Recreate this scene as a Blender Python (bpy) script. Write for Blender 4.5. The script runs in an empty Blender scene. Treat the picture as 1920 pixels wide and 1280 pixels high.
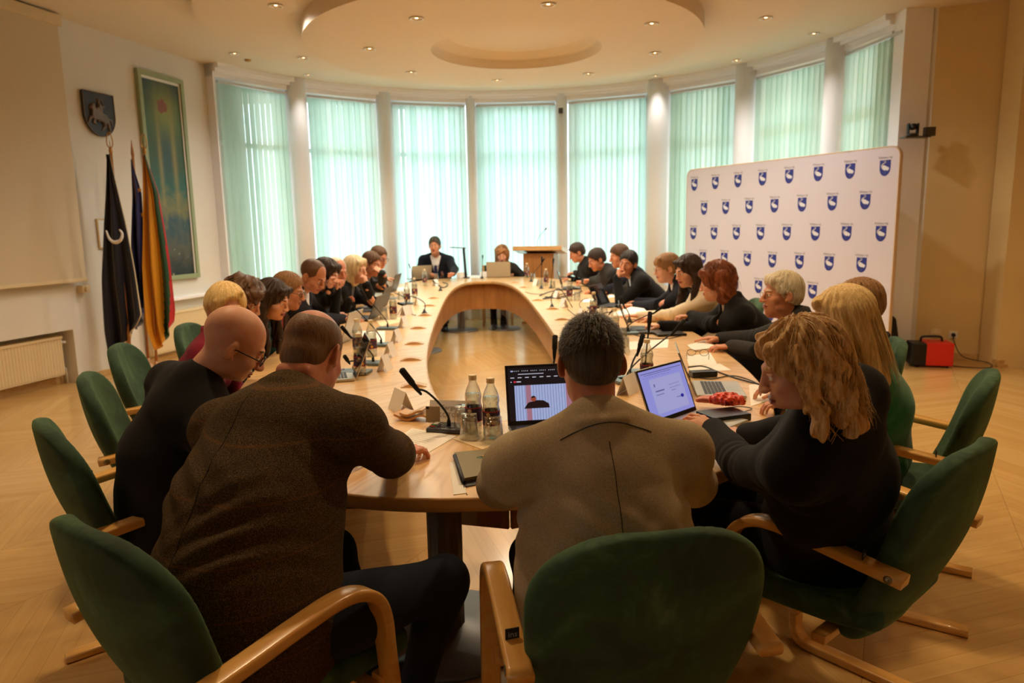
import bpy, math, random
import numpy as np
from mathutils import Vector, Matrix
random.seed(7); rng = np.random.default_rng(7)
SC = bpy.context.scene
COL = SC.collection
PI = math.pi
def R(d): return math.radians(d)
V3 = lambda *a: np.array(a, float)

# ------------------------------------------------------------------ camera
F_PX, PITCH, ROLL, CAM_H = 1330.0, R(9.22), 0.019, 1.5
cam_d = bpy.data.cameras.new('camera'); cam = bpy.data.objects.new('camera', cam_d); COL.objects.link(cam)
cam_d.sensor_width = 36.0; cam_d.lens = F_PX / 1920 * 36.0; cam_d.clip_start = .05; cam_d.clip_end = 200
_fw = np.array([0, math.cos(PITCH), -math.sin(PITCH)]); _rt = np.array([1., 0, 0]); _up = np.cross(_rt, _fw)
CR = _rt * math.cos(ROLL) - _up * math.sin(ROLL); CU = _up * math.cos(ROLL) + _rt * math.sin(ROLL)
M = Matrix.Identity(4)
for i in range(3):
    M[i][0] = CR[i]; M[i][1] = CU[i]; M[i][2] = -_fw[i]
M[2][3] = CAM_H
cam.matrix_world = M
cam_d.dof.use_dof = True; cam_d.dof.focus_distance = 1.95; cam_d.dof.aperture_fstop = 4.5
SC.camera = cam
def ray(px, py): return _fw + CR * (px - 960) / F_PX - CU * (py - 640) / F_PX
def atz(px, py, z):
    d = ray(px, py); return np.array([0, 0, CAM_H]) + d * ((z - CAM_H) / d[2])
def aty(px, py, y):
    d = ray(px, py); return np.array([0, 0, CAM_H]) + d * (y / d[1])

# ------------------------------------------------------------------ world (overcast daylight) and exposure
w = bpy.data.worlds.new('daylight'); SC.world = w; w.use_nodes = True
nt = w.node_tree; bg = nt.nodes['Background']
sky = nt.nodes.new('ShaderNodeTexSky'); sky.sky_type = 'HOSEK_WILKIE'; sky.turbidity = 8; sky.ground_albedo = .7
sky.sun_direction = Vector((.2, -.5, .85)).normalized()
mx = nt.nodes.new('ShaderNodeMix'); mx.data_type = 'RGBA'; mx.inputs[0].default_value = .88
mx.inputs[7].default_value = (.80, .93, 1.0, 1)
nt.links.new(sky.outputs[0], mx.inputs[6]); nt.links.new(mx.outputs[2], bg.inputs[0]); bg.inputs[1].default_value = WORLD_STR = 6.2
SC.view_settings.view_transform = 'Standard'; SC.view_settings.look = 'None'
SC.view_settings.gamma = 1; SC.view_settings.use_curve_mapping = False
SC.view_settings.exposure = -0.06
cy = SC.cycles
try:
    cy.use_denoising = True; cy.denoiser = 'OPENIMAGEDENOISE'; cy.denoising_input_passes = 'RGB_ALBEDO_NORMAL'
    cy.max_bounces = 9; cy.diffuse_bounces = 4; cy.glossy_bounces = 3; cy.transmission_bounces = 7; cy.transparent_max_bounces = 10
    cy.caustics_reflective = False; cy.caustics_refractive = False; cy.sample_clamp_indirect = 6
except Exception as e: print(e)

# ------------------------------------------------------------------ helpers: materials
def lin(c): return tuple((x / 12.92 if x <= .04045 else ((x + .055) / 1.055) ** 2.4) for x in c)
def rgb(r, g, b): return lin((r / 255, g / 255, b / 255))
class NT:
    def __init__(s, m): s.m = m; s.t = m.node_tree; s.b = s.t.nodes['Principled BSDF']
    def n(s, typ, **k):
        x = s.t.nodes.new('ShaderNode' + typ)
        for a, v in k.items():
            if a.startswith('i_'): x.inputs[int(a[2:]) if a[2:].isdigit() else a[2:]].default_value = v
            else: setattr(x, a, v)
        return x
    def l(s, a, b): s.t.links.new(a, b)
    def ramp(s, fac, stops):
        r = s.n('ValToRGB'); e = r.color_ramp.elements
        while len(e) < len(stops): e.new(.5)
        for q, (p, c) in zip(e, stops): q.position = p; q.color = (*c, 1) if len(c) == 3 else c
        s.l(fac, r.inputs[0]); return r.outputs[0]
    def mix(s, fac, a, b):
        x = s.n('Mix', data_type='RGBA')
        for i, v in ((0, fac), (6, a), (7, b)):
            if isinstance(v, (int, float)): x.inputs[i].default_value = v
            elif isinstance(v, tuple): x.inputs[i].default_value = (*v, 1) if len(v) == 3 else v
            else: s.l(v, x.inputs[i])
        return x.outputs[2]
    def math(s, op, a, b=0.0, c=None):
        x = s.n('Math', operation=op)
        for i, v in ((0, a), (1, b), (2, c)):
            if v is None: continue
            if isinstance(v, (int, float)): x.inputs[i].default_value = v
            else: s.l(v, x.inputs[i])
        return x.outputs[0]
    def coord(s, which='Object', scale=(1, 1, 1), rot=(0, 0, 0), loc=(0, 0, 0)):
        t = s.n('TexCoord'); mp = s.n('Mapping'); mp.inputs[1].default_value = loc; mp.inputs[2].default_value = rot; mp.inputs[3].default_value = scale
        s.l(t.outputs[which], mp.inputs[0]); return mp.outputs[0]
    def noise(s, vec, scale, detail=3, rough=.5, dist=0):
        x = s.n('TexNoise'); x.inputs['Scale'].default_value = scale; x.inputs['Detail'].default_value = detail
        x.inputs['Roughness'].default_value = rough; x.inputs['Distortion'].default_value = dist
        if vec is not None: s.l(vec, x.inputs['Vector'])
        return x.outputs[0]
    def bump(s, h, strength=.3, dist=.002):
        x = s.n('Bump'); x.inputs['Strength'].default_value = strength; x.inputs['Distance'].default_value = dist
        s.l(h, x.inputs['Height']); s.l(x.outputs[0], s.b.inputs['Normal'])
def mat(name, col=(.8, .8, .8), rough=.6, metal=0, spec=.5, noise=None, bump=None, sheen=0, emit=None, alpha=None, trans=0, coat=0, ior=None, sss=0):
    """noise=(scale, amount) small value variation; bump=(scale, strength, distance)"""
    m = bpy.data.materials.new(name); m.use_nodes = True; k = NT(m); b = k.b
    b.inputs['Base Color'].default_value = (*col, 1); b.inputs['Roughness'].default_value = rough
    b.inputs['Metallic'].default_value = metal; b.inputs['Specular IOR Level'].default_value = spec
    if sheen: b.inputs['Sheen Weight'].default_value = sheen; b.inputs['Sheen Roughness'].default_value = .4
    if coat: b.inputs['Coat Weight'].default_value = coat; b.inputs['Coat Roughness'].default_value = .15
    if trans: b.inputs['Transmission Weight'].default_value = trans
    if ior: b.inputs['IOR'].default_value = ior
    if emit: b.inputs['Emission Color'].default_value = (*emit[0], 1); b.inputs['Emission Strength'].default_value = emit[1]
    if sss: b.inputs['Subsurface Weight'].default_value = sss; b.inputs['Subsurface Radius'].default_value = (.012, .005, .003); b.inputs['Subsurface Scale'].default_value = 1
    if noise:
        c = k.coord(); f = k.noise(c, noise[0], 4); a = noise[1]
        dk = tuple(x * (1 - a) for x in col); lt = tuple(min(1, x * (1 + a)) for x in col)
        k.l(k.ramp(f, [(.3, dk), (.7, lt)]), b.inputs['Base Color'])
    if bump:
        c = k.coord(); k.bump(k.noise(c, bump[0], 3), bump[1], bump[2])
    return m
def wood(name, a, b_, scale=1., axis=1, rough=.35, which='Object', coat=.2, stretch=14):
    m = bpy.data.materials.new(name); m.use_nodes = True; k = NT(m)
    sc = [stretch] * 3; sc[axis] = 1.2
    c = k.coord(which, tuple(x * scale for x in sc))
    f = k.noise(c, 1.6, 5, .6, .6); f2 = k.noise(c, 7, 3)
    g = k.math('ADD', k.math('MULTIPLY', f, .75), k.math('MULTIPLY', f2, .25))
    k.l(k.ramp(g, [(.38, a), (.62, b_)]), k.b.inputs['Base Color'])
    k.b.inputs['Roughness'].default_value = rough; k.b.inputs['Coat Weight'].default_value = coat; k.b.inputs['Coat Roughness'].default_value = .2
    return m

# ------------------------------------------------------------------ helpers: meshes and objects
def new_mesh(name, v, f, mats, mi=None, smooth=True, uv=None):
    me = bpy.data.meshes.new(name)
    v = np.asarray(v, np.float32)
    if isinstance(f, np.ndarray):
        n = len(f); k = f.shape[1]; li = f.astype(np.int32).ravel(); ls = np.arange(n, dtype=np.int32) * k
    else:
        n = len(f); li = np.array([i for q in f for i in q], np.int32); ls = np.zeros(n, np.int32)
        c = np.array([len(q) for q in f]); ls[1:] = np.cumsum(c)[:-1]
    me.vertices.add(len(v)); me.vertices.foreach_set('co', v.ravel())
    me.loops.add(len(li)); me.loops.foreach_set('vertex_index', li)
    me.polygons.add(n); me.polygons.foreach_set('loop_start', ls)
    for m in (mats if isinstance(mats, (list, tuple)) else [mats]): me.materials.append(m)
    if mi is not None: me.polygons.foreach_set('material_index', np.asarray(mi, np.int32))
    me.polygons.foreach_set('use_smooth', np.full(n, smooth) if isinstance(smooth, bool) else np.asarray(smooth))
    if uv is not None:
        u = me.uv_layers.new(name='UVMap'); u.data.foreach_set('uv', np.asarray(uv, np.float32)[li].ravel())
    me.update(calc_edges=True); me.validate(); return me
def link(name, me, parent=None, **tags):
    o = bpy.data.objects.new(name, me); COL.objects.link(o)
    if parent is not None: o.parent = parent
    for k, v in tags.items(): o[k] = v
    return o
def tag(o, label, category, group=None, kind=None):
    o['label'] = label; o['category'] = category
    if group: o['group'] = group
    if kind: o['kind'] = kind
    return o
def empty(name, loc=(0, 0, 0), rz=0., label=None, category=None, group=None, tilt=None):
    o = bpy.data.objects.new(name, None); COL.objects.link(o); o.location = loc; o.rotation_euler = (0, 0, rz); o.empty_display_size = .1
    if tilt: o.rotation_euler = tilt
    if label: tag(o, label, category, group)
    return o
def copy_tree(o, parent=None):
    c = o.copy(); COL.objects.link(c); c.parent = parent
    for ch in list(o.children): copy_tree(ch, c)
    return c
class MB:
    """collects shapes into one mesh; q = current material slot"""
    def __init__(s): s.v = []; s.f = []; s.m = []; s.sm = []; s.n = 0; s.q = 0
    def add(s, v, f, smooth=False, q=None):
        v = np.asarray(v, float).reshape(-1, 3); s.v.append(v)
        for a in f: s.f.append([int(i) + s.n for i in a]); s.m.append(s.q if q is None else q); s.sm.append(smooth)
        s.n += len(v); return s
    def box(s, lo, hi, bev=0, q=None, T=None):
        lo = np.array(lo, float); hi = np.array(hi, float)
        if bev <= 0:
            v = [(x, y, z) for x in (lo[0], hi[0]) for y in (lo[1], hi[1]) for z in (lo[2], hi[2])]
            f = [(0, 1, 3, 2), (4, 6, 7, 5), (0, 4, 5, 1), (2, 3, 7, 6), (0, 2, 6, 4), (1, 5, 7, 3)]
        else:
            bm = __import__('bmesh').new(); B = __import__('bmesh').ops
            B.create_cube(bm, size=1)
            for x in bm.verts: x.co = Vector((lo + hi) / 2) + Vector([x.co[i] * (hi - lo)[i] for i in range(3)])
            B.bevel(bm, geom=list(bm.edges), offset=bev, segments=2, affect='EDGES', profile=.6)
            bm.verts.index_update(); v = [tuple(x.co) for x in bm.verts]; f = [[x.index for x in p.verts] for p in bm.faces]; bm.free()
        v = np.array(v)
        if T is not None: v = xf(T, v)
        return s.add(v, f, False, q)
    def tube(s, path, r, n=8, cap=True, q=None, smooth=True, prof=None, side=None):
        """prof: list of (u,v) section points swept along path instead of a circle; side: fixed u axis"""
        P = np.asarray(path, float); m = len(P); r = np.broadcast_to(np.asarray(r, float), (m,))
        T = np.gradient(P, axis=0); T /= np.linalg.norm(T, axis=1)[:, None] + 1e-12
        if side is None:
            a = np.array([0, 0, 1.]) if abs(T[0][2]) < .9 else np.array([1., 0, 0])
            u = np.cross(T[0], a); u /= np.linalg.norm(u); U = [u]
            for i in range(1, m):
                u = U[-1] - T[i] * (U[-1] @ T[i]); U.append(u / (np.linalg.norm(u) + 1e-12))
            U = np.array(U)
        else:
            U = np.tile(np.array(side, float), (m, 1)); U -= T * (U * T).sum(1)[:, None]; U /= np.linalg.norm(U, axis=1)[:, None]
        W = np.cross(T, U)
        if prof is None:
            a = np.linspace(0, 2 * PI, n, endpoint=False); prof = np.c_[np.cos(a), np.sin(a)]; sc = r[:, None, None]
        else: prof = np.asarray(prof, float); n = len(prof); sc = r[:, None, None]
        v = P[:, None] + sc * (prof[None, :, :1] * U[:, None] + prof[None, :, 1:] * W[:, None])
        f = [(i * n + j, i * n + (j + 1) % n, (i + 1) * n + (j + 1) % n, (i + 1) * n + j) for i in range(m - 1) for j in range(n)]
        if cap: f += [tuple(range(n))[::-1], tuple((m - 1) * n + j for j in range(n))]
        return s.add(v.reshape(-1, 3), f, smooth, q)
    def lathe(s, prof, n=24, q=None, c=(0, 0, 0), smooth=True, T=None, cap=True):
        """prof: (r, z) from bottom to top"""
        prof = np.asarray(prof, float); a = np.linspace(0, 2 * PI, n, endpoint=False); m = len(prof)
        v = np.stack([prof[:, :1] * np.cos(a), prof[:, :1] * np.sin(a), np.repeat(prof[:, 1:], n, 1)], -1).reshape(-1, 3) + np.array(c)
        f = [(i * n + j, i * n + (j + 1) % n, (i + 1) * n + (j + 1) % n, (i + 1) * n + j) for i in range(m - 1) for j in range(n)]
        if cap: f += [tuple(range(n))[::-1], tuple((m - 1) * n + j for j in range(n))]
        if T is not None: v = xf(T, v)
        return s.add(v, f, smooth, q)
    def prism(s, pts, z0, z1, q=None, T=None):
        pts = np.asarray(pts, float); n = len(pts)
        v = np.r_[np.c_[pts, np.full(n, z0)], np.c_[pts, np.full(n, z1)]]
        f = [tuple(range(n))[::-1], tuple(range(n, 2 * n))] + [(i, (i + 1) % n, n + (i + 1) % n, n + i) for i in range(n)]
        if T is not None: v = xf(T, v)
        return s.add(v, f, False, q)
    def quad(s, a, b, c, d, q=None): return s.add([a, b, c, d], [(0, 1, 2, 3)], False, q)
    def mesh(s, name, mats): return new_mesh(name, np.concatenate(s.v), s.f, mats, s.m, s.sm)
    def build(s, name, mats, parent=None, **tags): return link(name, s.mesh(name, mats), parent, **tags)
def xf(T, v):
    T = np.array(T); return v @ T[:3, :3].T + T[:3, 3]
def TR(loc=(0, 0, 0), rx=0, ry=0, rz=0, s=1):
    return np.array(Matrix.Translation(loc) @ Matrix.Rotation(rz, 4, 'Z') @ Matrix.Rotation(ry, 4, 'Y') @ Matrix.Rotation(rx, 4, 'X') @ Matrix.Scale(s, 4))
def rrect(w, h, r, n=4):
    """rounded rectangle outline centred at 0"""
    o = []
    for cx, cy_, a0 in ((w / 2 - r, h / 2 - r, 0), (-w / 2 + r, h / 2 - r, PI / 2), (-w / 2 + r, -h / 2 + r, PI), (w / 2 - r, -h / 2 + r, 1.5 * PI)):
        for i in range(n + 1): a = a0 + PI / 2 * i / n; o.append((cx + r * math.cos(a), cy_ + r * math.sin(a)))
    return np.array(o)
def smoothpath(p, n=6):
    """Catmull-Rom through points"""
    p = np.asarray(p, float); q = np.r_[[2 * p[0] - p[1]], p, [2 * p[-1] - p[-2]]]; o = []
    for i in range(1, len(q) - 2):
        for t in np.arange(n) / n:
            a, b, c, d = q[i - 1:i + 3]; o.append(.5 * (2 * b + (c - a) * t + (2 * a - 5 * b + 4 * c - d) * t * t + (3 * b - a - 3 * c + d) * t ** 3))
    o.append(p[-1]); return np.array(o)
def text_mesh(txt, size, material, align='CENTER', extrude=0.0004, space=1.):
    c = bpy.data.curves.new('txt', 'FONT'); c.body = txt; c.size = size; c.align_x = align; c.extrude = extrude; c.space_character = space; c.resolution_u = 2
    o = bpy.data.objects.new('txt', c); COL.objects.link(o)
    dg = bpy.context.evaluated_depsgraph_get(); me = bpy.data.meshes.new_from_object(o.evaluated_get(dg))
    bpy.data.objects.remove(o); bpy.data.curves.remove(c); me.materials.clear(); me.materials.append(material); me.name = 'lettering'; return me
# ------------------------------------------------------------------ light levels
LAMP_COL, LAMP_COL2, HALL_COL = (1.0, .84, .60), (1.0, .93, .84), (1.0, .72, .40)
LAMP_B, LAMP_A, LAMP_C = 95., 75., 14.
HALL = [(-3.4, 3.6, 55), (3.9, 4.2, 140), (-1.3, 3.0, 120), (1.3, 3.0, 120), (0, 4.0, 75), (-4.2, 1.2, 48), (4.2, 1.2, 60)]
# ================================================================== ROOM
CC = V3(-.03, 7.63, 0); RW = 4.08        # centre and radius of the round window wall
ZC, ZA, ZB = 3.60, 3.45, 3.30            # ceiling and its two dropped discs
def ringpt(r, a, z=0): return V3(CC[0] + r * math.sin(a), CC[1] + r * math.cos(a), z)   # a=0 far, + right
def st(o): o['kind'] = 'structure'; return o
m_plaster = mat('white_plaster', rgb(226, 222, 214), .85, noise=(3, .02), bump=(300, .12, .001))
m_pilaster = mat('white_paint', rgb(246, 246, 250), .7)
m_ochre = mat('ochre_wallpaper', rgb(222, 196, 140), .85, noise=(2, .03), bump=(260, .3, .001))
m_cream = mat('cream_paint', rgb(225, 205, 165), .7)
m_ceil = mat('ceiling_paint', rgb(228, 214, 192), .8)
m_white = mat('white_plastic', rgb(235, 233, 228), .4)
m_black = mat('black_plastic', rgb(16, 16, 18), .45)
m_darkmetal = mat('brushed_grey_metal', rgb(95, 92, 90), .38, metal=.9)
m_steel = mat('steel', rgb(170, 170, 172), .3, metal=1)
m_gold = mat('brass', rgb(190, 140, 70), .35, metal=.9)
m_base = wood('baseboard_wood', rgb(214, 180, 122), rgb(196, 158, 98), 1)

# floor: light oak laid in a zigzag
m_floor = bpy.data.materials.new('zigzag_oak_floor'); m_floor.use_nodes = True; k = NT(m_floor)
c = k.coord('Object', (1, 1, 1), (0, 0, R(28)))
sx = k.n('SeparateXYZ'); k.l(c, sx.inputs[0]); W_, PW = .62, .105
u = k.math('DIVIDE', sx.outputs[0], W_); col_ = k.math('FLOOR', u); fx = k.math('FRACT', u)
sg = k.math('SUBTRACT', k.math('MULTIPLY', k.math('MODULO', k.math('ABSOLUTE', col_), 2.), 2.), 1.)
off = k.math('MULTIPLY', k.math('MULTIPLY', k.math('SUBTRACT', fx, .5), W_), sg)
t = k.math('DIVIDE', k.math('ADD', sx.outputs[1], off), PW); pid = k.math('FLOOR', t); ft = k.math('FRACT', t)
cv = k.n('CombineXYZ'); k.l(col_, cv.inputs[0]); k.l(pid, cv.inputs[1]); wn = k.n('TexWhiteNoise'); k.l(cv.outputs[0], wn.inputs[0])
gr = k.n('CombineXYZ'); k.l(k.math('MULTIPLY', sx.outputs[0], 1.2), gr.inputs[0]); k.l(k.math('MULTIPLY', t, 1.1), gr.inputs[1]); k.l(wn.outputs[0], gr.inputs[2])
g = k.noise(gr.outputs[0], 2.2, 5, .6, .5)
base = k.ramp(g, [(.3, rgb(212, 168, 102)), (.7, rgb(224, 184, 120))])
base = k.mix(k.math('MULTIPLY', wn.outputs[0], .35), base, rgb(190, 142, 80))
e1 = k.math('LESS_THAN', ft, .018); e2 = k.math('LESS_THAN', fx, .004)
k.l(k.mix(k.math('MULTIPLY', k.math('MAXIMUM', e1, e2), .55), base, rgb(110, 75, 40)), k.b.inputs['Base Color'])
k.b.inputs['Roughness'].default_value = .26; k.b.inputs['Coat Weight'].default_value = .5; k.b.inputs['Coat Roughness'].default_value = .14
st(MB().box((-8, -5, -.2), (9.5, 13, 0)).build('floor', m_floor))

# left wall plane (through two calibrated floor points), the run behind the projection screen continues to the back of the hall
WA, WB = V3(-3.76, 9.72, 0), V3(-4.44, 7.12, 0)
wd = (WB - WA) / np.linalg.norm(WB - WA); wn_ = V3(-wd[1], wd[0], 0)            # along wall toward camera; normal
if wn_[0] < 0: wn_ = -wn_                                                       # points into the room
def onL(s, z, off=0.): return WA + wd * s + wn_ * off + V3(0, 0, z)             # s metres along the wall from the window corner
L1 = np.linalg.norm(WB - WA)
def slab(mb, a, b, z0, z1, th, n, q=None):
    a = V3(*a[:2], 0); b = V3(*b[:2], 0); o = n * th
    v = [a + V3(0, 0, z0), b + V3(0, 0, z0), b + V3(0, 0, z1), a + V3(0, 0, z1)]; v += [x - o for x in v]
    mb.add(v, [(0, 1, 2, 3), (7, 6, 5, 4), (0, 4, 5, 1), (1, 5, 6, 2), (2, 6, 7, 3), (3, 7, 4, 0)], False, q)
mb = MB(); slab(mb, onL(-.35, 0), onL(L1, 0), 0, ZC, .3, wn_)
# niche section for the radiator below the screen: wall set back .18 with a header
Ls = 14.2
slab(mb, onL(L1, 0, -.20), onL(Ls, 0, -.20), 0, ZC, .3, wn_)
slab(mb, onL(L1, 0), onL(Ls, 0), .555, ZC, .2, wn_)
st(mb.build('wall_left', m_plaster))
mb = MB(); slab(mb, onL(0, 0, .015), onL(L1, 0, .015), 0, .07, .015, wn_); slab(mb, onL(L1, 0, -.185), onL(Ls, 0, -.185), 0, .07, .015, wn_)
st(mb.build('baseboard_left', m_base))

# right side: white pier, then ochre wall with its steps
P0, P1, P2, P3, P4 = V3(4.3, 7.72, 0), V3(4.38, 7.6, 0), V3(4.98, 7.35, 0), V3(4.90, 7.04, 0), V3(6.9, 6.95, 0)
def wallrun(name, pts, m, z1=ZC, th=.3):
    mb = MB()
    for a, b in zip(pts[:-1], pts[1:]):
        d = (b - a) / np.linalg.norm(b - a); n = V3(d[1], -d[0], 0); mid = (a + b) / 2
        if n @ (V3(0, 4, 0) - mid) < 0: n = -n
        slab(mb, a, b, 0, z1, th, n)
    return st(mb.build(name, m))
wallrun('wall_right_pier', [ringpt(RW, R(87)), P1], m_plaster)
wallrun('wall_right', [P1, P2, P3, P4], m_ochre)
wallrun('wall_side', [P4, V3(6.9, -4.5, 0)], m_ochre)
wallrun('wall_back', [V3(6.9, -4.5, 0), V3(-7.4, -4.5, 0)], m_plaster)
for nm, pts in (('baseboard_right', [P1, P2, P3, P4]),):
    mb = MB()
    for a, b in zip(pts[:-1], pts[1:]):
        d = (b - a) / np.linalg.norm(b - a); n = V3(d[1], -d[0], 0)
        if n @ (V3(0, 4, 0) - (a + b) / 2) < 0: n = -n
        slab(mb, a + n * .015, b + n * .015, 0, .075, .015, n); slab(mb, a + n * .022, b + n * .022, 0, .03, .022, n)
    st(mb.build(nm, m_base))

# ceiling with two dropped discs, the lower one holding a stepped dome
def disc_ceiling(name, r, z, th, hole=None, n=96):
    a = np.linspace(0, 2 * PI, n, endpoint=False); mb = MB()
    o = np.c_[CC[0] + r * np.sin(a), CC[1] + r * np.cos(a)]
    lo = np.c_[o, np.full(n, z)]; hi = np.c_[o, np.full(n, z + th)]
    v = np.r_[lo, hi]; f = [(i, (i + 1) % n, n + (i + 1) % n, n + i) for i in range(n)]
    if hole:
        h = np.c_[HC[0] + hole * np.sin(a), HC[1] + hole * np.cos(a), np.full(n, z)]; v = np.r_[v, h]
        f += [(i, 2 * n + i, 2 * n + (i + 1) % n, (i + 1) % n) for i in range(n)]
    else: f += [tuple(range(n))]
    mb.add(v, f); return mb
HC = V3(.1, 7.75, 0)
st(disc_ceiling('ceiling_disc_upper', 2.90, ZA, .16).build('ceiling_disc_upper', m_ceil))
mb = disc_ceiling('ceiling_disc_lower', 1.98, ZB, .16, .88)
n = 96; a = np.linspace(0, 2 * PI, n, endpoint=False)
prof = [(.88, ZB), (.87, ZB + .09), (.80, ZB + .09), (.79, ZB + .10), (.70, ZB + .15), (.5, ZB + .19), (.25, ZB + .21), (.01, ZB + .215)]
v = np.concatenate([np.c_[HC[0] + r * np.sin(a), HC[1] + r * np.cos(a), np.full(n, z)] for r, z in prof])
mb.add(v, [(i * n + j, (i + 1) * n + j, (i + 1) * n + (j + 1) % n, i * n + (j + 1) % n) for i in range(len(prof) - 1) for j in range(n)], True)
st(mb.build('ceiling_disc_lower', m_ceil))
# base ceiling: round part plus a tiled suspended part over the hall
m_tile = bpy.data.materials.new('ceiling_tiles'); m_tile.use_nodes = True; k = NT(m_tile)
c = k.coord('Object', (1 / .6, 1 / .6, 1), (0, 0, R(14))); br = k.n('TexBrick', offset=0., squash=1.); br.inputs['Scale'].default_value = 1
br.inputs['Brick Width'].default_value = 1; br.inputs['Row Height'].default_value = 1; br.inputs['Mortar Size'].default_value = .012
for i, q in ((1, rgb(222, 210, 190)), (2, rgb(218, 206, 186)), (3, rgb(176, 164, 146))): br.inputs[i].default_value = (*q, 1)
k.l(c, br.inputs['Vector']); k.l(br.outputs[0], k.b.inputs['Base Color']); k.b.inputs['Roughness'].default_value = .85
mb = MB(); mb.box((-7.8, -5, ZC), (7.6, 12.4, ZC + .2)); st(mb.build('ceiling', m_ceil))
mb = MB(); mb.prism([(-4.1, 6.75), (-2.3, 7.0), (3.0, 6.0), (6.5, 6.0), (6.5, -4.3), (-7.0, -4.3)], ZC - .012, ZC + .01)
st(mb.build('ceiling_tiled_field', m_tile))

# round window wall: pilasters, sills, lintel; eight windows
ANG = []
_W = [(413, 150, 548, 170), (570, 180, 705, 190), (735, 193, 872, 196), (893, 196, 1040, 193), (1063, 190, 1212, 180), (1247, 170, 1383, 155), (1415, 145, 1548, 112), (1575, 100, 1687, 57)]
for x0, y0, x1, y1 in _W:
    a = atz(x0, y0, 3.4) - CC; b = atz(x1, y1, 3.4) - CC; ANG.append((math.atan2(a[0], a[1]), math.atan2(b[0], b[1])))
ZS, ZT = .56, 3.42
def arcwall(mb, a0, a1, z0, z1, r0=RW, r1=RW + .28, n=6):
    for i in range(n):
        b0 = a0 + (a1 - a0) * i / n; b1 = a0 + (a1 - a0) * (i + 1) / n
        v = [ringpt(r, b, z) for z in (z0, z1) for r in (r0, r1) for b in (b0, b1)]
        mb.add(v, [(0, 1, 5, 4), (2, 6, 7, 3), (0, 4, 6, 2), (1, 3, 7, 5), (4, 5, 7, 6), (0, 2, 3, 1)])
mb = MB(); A0, A1 = ANG[0][0] - .018, R(87.5)
arcwall(mb, A0, A1, 0, ZS - .04, n=40); arcwall(mb, A0, A1, ZT + .02, ZC, n=40)
edges = [A0] + [q for p in ANG for q in p] + [A1]
for i in range(0, len(edges), 2): arcwall(mb, edges[i] + (.012 if i else 0), edges[i + 1] - (.012 if i + 1 < len(edges) - 1 else 0), 0, ZC, n=3)
st(mb.build('wall_round', m_pilaster))
# half-round pilasters in front of the piers
for i in range(1, 8):
    am = (ANG[i - 1][1] + ANG[i][0]) / 2; hw = (ANG[i][0] - ANG[i - 1][1]) / 2 * RW * .86
    mb = MB(); mb.lathe([(hw, 0), (hw, ZC)], 20, c=tuple(ringpt(RW + .02, am))); st(mb.build('trim_%d' % i, m_pilaster))
mb = MB(); arcwall(mb, A0, A1, ZC - .06, ZC, RW - .10, RW + .01, 48); arcwall(mb, A0, A1, ZC - .10, ZC - .06, RW - .05, RW + .01, 48); st(mb.build('trim_8', m_pilaster))

# blinds
m_blind = bpy.data.materials.new('mint_blind_fabric'); m_blind.use_nodes = True; k = NT(m_blind)
t = k.t; out = t.nodes['Material Output']; t.nodes.remove(k.b)
c = k.coord('Object', (60, 60, 2)); f0 = k.noise(c, 2.0, 4); oi = k.n('ObjectInfo'); f = k.math('ADD', k.math('MULTIPLY', f0, .6), k.math('MULTIPLY', oi.outputs['Random'], .42))
cc_ = k.ramp(f, [(.3, rgb(190, 224, 210)), (.75, rgb(220, 243, 234))])
df = k.n('BsdfDiffuse'); tl = k.n('BsdfTranslucent'); ms = k.n('MixShader'); ms.inputs[0].default_value = .62
k.l(cc_, df.inputs[0]); k.l(cc_, tl.inputs[0]); k.l(df.outputs[0], ms.inputs[1]); k.l(tl.outputs[0], ms.inputs[2]); k.l(ms.outputs[0], out.inputs[0])
m_glass = mat('window_glass', (1, 1, 1), 0, trans=1, ior=1.1, spec=.3)
gk = NT(m_glass); gt = gk.t; go = gt.nodes['Material Output']
tb = gk.n('BsdfTransparent'); gl = gk.n('BsdfGlossy'); gl.inputs['Roughness'].default_value = .02; mg = gk.n('MixShader'); mg.inputs[0].default_value = .06
gk.l(tb.outputs[0], mg.inputs[1]); gk.l(gl.outputs[0], mg.inputs[2]); gk.l(mg.outputs[0], go.inputs[0])
m_rail = mat('white_aluminium', rgb(205, 205, 205), .35, metal=.4)
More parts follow.
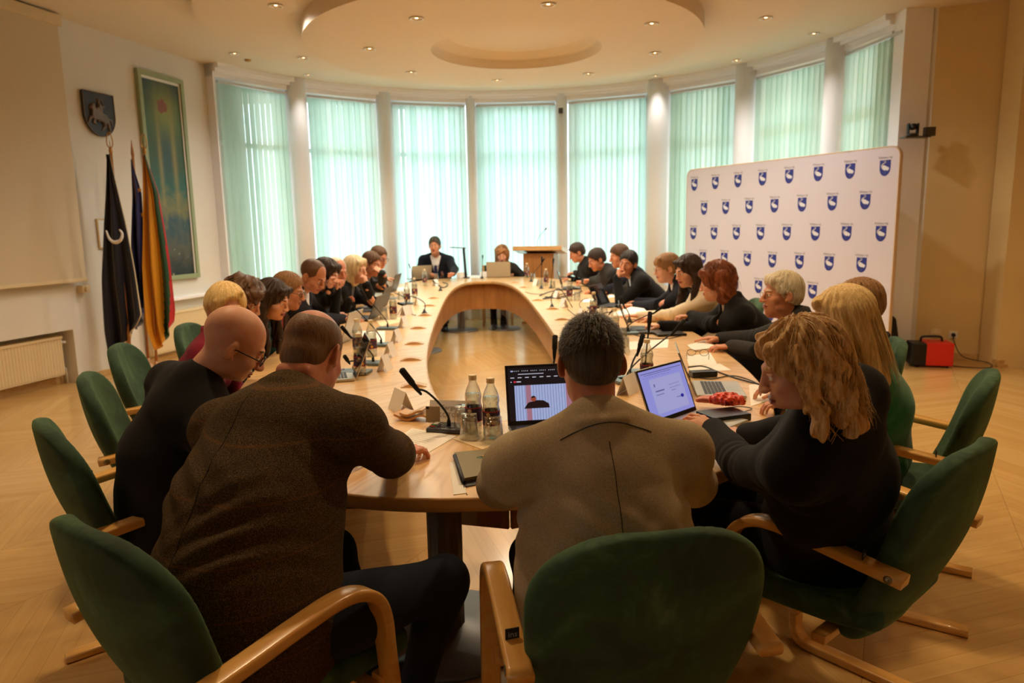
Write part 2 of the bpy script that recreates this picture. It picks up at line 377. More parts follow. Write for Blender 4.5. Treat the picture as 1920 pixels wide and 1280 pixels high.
for wi, (a0, a1) in enumerate(ANG):
    p0, p1 = ringpt(RW + .02, a0), ringpt(RW + .02, a1); d = (p1 - p0); L = np.linalg.norm(d); d /= L; nn = V3(d[1], -d[0], 0)
    if nn @ (CC - p0) < 0: nn = -nn
    # window frame and pane
    fr = MB(); T = np.eye(4); T[:3, 0] = d; T[:3, 1] = -nn; T[:3, 2] = (0, 0, 1); T[:3, 3] = p0 - nn * .17
    for lo, hi in (((-.04, -.03, ZS), (.06, .03, ZT)), ((L - .06, -.03, ZS), (L + .04, .03, ZT)), ((0, -.03, ZT - .08), (L, .03, ZT + .03)), ((0, -.03, ZS - .05), (L, .03, ZS + .05)), ((0, -.025, 2.62), (L, .025, 2.68))):
        fr.box(lo, hi, T=T)
    fo = fr.build('window_%d' % (wi + 1), m_white); st(fo)
    pb = MB(); pb.box((.05, -.004, ZS + .04), (L - .05, .004, ZT - .07), T=T); pb.build('pane', m_glass, fo)
    sb = MB(); sb.box((-.03, -.20, ZS - .04), (L + .03, .0, ZS - .005), T=T); sb.build('window_sill', m_white, fo)
    # vertical blind: head rail and vanes
    T2 = T.copy(); T2[:3, 3] = p0 + nn * .01
    where = ['leftmost, beside the painting', 'second from the left', 'third from the left, behind the man in the dark suit', 'fourth from the left, behind the woman with the laptop', 'fifth from the left, right of the lectern', 'third from the right, left end behind the banner', 'second from the right, above the banner', 'rightmost, beside the wall camera'][wi]
    bl = empty('vertical_blind', tuple(p0), 0, 'mint green vertical blind, ' + where, 'blind', 'vertical blinds on the round window wall')
    bo = V3(*p0); T2[:3, 3] -= bo
    rb = MB(); rb.box((.0, -.02, ZT - .045), (L, .02, ZT - .015), .004, T=T2); rb.build('head_rail', m_rail, bl)
    Lv = L - (.12 if wi == 7 else .015); nv = int(round(Lv / .0865)); st_ = Lv / nv
    for j in range(nv):
        ang = R(random.uniform(9, 16)); wv = .101
        if (wi, j) in ((5, 3), (6, 0), (2, 1), (4, 1)): ang = R(62 if wi > 3 else 40)
        cx = .01 + st_ * (j + .5)
        cs, sn = math.cos(ang) * wv / 2, math.sin(ang) * wv / 2; zb = ZS + .03
        v = []; 
        for z in (zb, ZT - .05):
            for s_, bow in ((-1, 0), (-.33, .004), (.33, .004), (1, 0)): v.append((cx + cs * s_, sn * s_ + bow, z))
        v = xf(T2, np.array(v)); vb = MB(); vb.add(v, [(i, i + 1, i + 5, i + 4) for i in range(3)], True); vb.build('vane', m_blind, bl)
    zb = ZS + .045
    ch = MB(); ch.tube([xf(T2, np.array([(x, .006, zb + .012)]))[0] for x in np.linspace(.02, Lv, 12)], .0022, 5); ch.build('bottom_chain', m_white, bl)
# building across the street and a tree line seen through the gap beside the last blind
mb = MB(); mb.box((9.5, 12, -3), (16, 26, 5.2)); mb.box((9.3, 11.8, 5.2), (16.2, 26.2, 5.5), q=1)
for yy in range(4):
    for zz in range(3): mb.box((9.44, 13 + yy * 3, -1 + zz * 2.1), (9.52, 14.4 + yy * 3, .5 + zz * 2.1), q=2)
m_brickwall = bpy.data.materials.new('pinkish_brick'); m_brickwall.use_nodes = True; k = NT(m_brickwall); c = k.coord('Object', (3, 3, 3), (R(90), 0, R(90))); bk = k.n('TexBrick'); k.l(c, bk.inputs[0])
for i, q in ((1, rgb(196, 150, 140)), (2, rgb(176, 128, 120)), (3, rgb(220, 215, 210))): bk.inputs[i].default_value = (*q, 1)
k.l(bk.outputs[0], k.b.inputs[0])
tag(mb.build('brick_building', [m_brickwall, m_white, m_black]), 'pale brick building outside, glimpsed beside the rightmost blind', 'building')
tag(MB().box((-40, 12.6, -3.3), (40, 60, -3)).build('ground_outside', mat('grey_paving', rgb(170, 170, 168), .9)), '', '')
bpy.data.objects['ground_outside']['kind'] = 'structure'; del bpy.data.objects['ground_outside']['label'], bpy.data.objects['ground_outside']['category']

# ------------------------------------------------------------------ ceiling downlights
m_bulb = mat('lamp_glow', (1, .7, .35), .5, emit=((1, .62, .30), 14))
m_reflector = mat('gold_reflector', rgb(214, 160, 96), .25, metal=1)
def downlight_proto():
    root = empty('ceiling_downlight'); 
    a = MB().lathe([(.066, -.004), (.062, -.010), (.050, -.010), (.047, 0)], 28, cap=False); a.build('trim_ring', m_white, root)
    b = MB().lathe([(.047, 0), (.044, .008), (.030, .010)], 24, cap=False); b.lathe([(.03, .010), (.0, .0101)], 24, cap=False); b.build('reflector', m_reflector, root)
    c_ = MB().lathe([(.0, -.002), (.012, .0), (.015, .006), (.012, .0099)], 16, cap=False); c_.build('bulb', m_bulb, root)
    return root
dl0 = downlight_proto(); _dl_n = [0]
def downlight(p, z, label, group, power, colr=None):
    o = dl0 if _dl_n[0] == 0 else copy_tree(dl0); _dl_n[0] += 1
    o.location = (p[0], p[1], z - .0015); tag(o, label, 'ceiling light', group)
    ld = bpy.data.lights.new('lamp', 'SPOT'); ld.energy = power; ld.color = colr or LAMP_COL; ld.spot_size = R(158 if power > 20 else 92); ld.spot_blend = .9; ld.shadow_soft_size = .05
    l = bpy.data.objects.new('lamp', ld); COL.objects.link(l); l.location = (p[0], p[1], z - .03)
for i, (px, py) in enumerate([(781, 34), (693, 91), (771, 135), (932, 150), (1103, 138), (1228, 99), (1222, 44), (1028, 8)]):
    downlight(atz(px, py, ZB), ZB, 'recessed round ceiling lamp in the lower disc, ' + ['front left', 'leftmost', 'far left', 'farthest', 'far right', 'rightmost', 'front right', 'nearest, top of the picture'][i], 'lamps in the lower ceiling disc', LAMP_B)
for i, (px, py) in enumerate([(517, 10), (569, 108), (1381, 113), (1436, 33)]):
    downlight(atz(px, py, ZA), ZA, 'recessed round ceiling lamp in the upper disc, ' + ['front left', 'rear left', 'rear right', 'front right'][i], 'lamps in the upper ceiling disc', LAMP_A, LAMP_COL2)
for i, (px, py) in enumerate([(440, 100), (578, 140), (1229, 142), (1526, 63)]):
    downlight(atz(px, py, ZC), ZC, 'small recessed lamp in the outer ceiling near the windows, ' + ['above the painting corner', 'above the second blind', 'above the fifth blind', 'above the rightmost blind'][i], 'lamps in the outer ceiling', LAMP_C, LAMP_COL2)
# lamps of the hall behind and beside the photographer, above the frame
for (x, y, e) in HALL: 
    ld = bpy.data.lights.new('hall_lamp', 'SPOT'); ld.energy = e; ld.color = HALL_COL; ld.spot_size = R(150); ld.spot_blend = 1; ld.shadow_soft_size = .09
    l = bpy.data.objects.new('hall_lamp', ld); COL.objects.link(l); l.location = (x, y, ZC - .06)
# small ceiling sensor and sprinkler
s_ = atz(969, 50, ZB + .2); mb = MB(); mb.lathe([(.016, -.03), (.02, -.026), (.006, -.02), (.006, 0), (.035, .0), (.035, .012)], 16, c=(0, 0, 0)); o = mb.build('ceiling_sensor', m_darkmetal); o.location = (HC[0], HC[1] - .02, ZB + .2); tag(o, 'small dark sensor hanging in the centre of the ceiling dome', 'sensor')
s_ = atz(465, 112, ZC); o = MB().lathe([(.03, -.02), (.04, -.012), (.04, 0)], 16).build('smoke_detector', m_gold); o.location = (s_[0], s_[1], ZC); tag(o, 'small round detector on the ceiling above the leftmost blind', 'detector')
s_ = ringpt(RW - .09, (ANG[3][1] + ANG[4][0]) / 2, 3.27); o = MB().box((-.035, -.02, -.04), (.035, .02, .04), .006).build('wall_sensor', m_darkmetal); o.location = tuple(s_); tag(o, 'small grey box sensor on the pier between the fourth and fifth blinds', 'sensor')
# ================================================================== implicit-surface modeller (numpy field -> mesh)
import openvdb
class Vol:
    def __init__(s, lo, hi, h):
        s.h = h; s.lo = np.array(lo, float) - 2 * h; n = np.ceil((np.array(hi) - s.lo) / h).astype(int) + 3
        s.n = n; s.g = np.full(tuple(n), .5, np.float32)
        s.ax = [(s.lo[i] + np.arange(n[i]) * h).astype(np.float32) for i in range(3)]
    def blk(s, lo, hi):
        i0 = np.clip(np.floor((np.array(lo) - s.lo) / s.h).astype(int), 0, s.n); i1 = np.clip(np.ceil((np.array(hi) - s.lo) / s.h).astype(int) + 1, 0, s.n)
        sl = tuple(slice(a, b) for a, b in zip(i0, i1))
        X = s.ax[0][sl[0]][:, None, None]; Y = s.ax[1][sl[1]][None, :, None]; Z = s.ax[2][sl[2]][None, None, :]
        return sl, X, Y, Z
    def put(s, f, lo, hi, k, op='u'):
        m = k + 3 * s.h; sl, X, Y, Z = s.blk(np.array(lo) - m, np.array(hi) + m)
        if min(q.stop - q.start for q in sl) <= 0: return
        d = f(X, Y, Z); a = s.g[sl]
        if op == 'u':
            hh = np.maximum(k - np.abs(a - d), 0) / max(k, 1e-6); s.g[sl] = np.minimum(a, d) - hh * hh * k * .25
        elif op == 's':
            d = -d; hh = np.maximum(k - np.abs(a - d), 0) / max(k, 1e-6); s.g[sl] = np.maximum(a, d) + hh * hh * k * .25
        elif op == 'add': s.g[sl] = a + d
    def cone(s, a, b, ra, rb, k=.02, op='u'):
        a = np.array(a, float); b = np.array(b, float); ab = b - a; L2 = ab @ ab + 1e-12; r = max(ra, rb)
        def f(X, Y, Z):
            t = np.clip(((X - a[0]) * ab[0] + (Y - a[1]) * ab[1] + (Z - a[2]) * ab[2]) / L2, 0, 1)
            return np.sqrt((X - a[0] - t * ab[0]) ** 2 + (Y - a[1] - t * ab[1]) ** 2 + (Z - a[2] - t * ab[2]) ** 2) - (ra + (rb - ra) * t)
        s.put(f, np.minimum(a, b) - r, np.maximum(a, b) + r, k, op)
    def chain(s, P, r, k=.02, op='u'):
        r = np.broadcast_to(r, len(P))
        for i in range(len(P) - 1): s.cone(P[i], P[i + 1], r[i], r[i + 1], k, op)
    def econe(s, a, b, side, wa, da, wb, db, k=.03, op='u', cap=1.):
        """elliptic round cone: half-width w along side, half-depth d across"""
        a = np.array(a, float); b = np.array(b, float); ab = b - a; L = np.linalg.norm(ab) + 1e-9; e = ab / L
        u = np.array(side, float); u = u - e * (u @ e); u /= np.linalg.norm(u); v = np.cross(e, u); r = max(wa, wb, da, db)
        def f(X, Y, Z):
            x, y, z = X - a[0], Y - a[1], Z - a[2]; t = x * e[0] + y * e[1] + z * e[2]; tc = np.clip(t, 0, L); q = tc / L; t = (t - tc)
            pu = x * u[0] + y * u[1] + z * u[2]; pv = x * v[0] + y * v[1] + z * v[2]
            W = wa + (wb - wa) * q; D = da + (db - da) * q; C = np.minimum(W, D) * cap
            k0 = np.sqrt((pu / W) ** 2 + (pv / D) ** 2 + (t / C) ** 2); k1 = np.sqrt((pu / W ** 2) ** 2 + (pv / D ** 2) ** 2 + (t / C ** 2) ** 2) + 1e-6
            return k0 * (k0 - 1) / k1
        s.put(f, np.minimum(a, b) - r, np.maximum(a, b) + r, k, op)
    def ell(s, c, r, Rm=None, k=.02, op='u'):
        c = np.array(c, float); r = np.array(r, float); Rm = np.eye(3) if Rm is None else np.array(Rm); e = np.abs(Rm) @ r
        def f(X, Y, Z):
            x, y, z = X - c[0], Y - c[1], Z - c[2]; k0 = 0; k1 = 0
            for i in range(3):
                p = x * Rm[0, i] + y * Rm[1, i] + z * Rm[2, i]; k0 = k0 + (p / r[i]) ** 2; k1 = k1 + (p / r[i] ** 2) ** 2
            k0 = np.sqrt(k0); return k0 * (k0 - 1) / (np.sqrt(k1) + 1e-6)
        s.put(f, c - e, c + e, k, op)
    def rbox(s, c, hx, r, Rm=None, k=.01, op='u'):
        c = np.array(c, float); Rm = np.eye(3) if Rm is None else np.array(Rm); e = np.abs(Rm) @ np.array(hx)
        def f(X, Y, Z):
            x, y, z = X - c[0], Y - c[1], Z - c[2]; q = [np.abs(x * Rm[0, i] + y * Rm[1, i] + z * Rm[2, i]) - hx[i] + r for i in range(3)]
            return np.sqrt(np.maximum(q[0], 0) ** 2 + np.maximum(q[1], 0) ** 2 + np.maximum(q[2], 0) ** 2) + np.minimum(np.maximum(np.maximum(q[0], q[1]), q[2]), 0) - r
        s.put(f, c - e, c + e, k, op)
    def half(s, p, n, k=.004, op='s'):
        """remove (or keep out) the side the normal points to"""
        p = np.array(p, float); n = np.array(n, float); n /= np.linalg.norm(n)
        def f(X, Y, Z): return -((X - p[0]) * n[0] + (Y - p[1]) * n[1] + (Z - p[2]) * n[2])
        s.put(f, s.lo, s.lo + s.n * s.h, k, op)
    def wob(s, amp, freq, seed=0, n=5, aniso=(1, 1, 1)):
        g = np.random.default_rng(seed); X, Y, Z = s.ax[0][:, None, None], s.ax[1][None, :, None], s.ax[2][None, None, :]
        for i in range(n):
            d = g.normal(size=3) * aniso; d = d / np.linalg.norm(d) * freq * g.uniform(.6, 1.5); ph = g.uniform(0, 6.28)
            d2 = g.normal(size=3); d2 = d2 / np.linalg.norm(d2) * freq * .6
            s.g += (amp / n ** .5 * np.sin(d[0] * X + d[1] * Y + d[2] * Z + ph + 1.3 * np.sin(d2[0] * X + d2[1] * Y + d2[2] * Z))).astype(np.float32)
    def mesh(s):
        gr = openvdb.FloatGrid(.5); gr.copyFromArray(s.g); r = gr.convertToPolygons(isovalue=0.0, adaptivity=0.0)
        p, q = (r[0], r[-1])
        return np.asarray(p, float) * s.h + s.lo, np.asarray(q, np.int64)[:, ::-1]
def basis3(y, up=(0, 0, 1)):
    """columns x (right), y (given), z (up-ish)"""
    y = np.array(y, float); y /= np.linalg.norm(y); x = np.cross(y, np.array(up, float)); x /= np.linalg.norm(x); return np.c_[x, y, np.cross(x, y)]
def rotm(yaw=0, pitch=0, roll=0):
    """yaw about Z (left +), pitch: positive looks down, roll: positive tips to the right"""
    return np.array(Matrix.Rotation(yaw, 3, 'Z') @ Matrix.Rotation(-pitch, 3, 'X') @ Matrix.Rotation(roll, 3, 'Y'))
def noise3(p, f, seed=0):
    g = np.random.default_rng(seed); o = np.zeros(len(p))
    for i in range(6):
        d = g.normal(size=3) * f * g.uniform(.5, 1.6); e = g.normal(size=3) * f * .7; o += np.sin(p @ d + g.uniform(0, 6) + 1.5 * np.sin(p @ e))
    return o / 6
# ================================================================== CONFERENCE TABLE (ring)
TZ = .74; TAX = -.05; TC = V3(-.21, 6.4, 0)
T_IN, T_OUT = (.455, 3.68), (1.43, 4.47)
def tpt(sem, th, z=TZ, grow=0.):
    """superellipse point at angle th: 0 = far end, 90 deg = right"""
    a, b = sem[0] + grow, sem[1] + grow; c, s = math.cos(th), math.sin(th); p = 2 / 2.9
    x = a * math.copysign(abs(s) ** p, s); y = b * math.copysign(abs(c) ** p, c); cr = math.cos(TAX * -1); 
    return V3(TC[0] + x + TAX * y, TC[1] + y - TAX * x, z)
N = 240
def equal(sem, n, grow=0.):
    t = np.linspace(0, 2 * PI, 4000); P = np.array([tpt(sem, q, TZ, grow) for q in t]); L = np.r_[0, np.cumsum(np.linalg.norm(np.diff(P, axis=0), axis=1))]
    u = np.linspace(0, L[-1], n, endpoint=False); return np.array([np.interp(u, L, P[:, i]) for i in range(3)]).T, L[-1]
t_ = np.linspace(0, 2 * PI, N, endpoint=False)
t_ = t_ + .16 * np.sin(2 * t_)                         # spread samples over the long sides
IN = np.array([tpt(T_IN, q) for q in t_]); OUT = np.array([tpt(T_OUT, q) for q in t_])
m_ash = bpy.data.materials.new('ash_veneer'); m_ash.use_nodes = True; k = NT(m_ash)
c = k.coord('UV', (1, 1, 1)); sp = k.n('SeparateXYZ'); k.l(c, sp.inputs[0])
seg = k.math('FLOOR', k.math('ADD', sp.outputs[2], 0)); 
cb = k.n('CombineXYZ'); k.l(k.math('MULTIPLY', sp.outputs[0], 5.5), cb.inputs[0]); k.l(k.math('MULTIPLY', sp.outputs[1], .9), cb.inputs[1])
f = k.noise(cb.outputs[0], 1.3, 2, .5, .8); rg = k.math('FRACT', k.math('MULTIPLY', f, 9.)); rg = k.math('ABSOLUTE', k.math('SUBTRACT', rg, .5))
cb2 = k.n('CombineXYZ'); k.l(k.math('MULTIPLY', sp.outputs[0], 90.), cb2.inputs[0]); k.l(k.math('MULTIPLY', sp.outputs[1], 4.), cb2.inputs[1]); f2 = k.noise(cb2.outputs[0], 1., 3)
g = k.math('ADD', k.math('MULTIPLY', rg, .9), k.math('MULTIPLY', f2, .45))
k.l(k.ramp(g, [(.16, rgb(206, 160, 104)), (.45, rgb(226, 184, 128)), (.8, rgb(234, 196, 142))]), k.b.inputs['Base Color'])
k.b.inputs['Roughness'].default_value = .33; k.b.inputs['Coat Weight'].default_value = .3; k.b.inputs['Coat Roughness'].default_value = .18
m_ashedge = wood('ash_edge', rgb(196, 146, 88), rgb(220, 176, 118), 1, 0)
m_skirt = wood('ash_panel', rgb(156, 104, 54), rgb(178, 124, 70), 1, 2)
table = empty('conference_table', tuple(TC), 0, 'long oval ring-shaped pale ash conference table that everyone sits around', 'table')
def sub(P): return P - TC
mid = .5 * (IN + OUT); SL = np.r_[0, np.cumsum(np.linalg.norm(np.diff(np.r_[mid, mid[:1]], axis=0), axis=1))]
seams = sorted(int(round(q)) % N for q in np.array([6, 20, 34, 48, 60, 72, 86, 98, 112, 128, 142, 154, 168, 180, 192, 206, 220, 234]))
TH_ = .034
v, uv, f = [], [], []
for si, s0 in enumerate(seams):
    s1 = seams[(si + 1) % len(seams)]; n_ = (s1 - s0) % N; idx = [(s0 + i) % N for i in range(n_ + 1)]; rows = []
    for j, i in enumerate(idx):
        a, b = IN[i], OUT[i]; tng = mid[(i + 1) % N] - mid[i - 1]; tng /= np.linalg.norm(tng)
        e = tng * (.0009 if j == 0 else -.0009 if j == n_ else 0); L = SL[i] if not (j > 0 and i < s0 and s0 > s1) else SL[i] + SL[-1]
        row = []
        for q in np.linspace(0, 1, 9):
            row.append(len(v)); v.append(sub(a + (b - a) * q + e)); uv.append((L + si * 7.3, np.linalg.norm(b - a) * q + si * 3.1))
        rows.append(row)
    base = len(v)
    for r_ in rows:
        for q in (r_[0], r_[-1]): v.append(v[q] - V3(0, 0, TH_)); uv.append(uv[q])
    for j in range(n_):
        for q in range(8): f.append((rows[j][q], rows[j + 1][q], rows[j + 1][q + 1], rows[j][q + 1]))
        f.append((rows[j][0], base + 2 * j, base + 2 * j + 2, rows[j + 1][0])); f.append((rows[j][8], rows[j + 1][8], base + 2 * j + 3, base + 2 * j + 1))
        f.append((base + 2 * j, base + 2 * j + 1, base + 2 * j + 3, base + 2 * j + 2))
    for r_, bb, flip in ((rows[0], base, 0), (rows[-1], base + 2 * n_, 1)):
        q = [r_[0], r_[8], bb + 1, bb]; f.append(tuple(q[::-1] if flip else q))
link('tabletop', new_mesh('tabletop', np.array(v), [tuple(reversed(q)) for q in f], m_ash, smooth=False, uv=uv), table)
for nm, P, s_ in (('outer_edge_band', OUT, 1), ('inner_edge_band', IN, -1)):
    C_ = sub(P); d = np.roll(C_, -1, 0) - np.roll(C_, 1, 0); nn = np.c_[d[:, 1], -d[:, 0], np.zeros(N)]; nn /= np.linalg.norm(nn, axis=1)[:, None]
    if (nn[0] @ V3(0, 1, 0)) * s_ < 0: nn = -nn
    pr = [(0, .0), (.003, .0008), (.007, -.001), (.0095, -.006), (.010, -.02), (.0095, -.036), (.006, -.042), (-.03, -.042), (-.03, -.0345)]
    v = np.concatenate([C_ + nn * a + V3(0, 0, b) for a, b in pr]); m_ = len(pr)
    f = [(a * N + i, a * N + (i + 1) % N, ((a + 1) % m_) * N + (i + 1) % N, ((a + 1) % m_) * N + i) for a in range(m_) for i in range(N)]
    f = [q if s_ > 0 else q[::-1] for q in f]
    link(nm, new_mesh(nm, v, f, m_ashedge), table)
# modesty panel: upright boards that follow the inner opening, set back under the top
PI_ = [tpt(T_IN, q, 0, .10) for q in np.linspace(0, 2 * PI, 29)[:-1]]
for i in range(28):
    a, b = sub(PI_[i]), sub(PI_[(i + 1) % 28]); d = (b - a) / np.linalg.norm(b - a); nn = V3(d[1], -d[0], 0)
    zlo = .335
    mb = MB(); q0, q1 = a + d * .004, b - d * .004
    vv = [p + nn * o + V3(0, 0, z) for z in (zlo, TZ - .043) for p, o in ((q0, -.009), (q1, -.009), (q1, .009), (q0, .009))]
    mb.add(vv, [(3, 2, 1, 0), (4, 5, 6, 7), (0, 1, 5, 4), (1, 2, 6, 5), (2, 3, 7, 6), (3, 0, 4, 7)]); mb.build('modesty_panel', m_skirt, table)
m_column = mat('satin_grey_column', rgb(120, 112, 104), .4, metal=.7)
m_basepl = mat('grey_metal_base', rgb(128, 126, 124), .42, metal=.65)
for (x, y) in [(-.26, 2.45), (-.74, 10.32), (-.10, 10.42), (.60, 9.15), (-1.10, 8.6), (-1.02, 6.4), (.66, 6.4), (.78, 3.7), (-.92, 3.9)]:
    p = sub(V3(x, y, 0)); mb = MB()
    big = y < 3; n_ = 40; a = np.linspace(0, 2 * PI, n_, endpoint=False); rr = (.052 if not big else .062) * (1 + .035 * np.cos(10 * a))
    pr = np.r_[[np.c_[rr * np.cos(a) + p[0], rr * np.sin(a) + p[1], np.full(n_, z)] for z in (.03, TZ - .044)]].reshape(-1, 3)
    mb.add(pr, [(i, (i + 1) % n_, n_ + (i + 1) % n_, n_ + i) for i in range(n_)] + [tuple(range(n_, 2 * n_))], True); mb.build('column', m_column, table)
    s_ = .30 if big else .235
    MB().lathe([(s_, 0), (s_, .012), (s_ - .008, .020), (.09, .032), (.07, .045), (0, .046)], 48, c=tuple(p)).build('base_plate', m_basepl, table)
br = sub(V3(-.19, 2.13, 0)); mb = MB(); mb.box((br[0] - .045, br[1] - .01, TZ - .075), (br[0] + .045, br[1] + .01, TZ - .044), .003); mb.build('corner_bracket', m_cream, table)

# ================================================================== GREEN ARMCHAIR
def velour():
    m = bpy.data.materials.new('green_microfibre'); m.use_nodes = True; k = NT(m)
    c = k.coord('Object'); f = k.noise(c, 5.5, 5, .65, .8); f2 = k.noise(c, 2.2, 3)
    g = k.math('ADD', k.math('MULTIPLY', f, .6), k.math('MULTIPLY', f2, .4))
    k.l(k.ramp(g, [(.40, rgb(30, 55, 42)), (.52, rgb(52, 84, 62)), (.63, rgb(92, 122, 90))]), k.b.inputs['Base Color'])
    k.b.inputs['Roughness'].default_value = .85; k.b.inputs['Sheen Weight'].default_value = .35; k.b.inputs['Sheen Roughness'].default_value = .45; k.b.inputs['Sheen Tint'].default_value = (*rgb(150, 190, 120), 1)
    k.bump(k.noise(k.coord('Object', (1, 1, 1)), 500, 2), .25, .001); return m
m_velour = velour()
m_beech = wood('bent_beech', rgb(230, 166, 82), rgb(244, 192, 110), 1, 1, .28, coat=.6)
m_tag = mat('navy_tag', rgb(24, 26, 44), .7); m_tagtx = mat('grey_print', rgb(176, 176, 186), .6); m_bolt = mat('bolt_metal', rgb(150, 132, 100), .35, metal=.9)
def chair_proto():
    V = Vol((-.30, -.52, .3), (.30, .05, .99), .0075)
    # back: a curved slab, widest two thirds up, rounded at the top, wrapping slightly forward at its sides
    def yb(z): t = (z - .40) / .52; return -.205 - .18 * t - .035 * math.sin(t * PI)
    def f(X, Y, Z):
        t = np.clip((Z - .40) / .53, -.3, 1.1); hw = .195 + .055 * np.sin(np.clip(t, 0, 1) * 2.4) - .0 * t
        top = np.clip((t - .62) / .40, 0, 1); hw = hw * np.sqrt(np.clip(1 - top ** 3.2 * .96, 0.02, 1))
        yc = -.205 - .185 * t - .035 * np.sin(np.clip(t, 0, 1) * PI) + .9 * X ** 2
        th = .036 * (1 - .35 * np.clip(t, 0, 1) ** 2)
        qx = np.abs(X) - hw + th; qy = np.abs(Y - yc); qz = np.maximum(Z - .935 + th, .40 - Z)
        return np.sqrt(np.maximum(qx, 0) ** 2 + qy ** 2 + np.maximum(qz, 0) ** 2) + np.minimum(np.maximum(qx, qz), 0) * .0 - th
    V.put(f, (-.30, -.50, .34), (.30, .0, .97), .01)
    v, q = V.mesh(); back = new_mesh('backrest', v, q, m_velour)
    V = Vol((-.30, -.30, .3), (.30, .31, .56), .0075)
    def f(X, Y, Z):
        zc = .435 + .35 * np.maximum(-Y - .10, 0) ** 1.6 + .12 * X ** 2 - .25 * np.maximum(Y - .16, 0) ** 1.5 - .02 * Y
        qx = np.abs(X) - .225 + .03 + .02 * np.maximum(-Y, 0) * 3; qy = np.abs(Y - .01) - .245; qz = np.abs(Z - zc) - .008
        return np.sqrt(np.maximum(qx, 0) ** 2 + np.maximum(qy, 0) ** 2 + np.maximum(qz, 0) ** 2) - .03
    V.put(f, (-.29, -.3, .34), (.29, .31, .55), .01)
    v, q = V.mesh(); seat = new_mesh('seat', v, q, m_velour)
    sec = rrect(.054, .029, .008, 3)[:, ::1]
    def arm(sgn):
        x = .262 * sgn; P = [(x, -.335, .628), (x, -.22, .642), (x, -.10, .658), (x, .0, .668), (x, .07, .660), (x, .125, .625), (x, .15, .565), (x, .158, .47), (x, .175, .30), (x, .20, .12)]
        mb = MB(); mb.tube(smoothpath(P, 5), 1, prof=sec, side=(1, 0, 0))
        return mb
    def foot(sgn):
        x = .262 * sgn; P = [(x, .202, .12), (x, .20, .06), (x, .175, .022), (x, .13, .0145), (x, .0, .0145), (x, -.38, .0145)]
        mb = MB(); mb.tube(smoothpath(P, 5), 1, prof=sec, side=(1, 0, 0)); return mb
    root = empty('armchair')
    link('seat', seat, root); link('backrest', back, root)
    for s_ in (-1, 1):
        ao = arm(s_).build('armrest', m_beech, root)
        MB().lathe([(.011, 0), (.011, .0015), (.006, .002), (0, .001)], 16, T=TR((s_ * .2885, -.305, .632), 0, s_ * PI / 2, 0)).build('bolt_cap', m_bolt, ao)
        foot(s_).build('runner', m_beech, root)
    mb = MB(); mb.box((-.245, .11, .36), (.245, .15, .385), .004); mb.box((-.245, -.14, .36), (.245, -.10, .385), .004)
    mb.box((-.255, .145, .345), (-.215, .19, .40), .004); mb.box((.215, .145, .345), (.255, .19, .40), .004); mb.build('cross_rail', m_beech, root)
    T = TR((-.262, -.235, .665), 0, 0, R(8)); tb = MB(); tb.box((-.016, -.0012, -.013), (.014, .0012, .013), T=T); tg = tb.build('brand_tag', m_tag, root)
    tm = text_mesh('ins', .019, m_tagtx); to = link('lettering', tm, tg); to.matrix_local = Matrix(TR((-.262, -.2366, .659), R(90), 0, R(8)))
    return root
chair0 = chair_proto(); _cn = [0]
def armchair(x, y, face, label, group='green armchairs around the table'):
    """face: direction the sitter looks, degrees, 0 = away from the camera, + = turned left"""
    o = chair0 if _cn[0] == 0 else copy_tree(chair0); _cn[0] += 1
    o.location = (x, y, 0); o.rotation_euler = (0, 0, R(face)); tag(o, label, 'chair', group); return o
CHAIRS = [
 (.212, 1.63, 9, 'green armchair in the foreground under the man in the taupe jacket, its back towards us'),
 (-.63, 1.64, -36, 'green armchair in the near left corner under the man in the brown tweed jacket'),
 (-1.15, 2.36, -50, 'green armchair under the bald man in glasses and black coat'),
 (-1.41, 3.02, -66, 'empty-looking green armchair left of the bald man, second back from the flags'),
 (-1.68, 3.73, -76, 'green armchair nearest the flags, its back towards the left wall'),
 (-1.68, 4.45, -88, 'green armchair of the blonde woman in the burgundy blouse, only its back corner showing'),
 (.93, 2.03, 40, 'green armchair in the near right corner under the woman in the black jacket'),
 (1.47, 2.80, 56, 'green armchair on the right behind the woman in the green dress'),
 (1.49, 3.47, 74, 'green armchair in front of the banner under the hidden brown-haired person'),
 (1.47, 5.32, 84, 'green armchair under the auburn-haired woman, in front of the banner'),
]
for c_ in CHAIRS: armchair(*c_)
# ================================================================== PEOPLE
def skin_mat(name, c1, c2, rough=.5):
    m = bpy.data.materials.new(name); m.use_nodes = True; k = NT(m); c = k.coord()
    f = k.noise(c, 22, 4, .6); k.l(k.ramp(f, [(.3, c1), (.7, c2)]), k.b.inputs['Base Color'])
    k.b.inputs['Roughness'].default_value = rough; k.b.inputs['Subsurface Weight'].default_value = .12; k.b.inputs['Subsurface Radius'].default_value = (.012, .005, .003); k.b.inputs['Subsurface Scale'].default_value = 1
    k.bump(k.noise(k.coord(), 260, 2), .12, .001); return m
SK = {'fair': skin_mat('skin_fair', rgb(214, 152, 122), rgb(228, 172, 142)), 'tan': skin_mat('skin_tan', rgb(196, 128, 94), rgb(214, 150, 116)),
      'red': skin_mat('skin_ruddy', rgb(200, 122, 94), rgb(220, 148, 118), .42)}
m_lip = mat('lips', rgb(176, 92, 84), .45); m_lipr = mat('lips_red', rgb(168, 52, 50), .4)
m_eyew = mat('eye_white', rgb(225, 220, 215), .2); m_iris = mat('iris', rgb(50, 40, 34), .15)
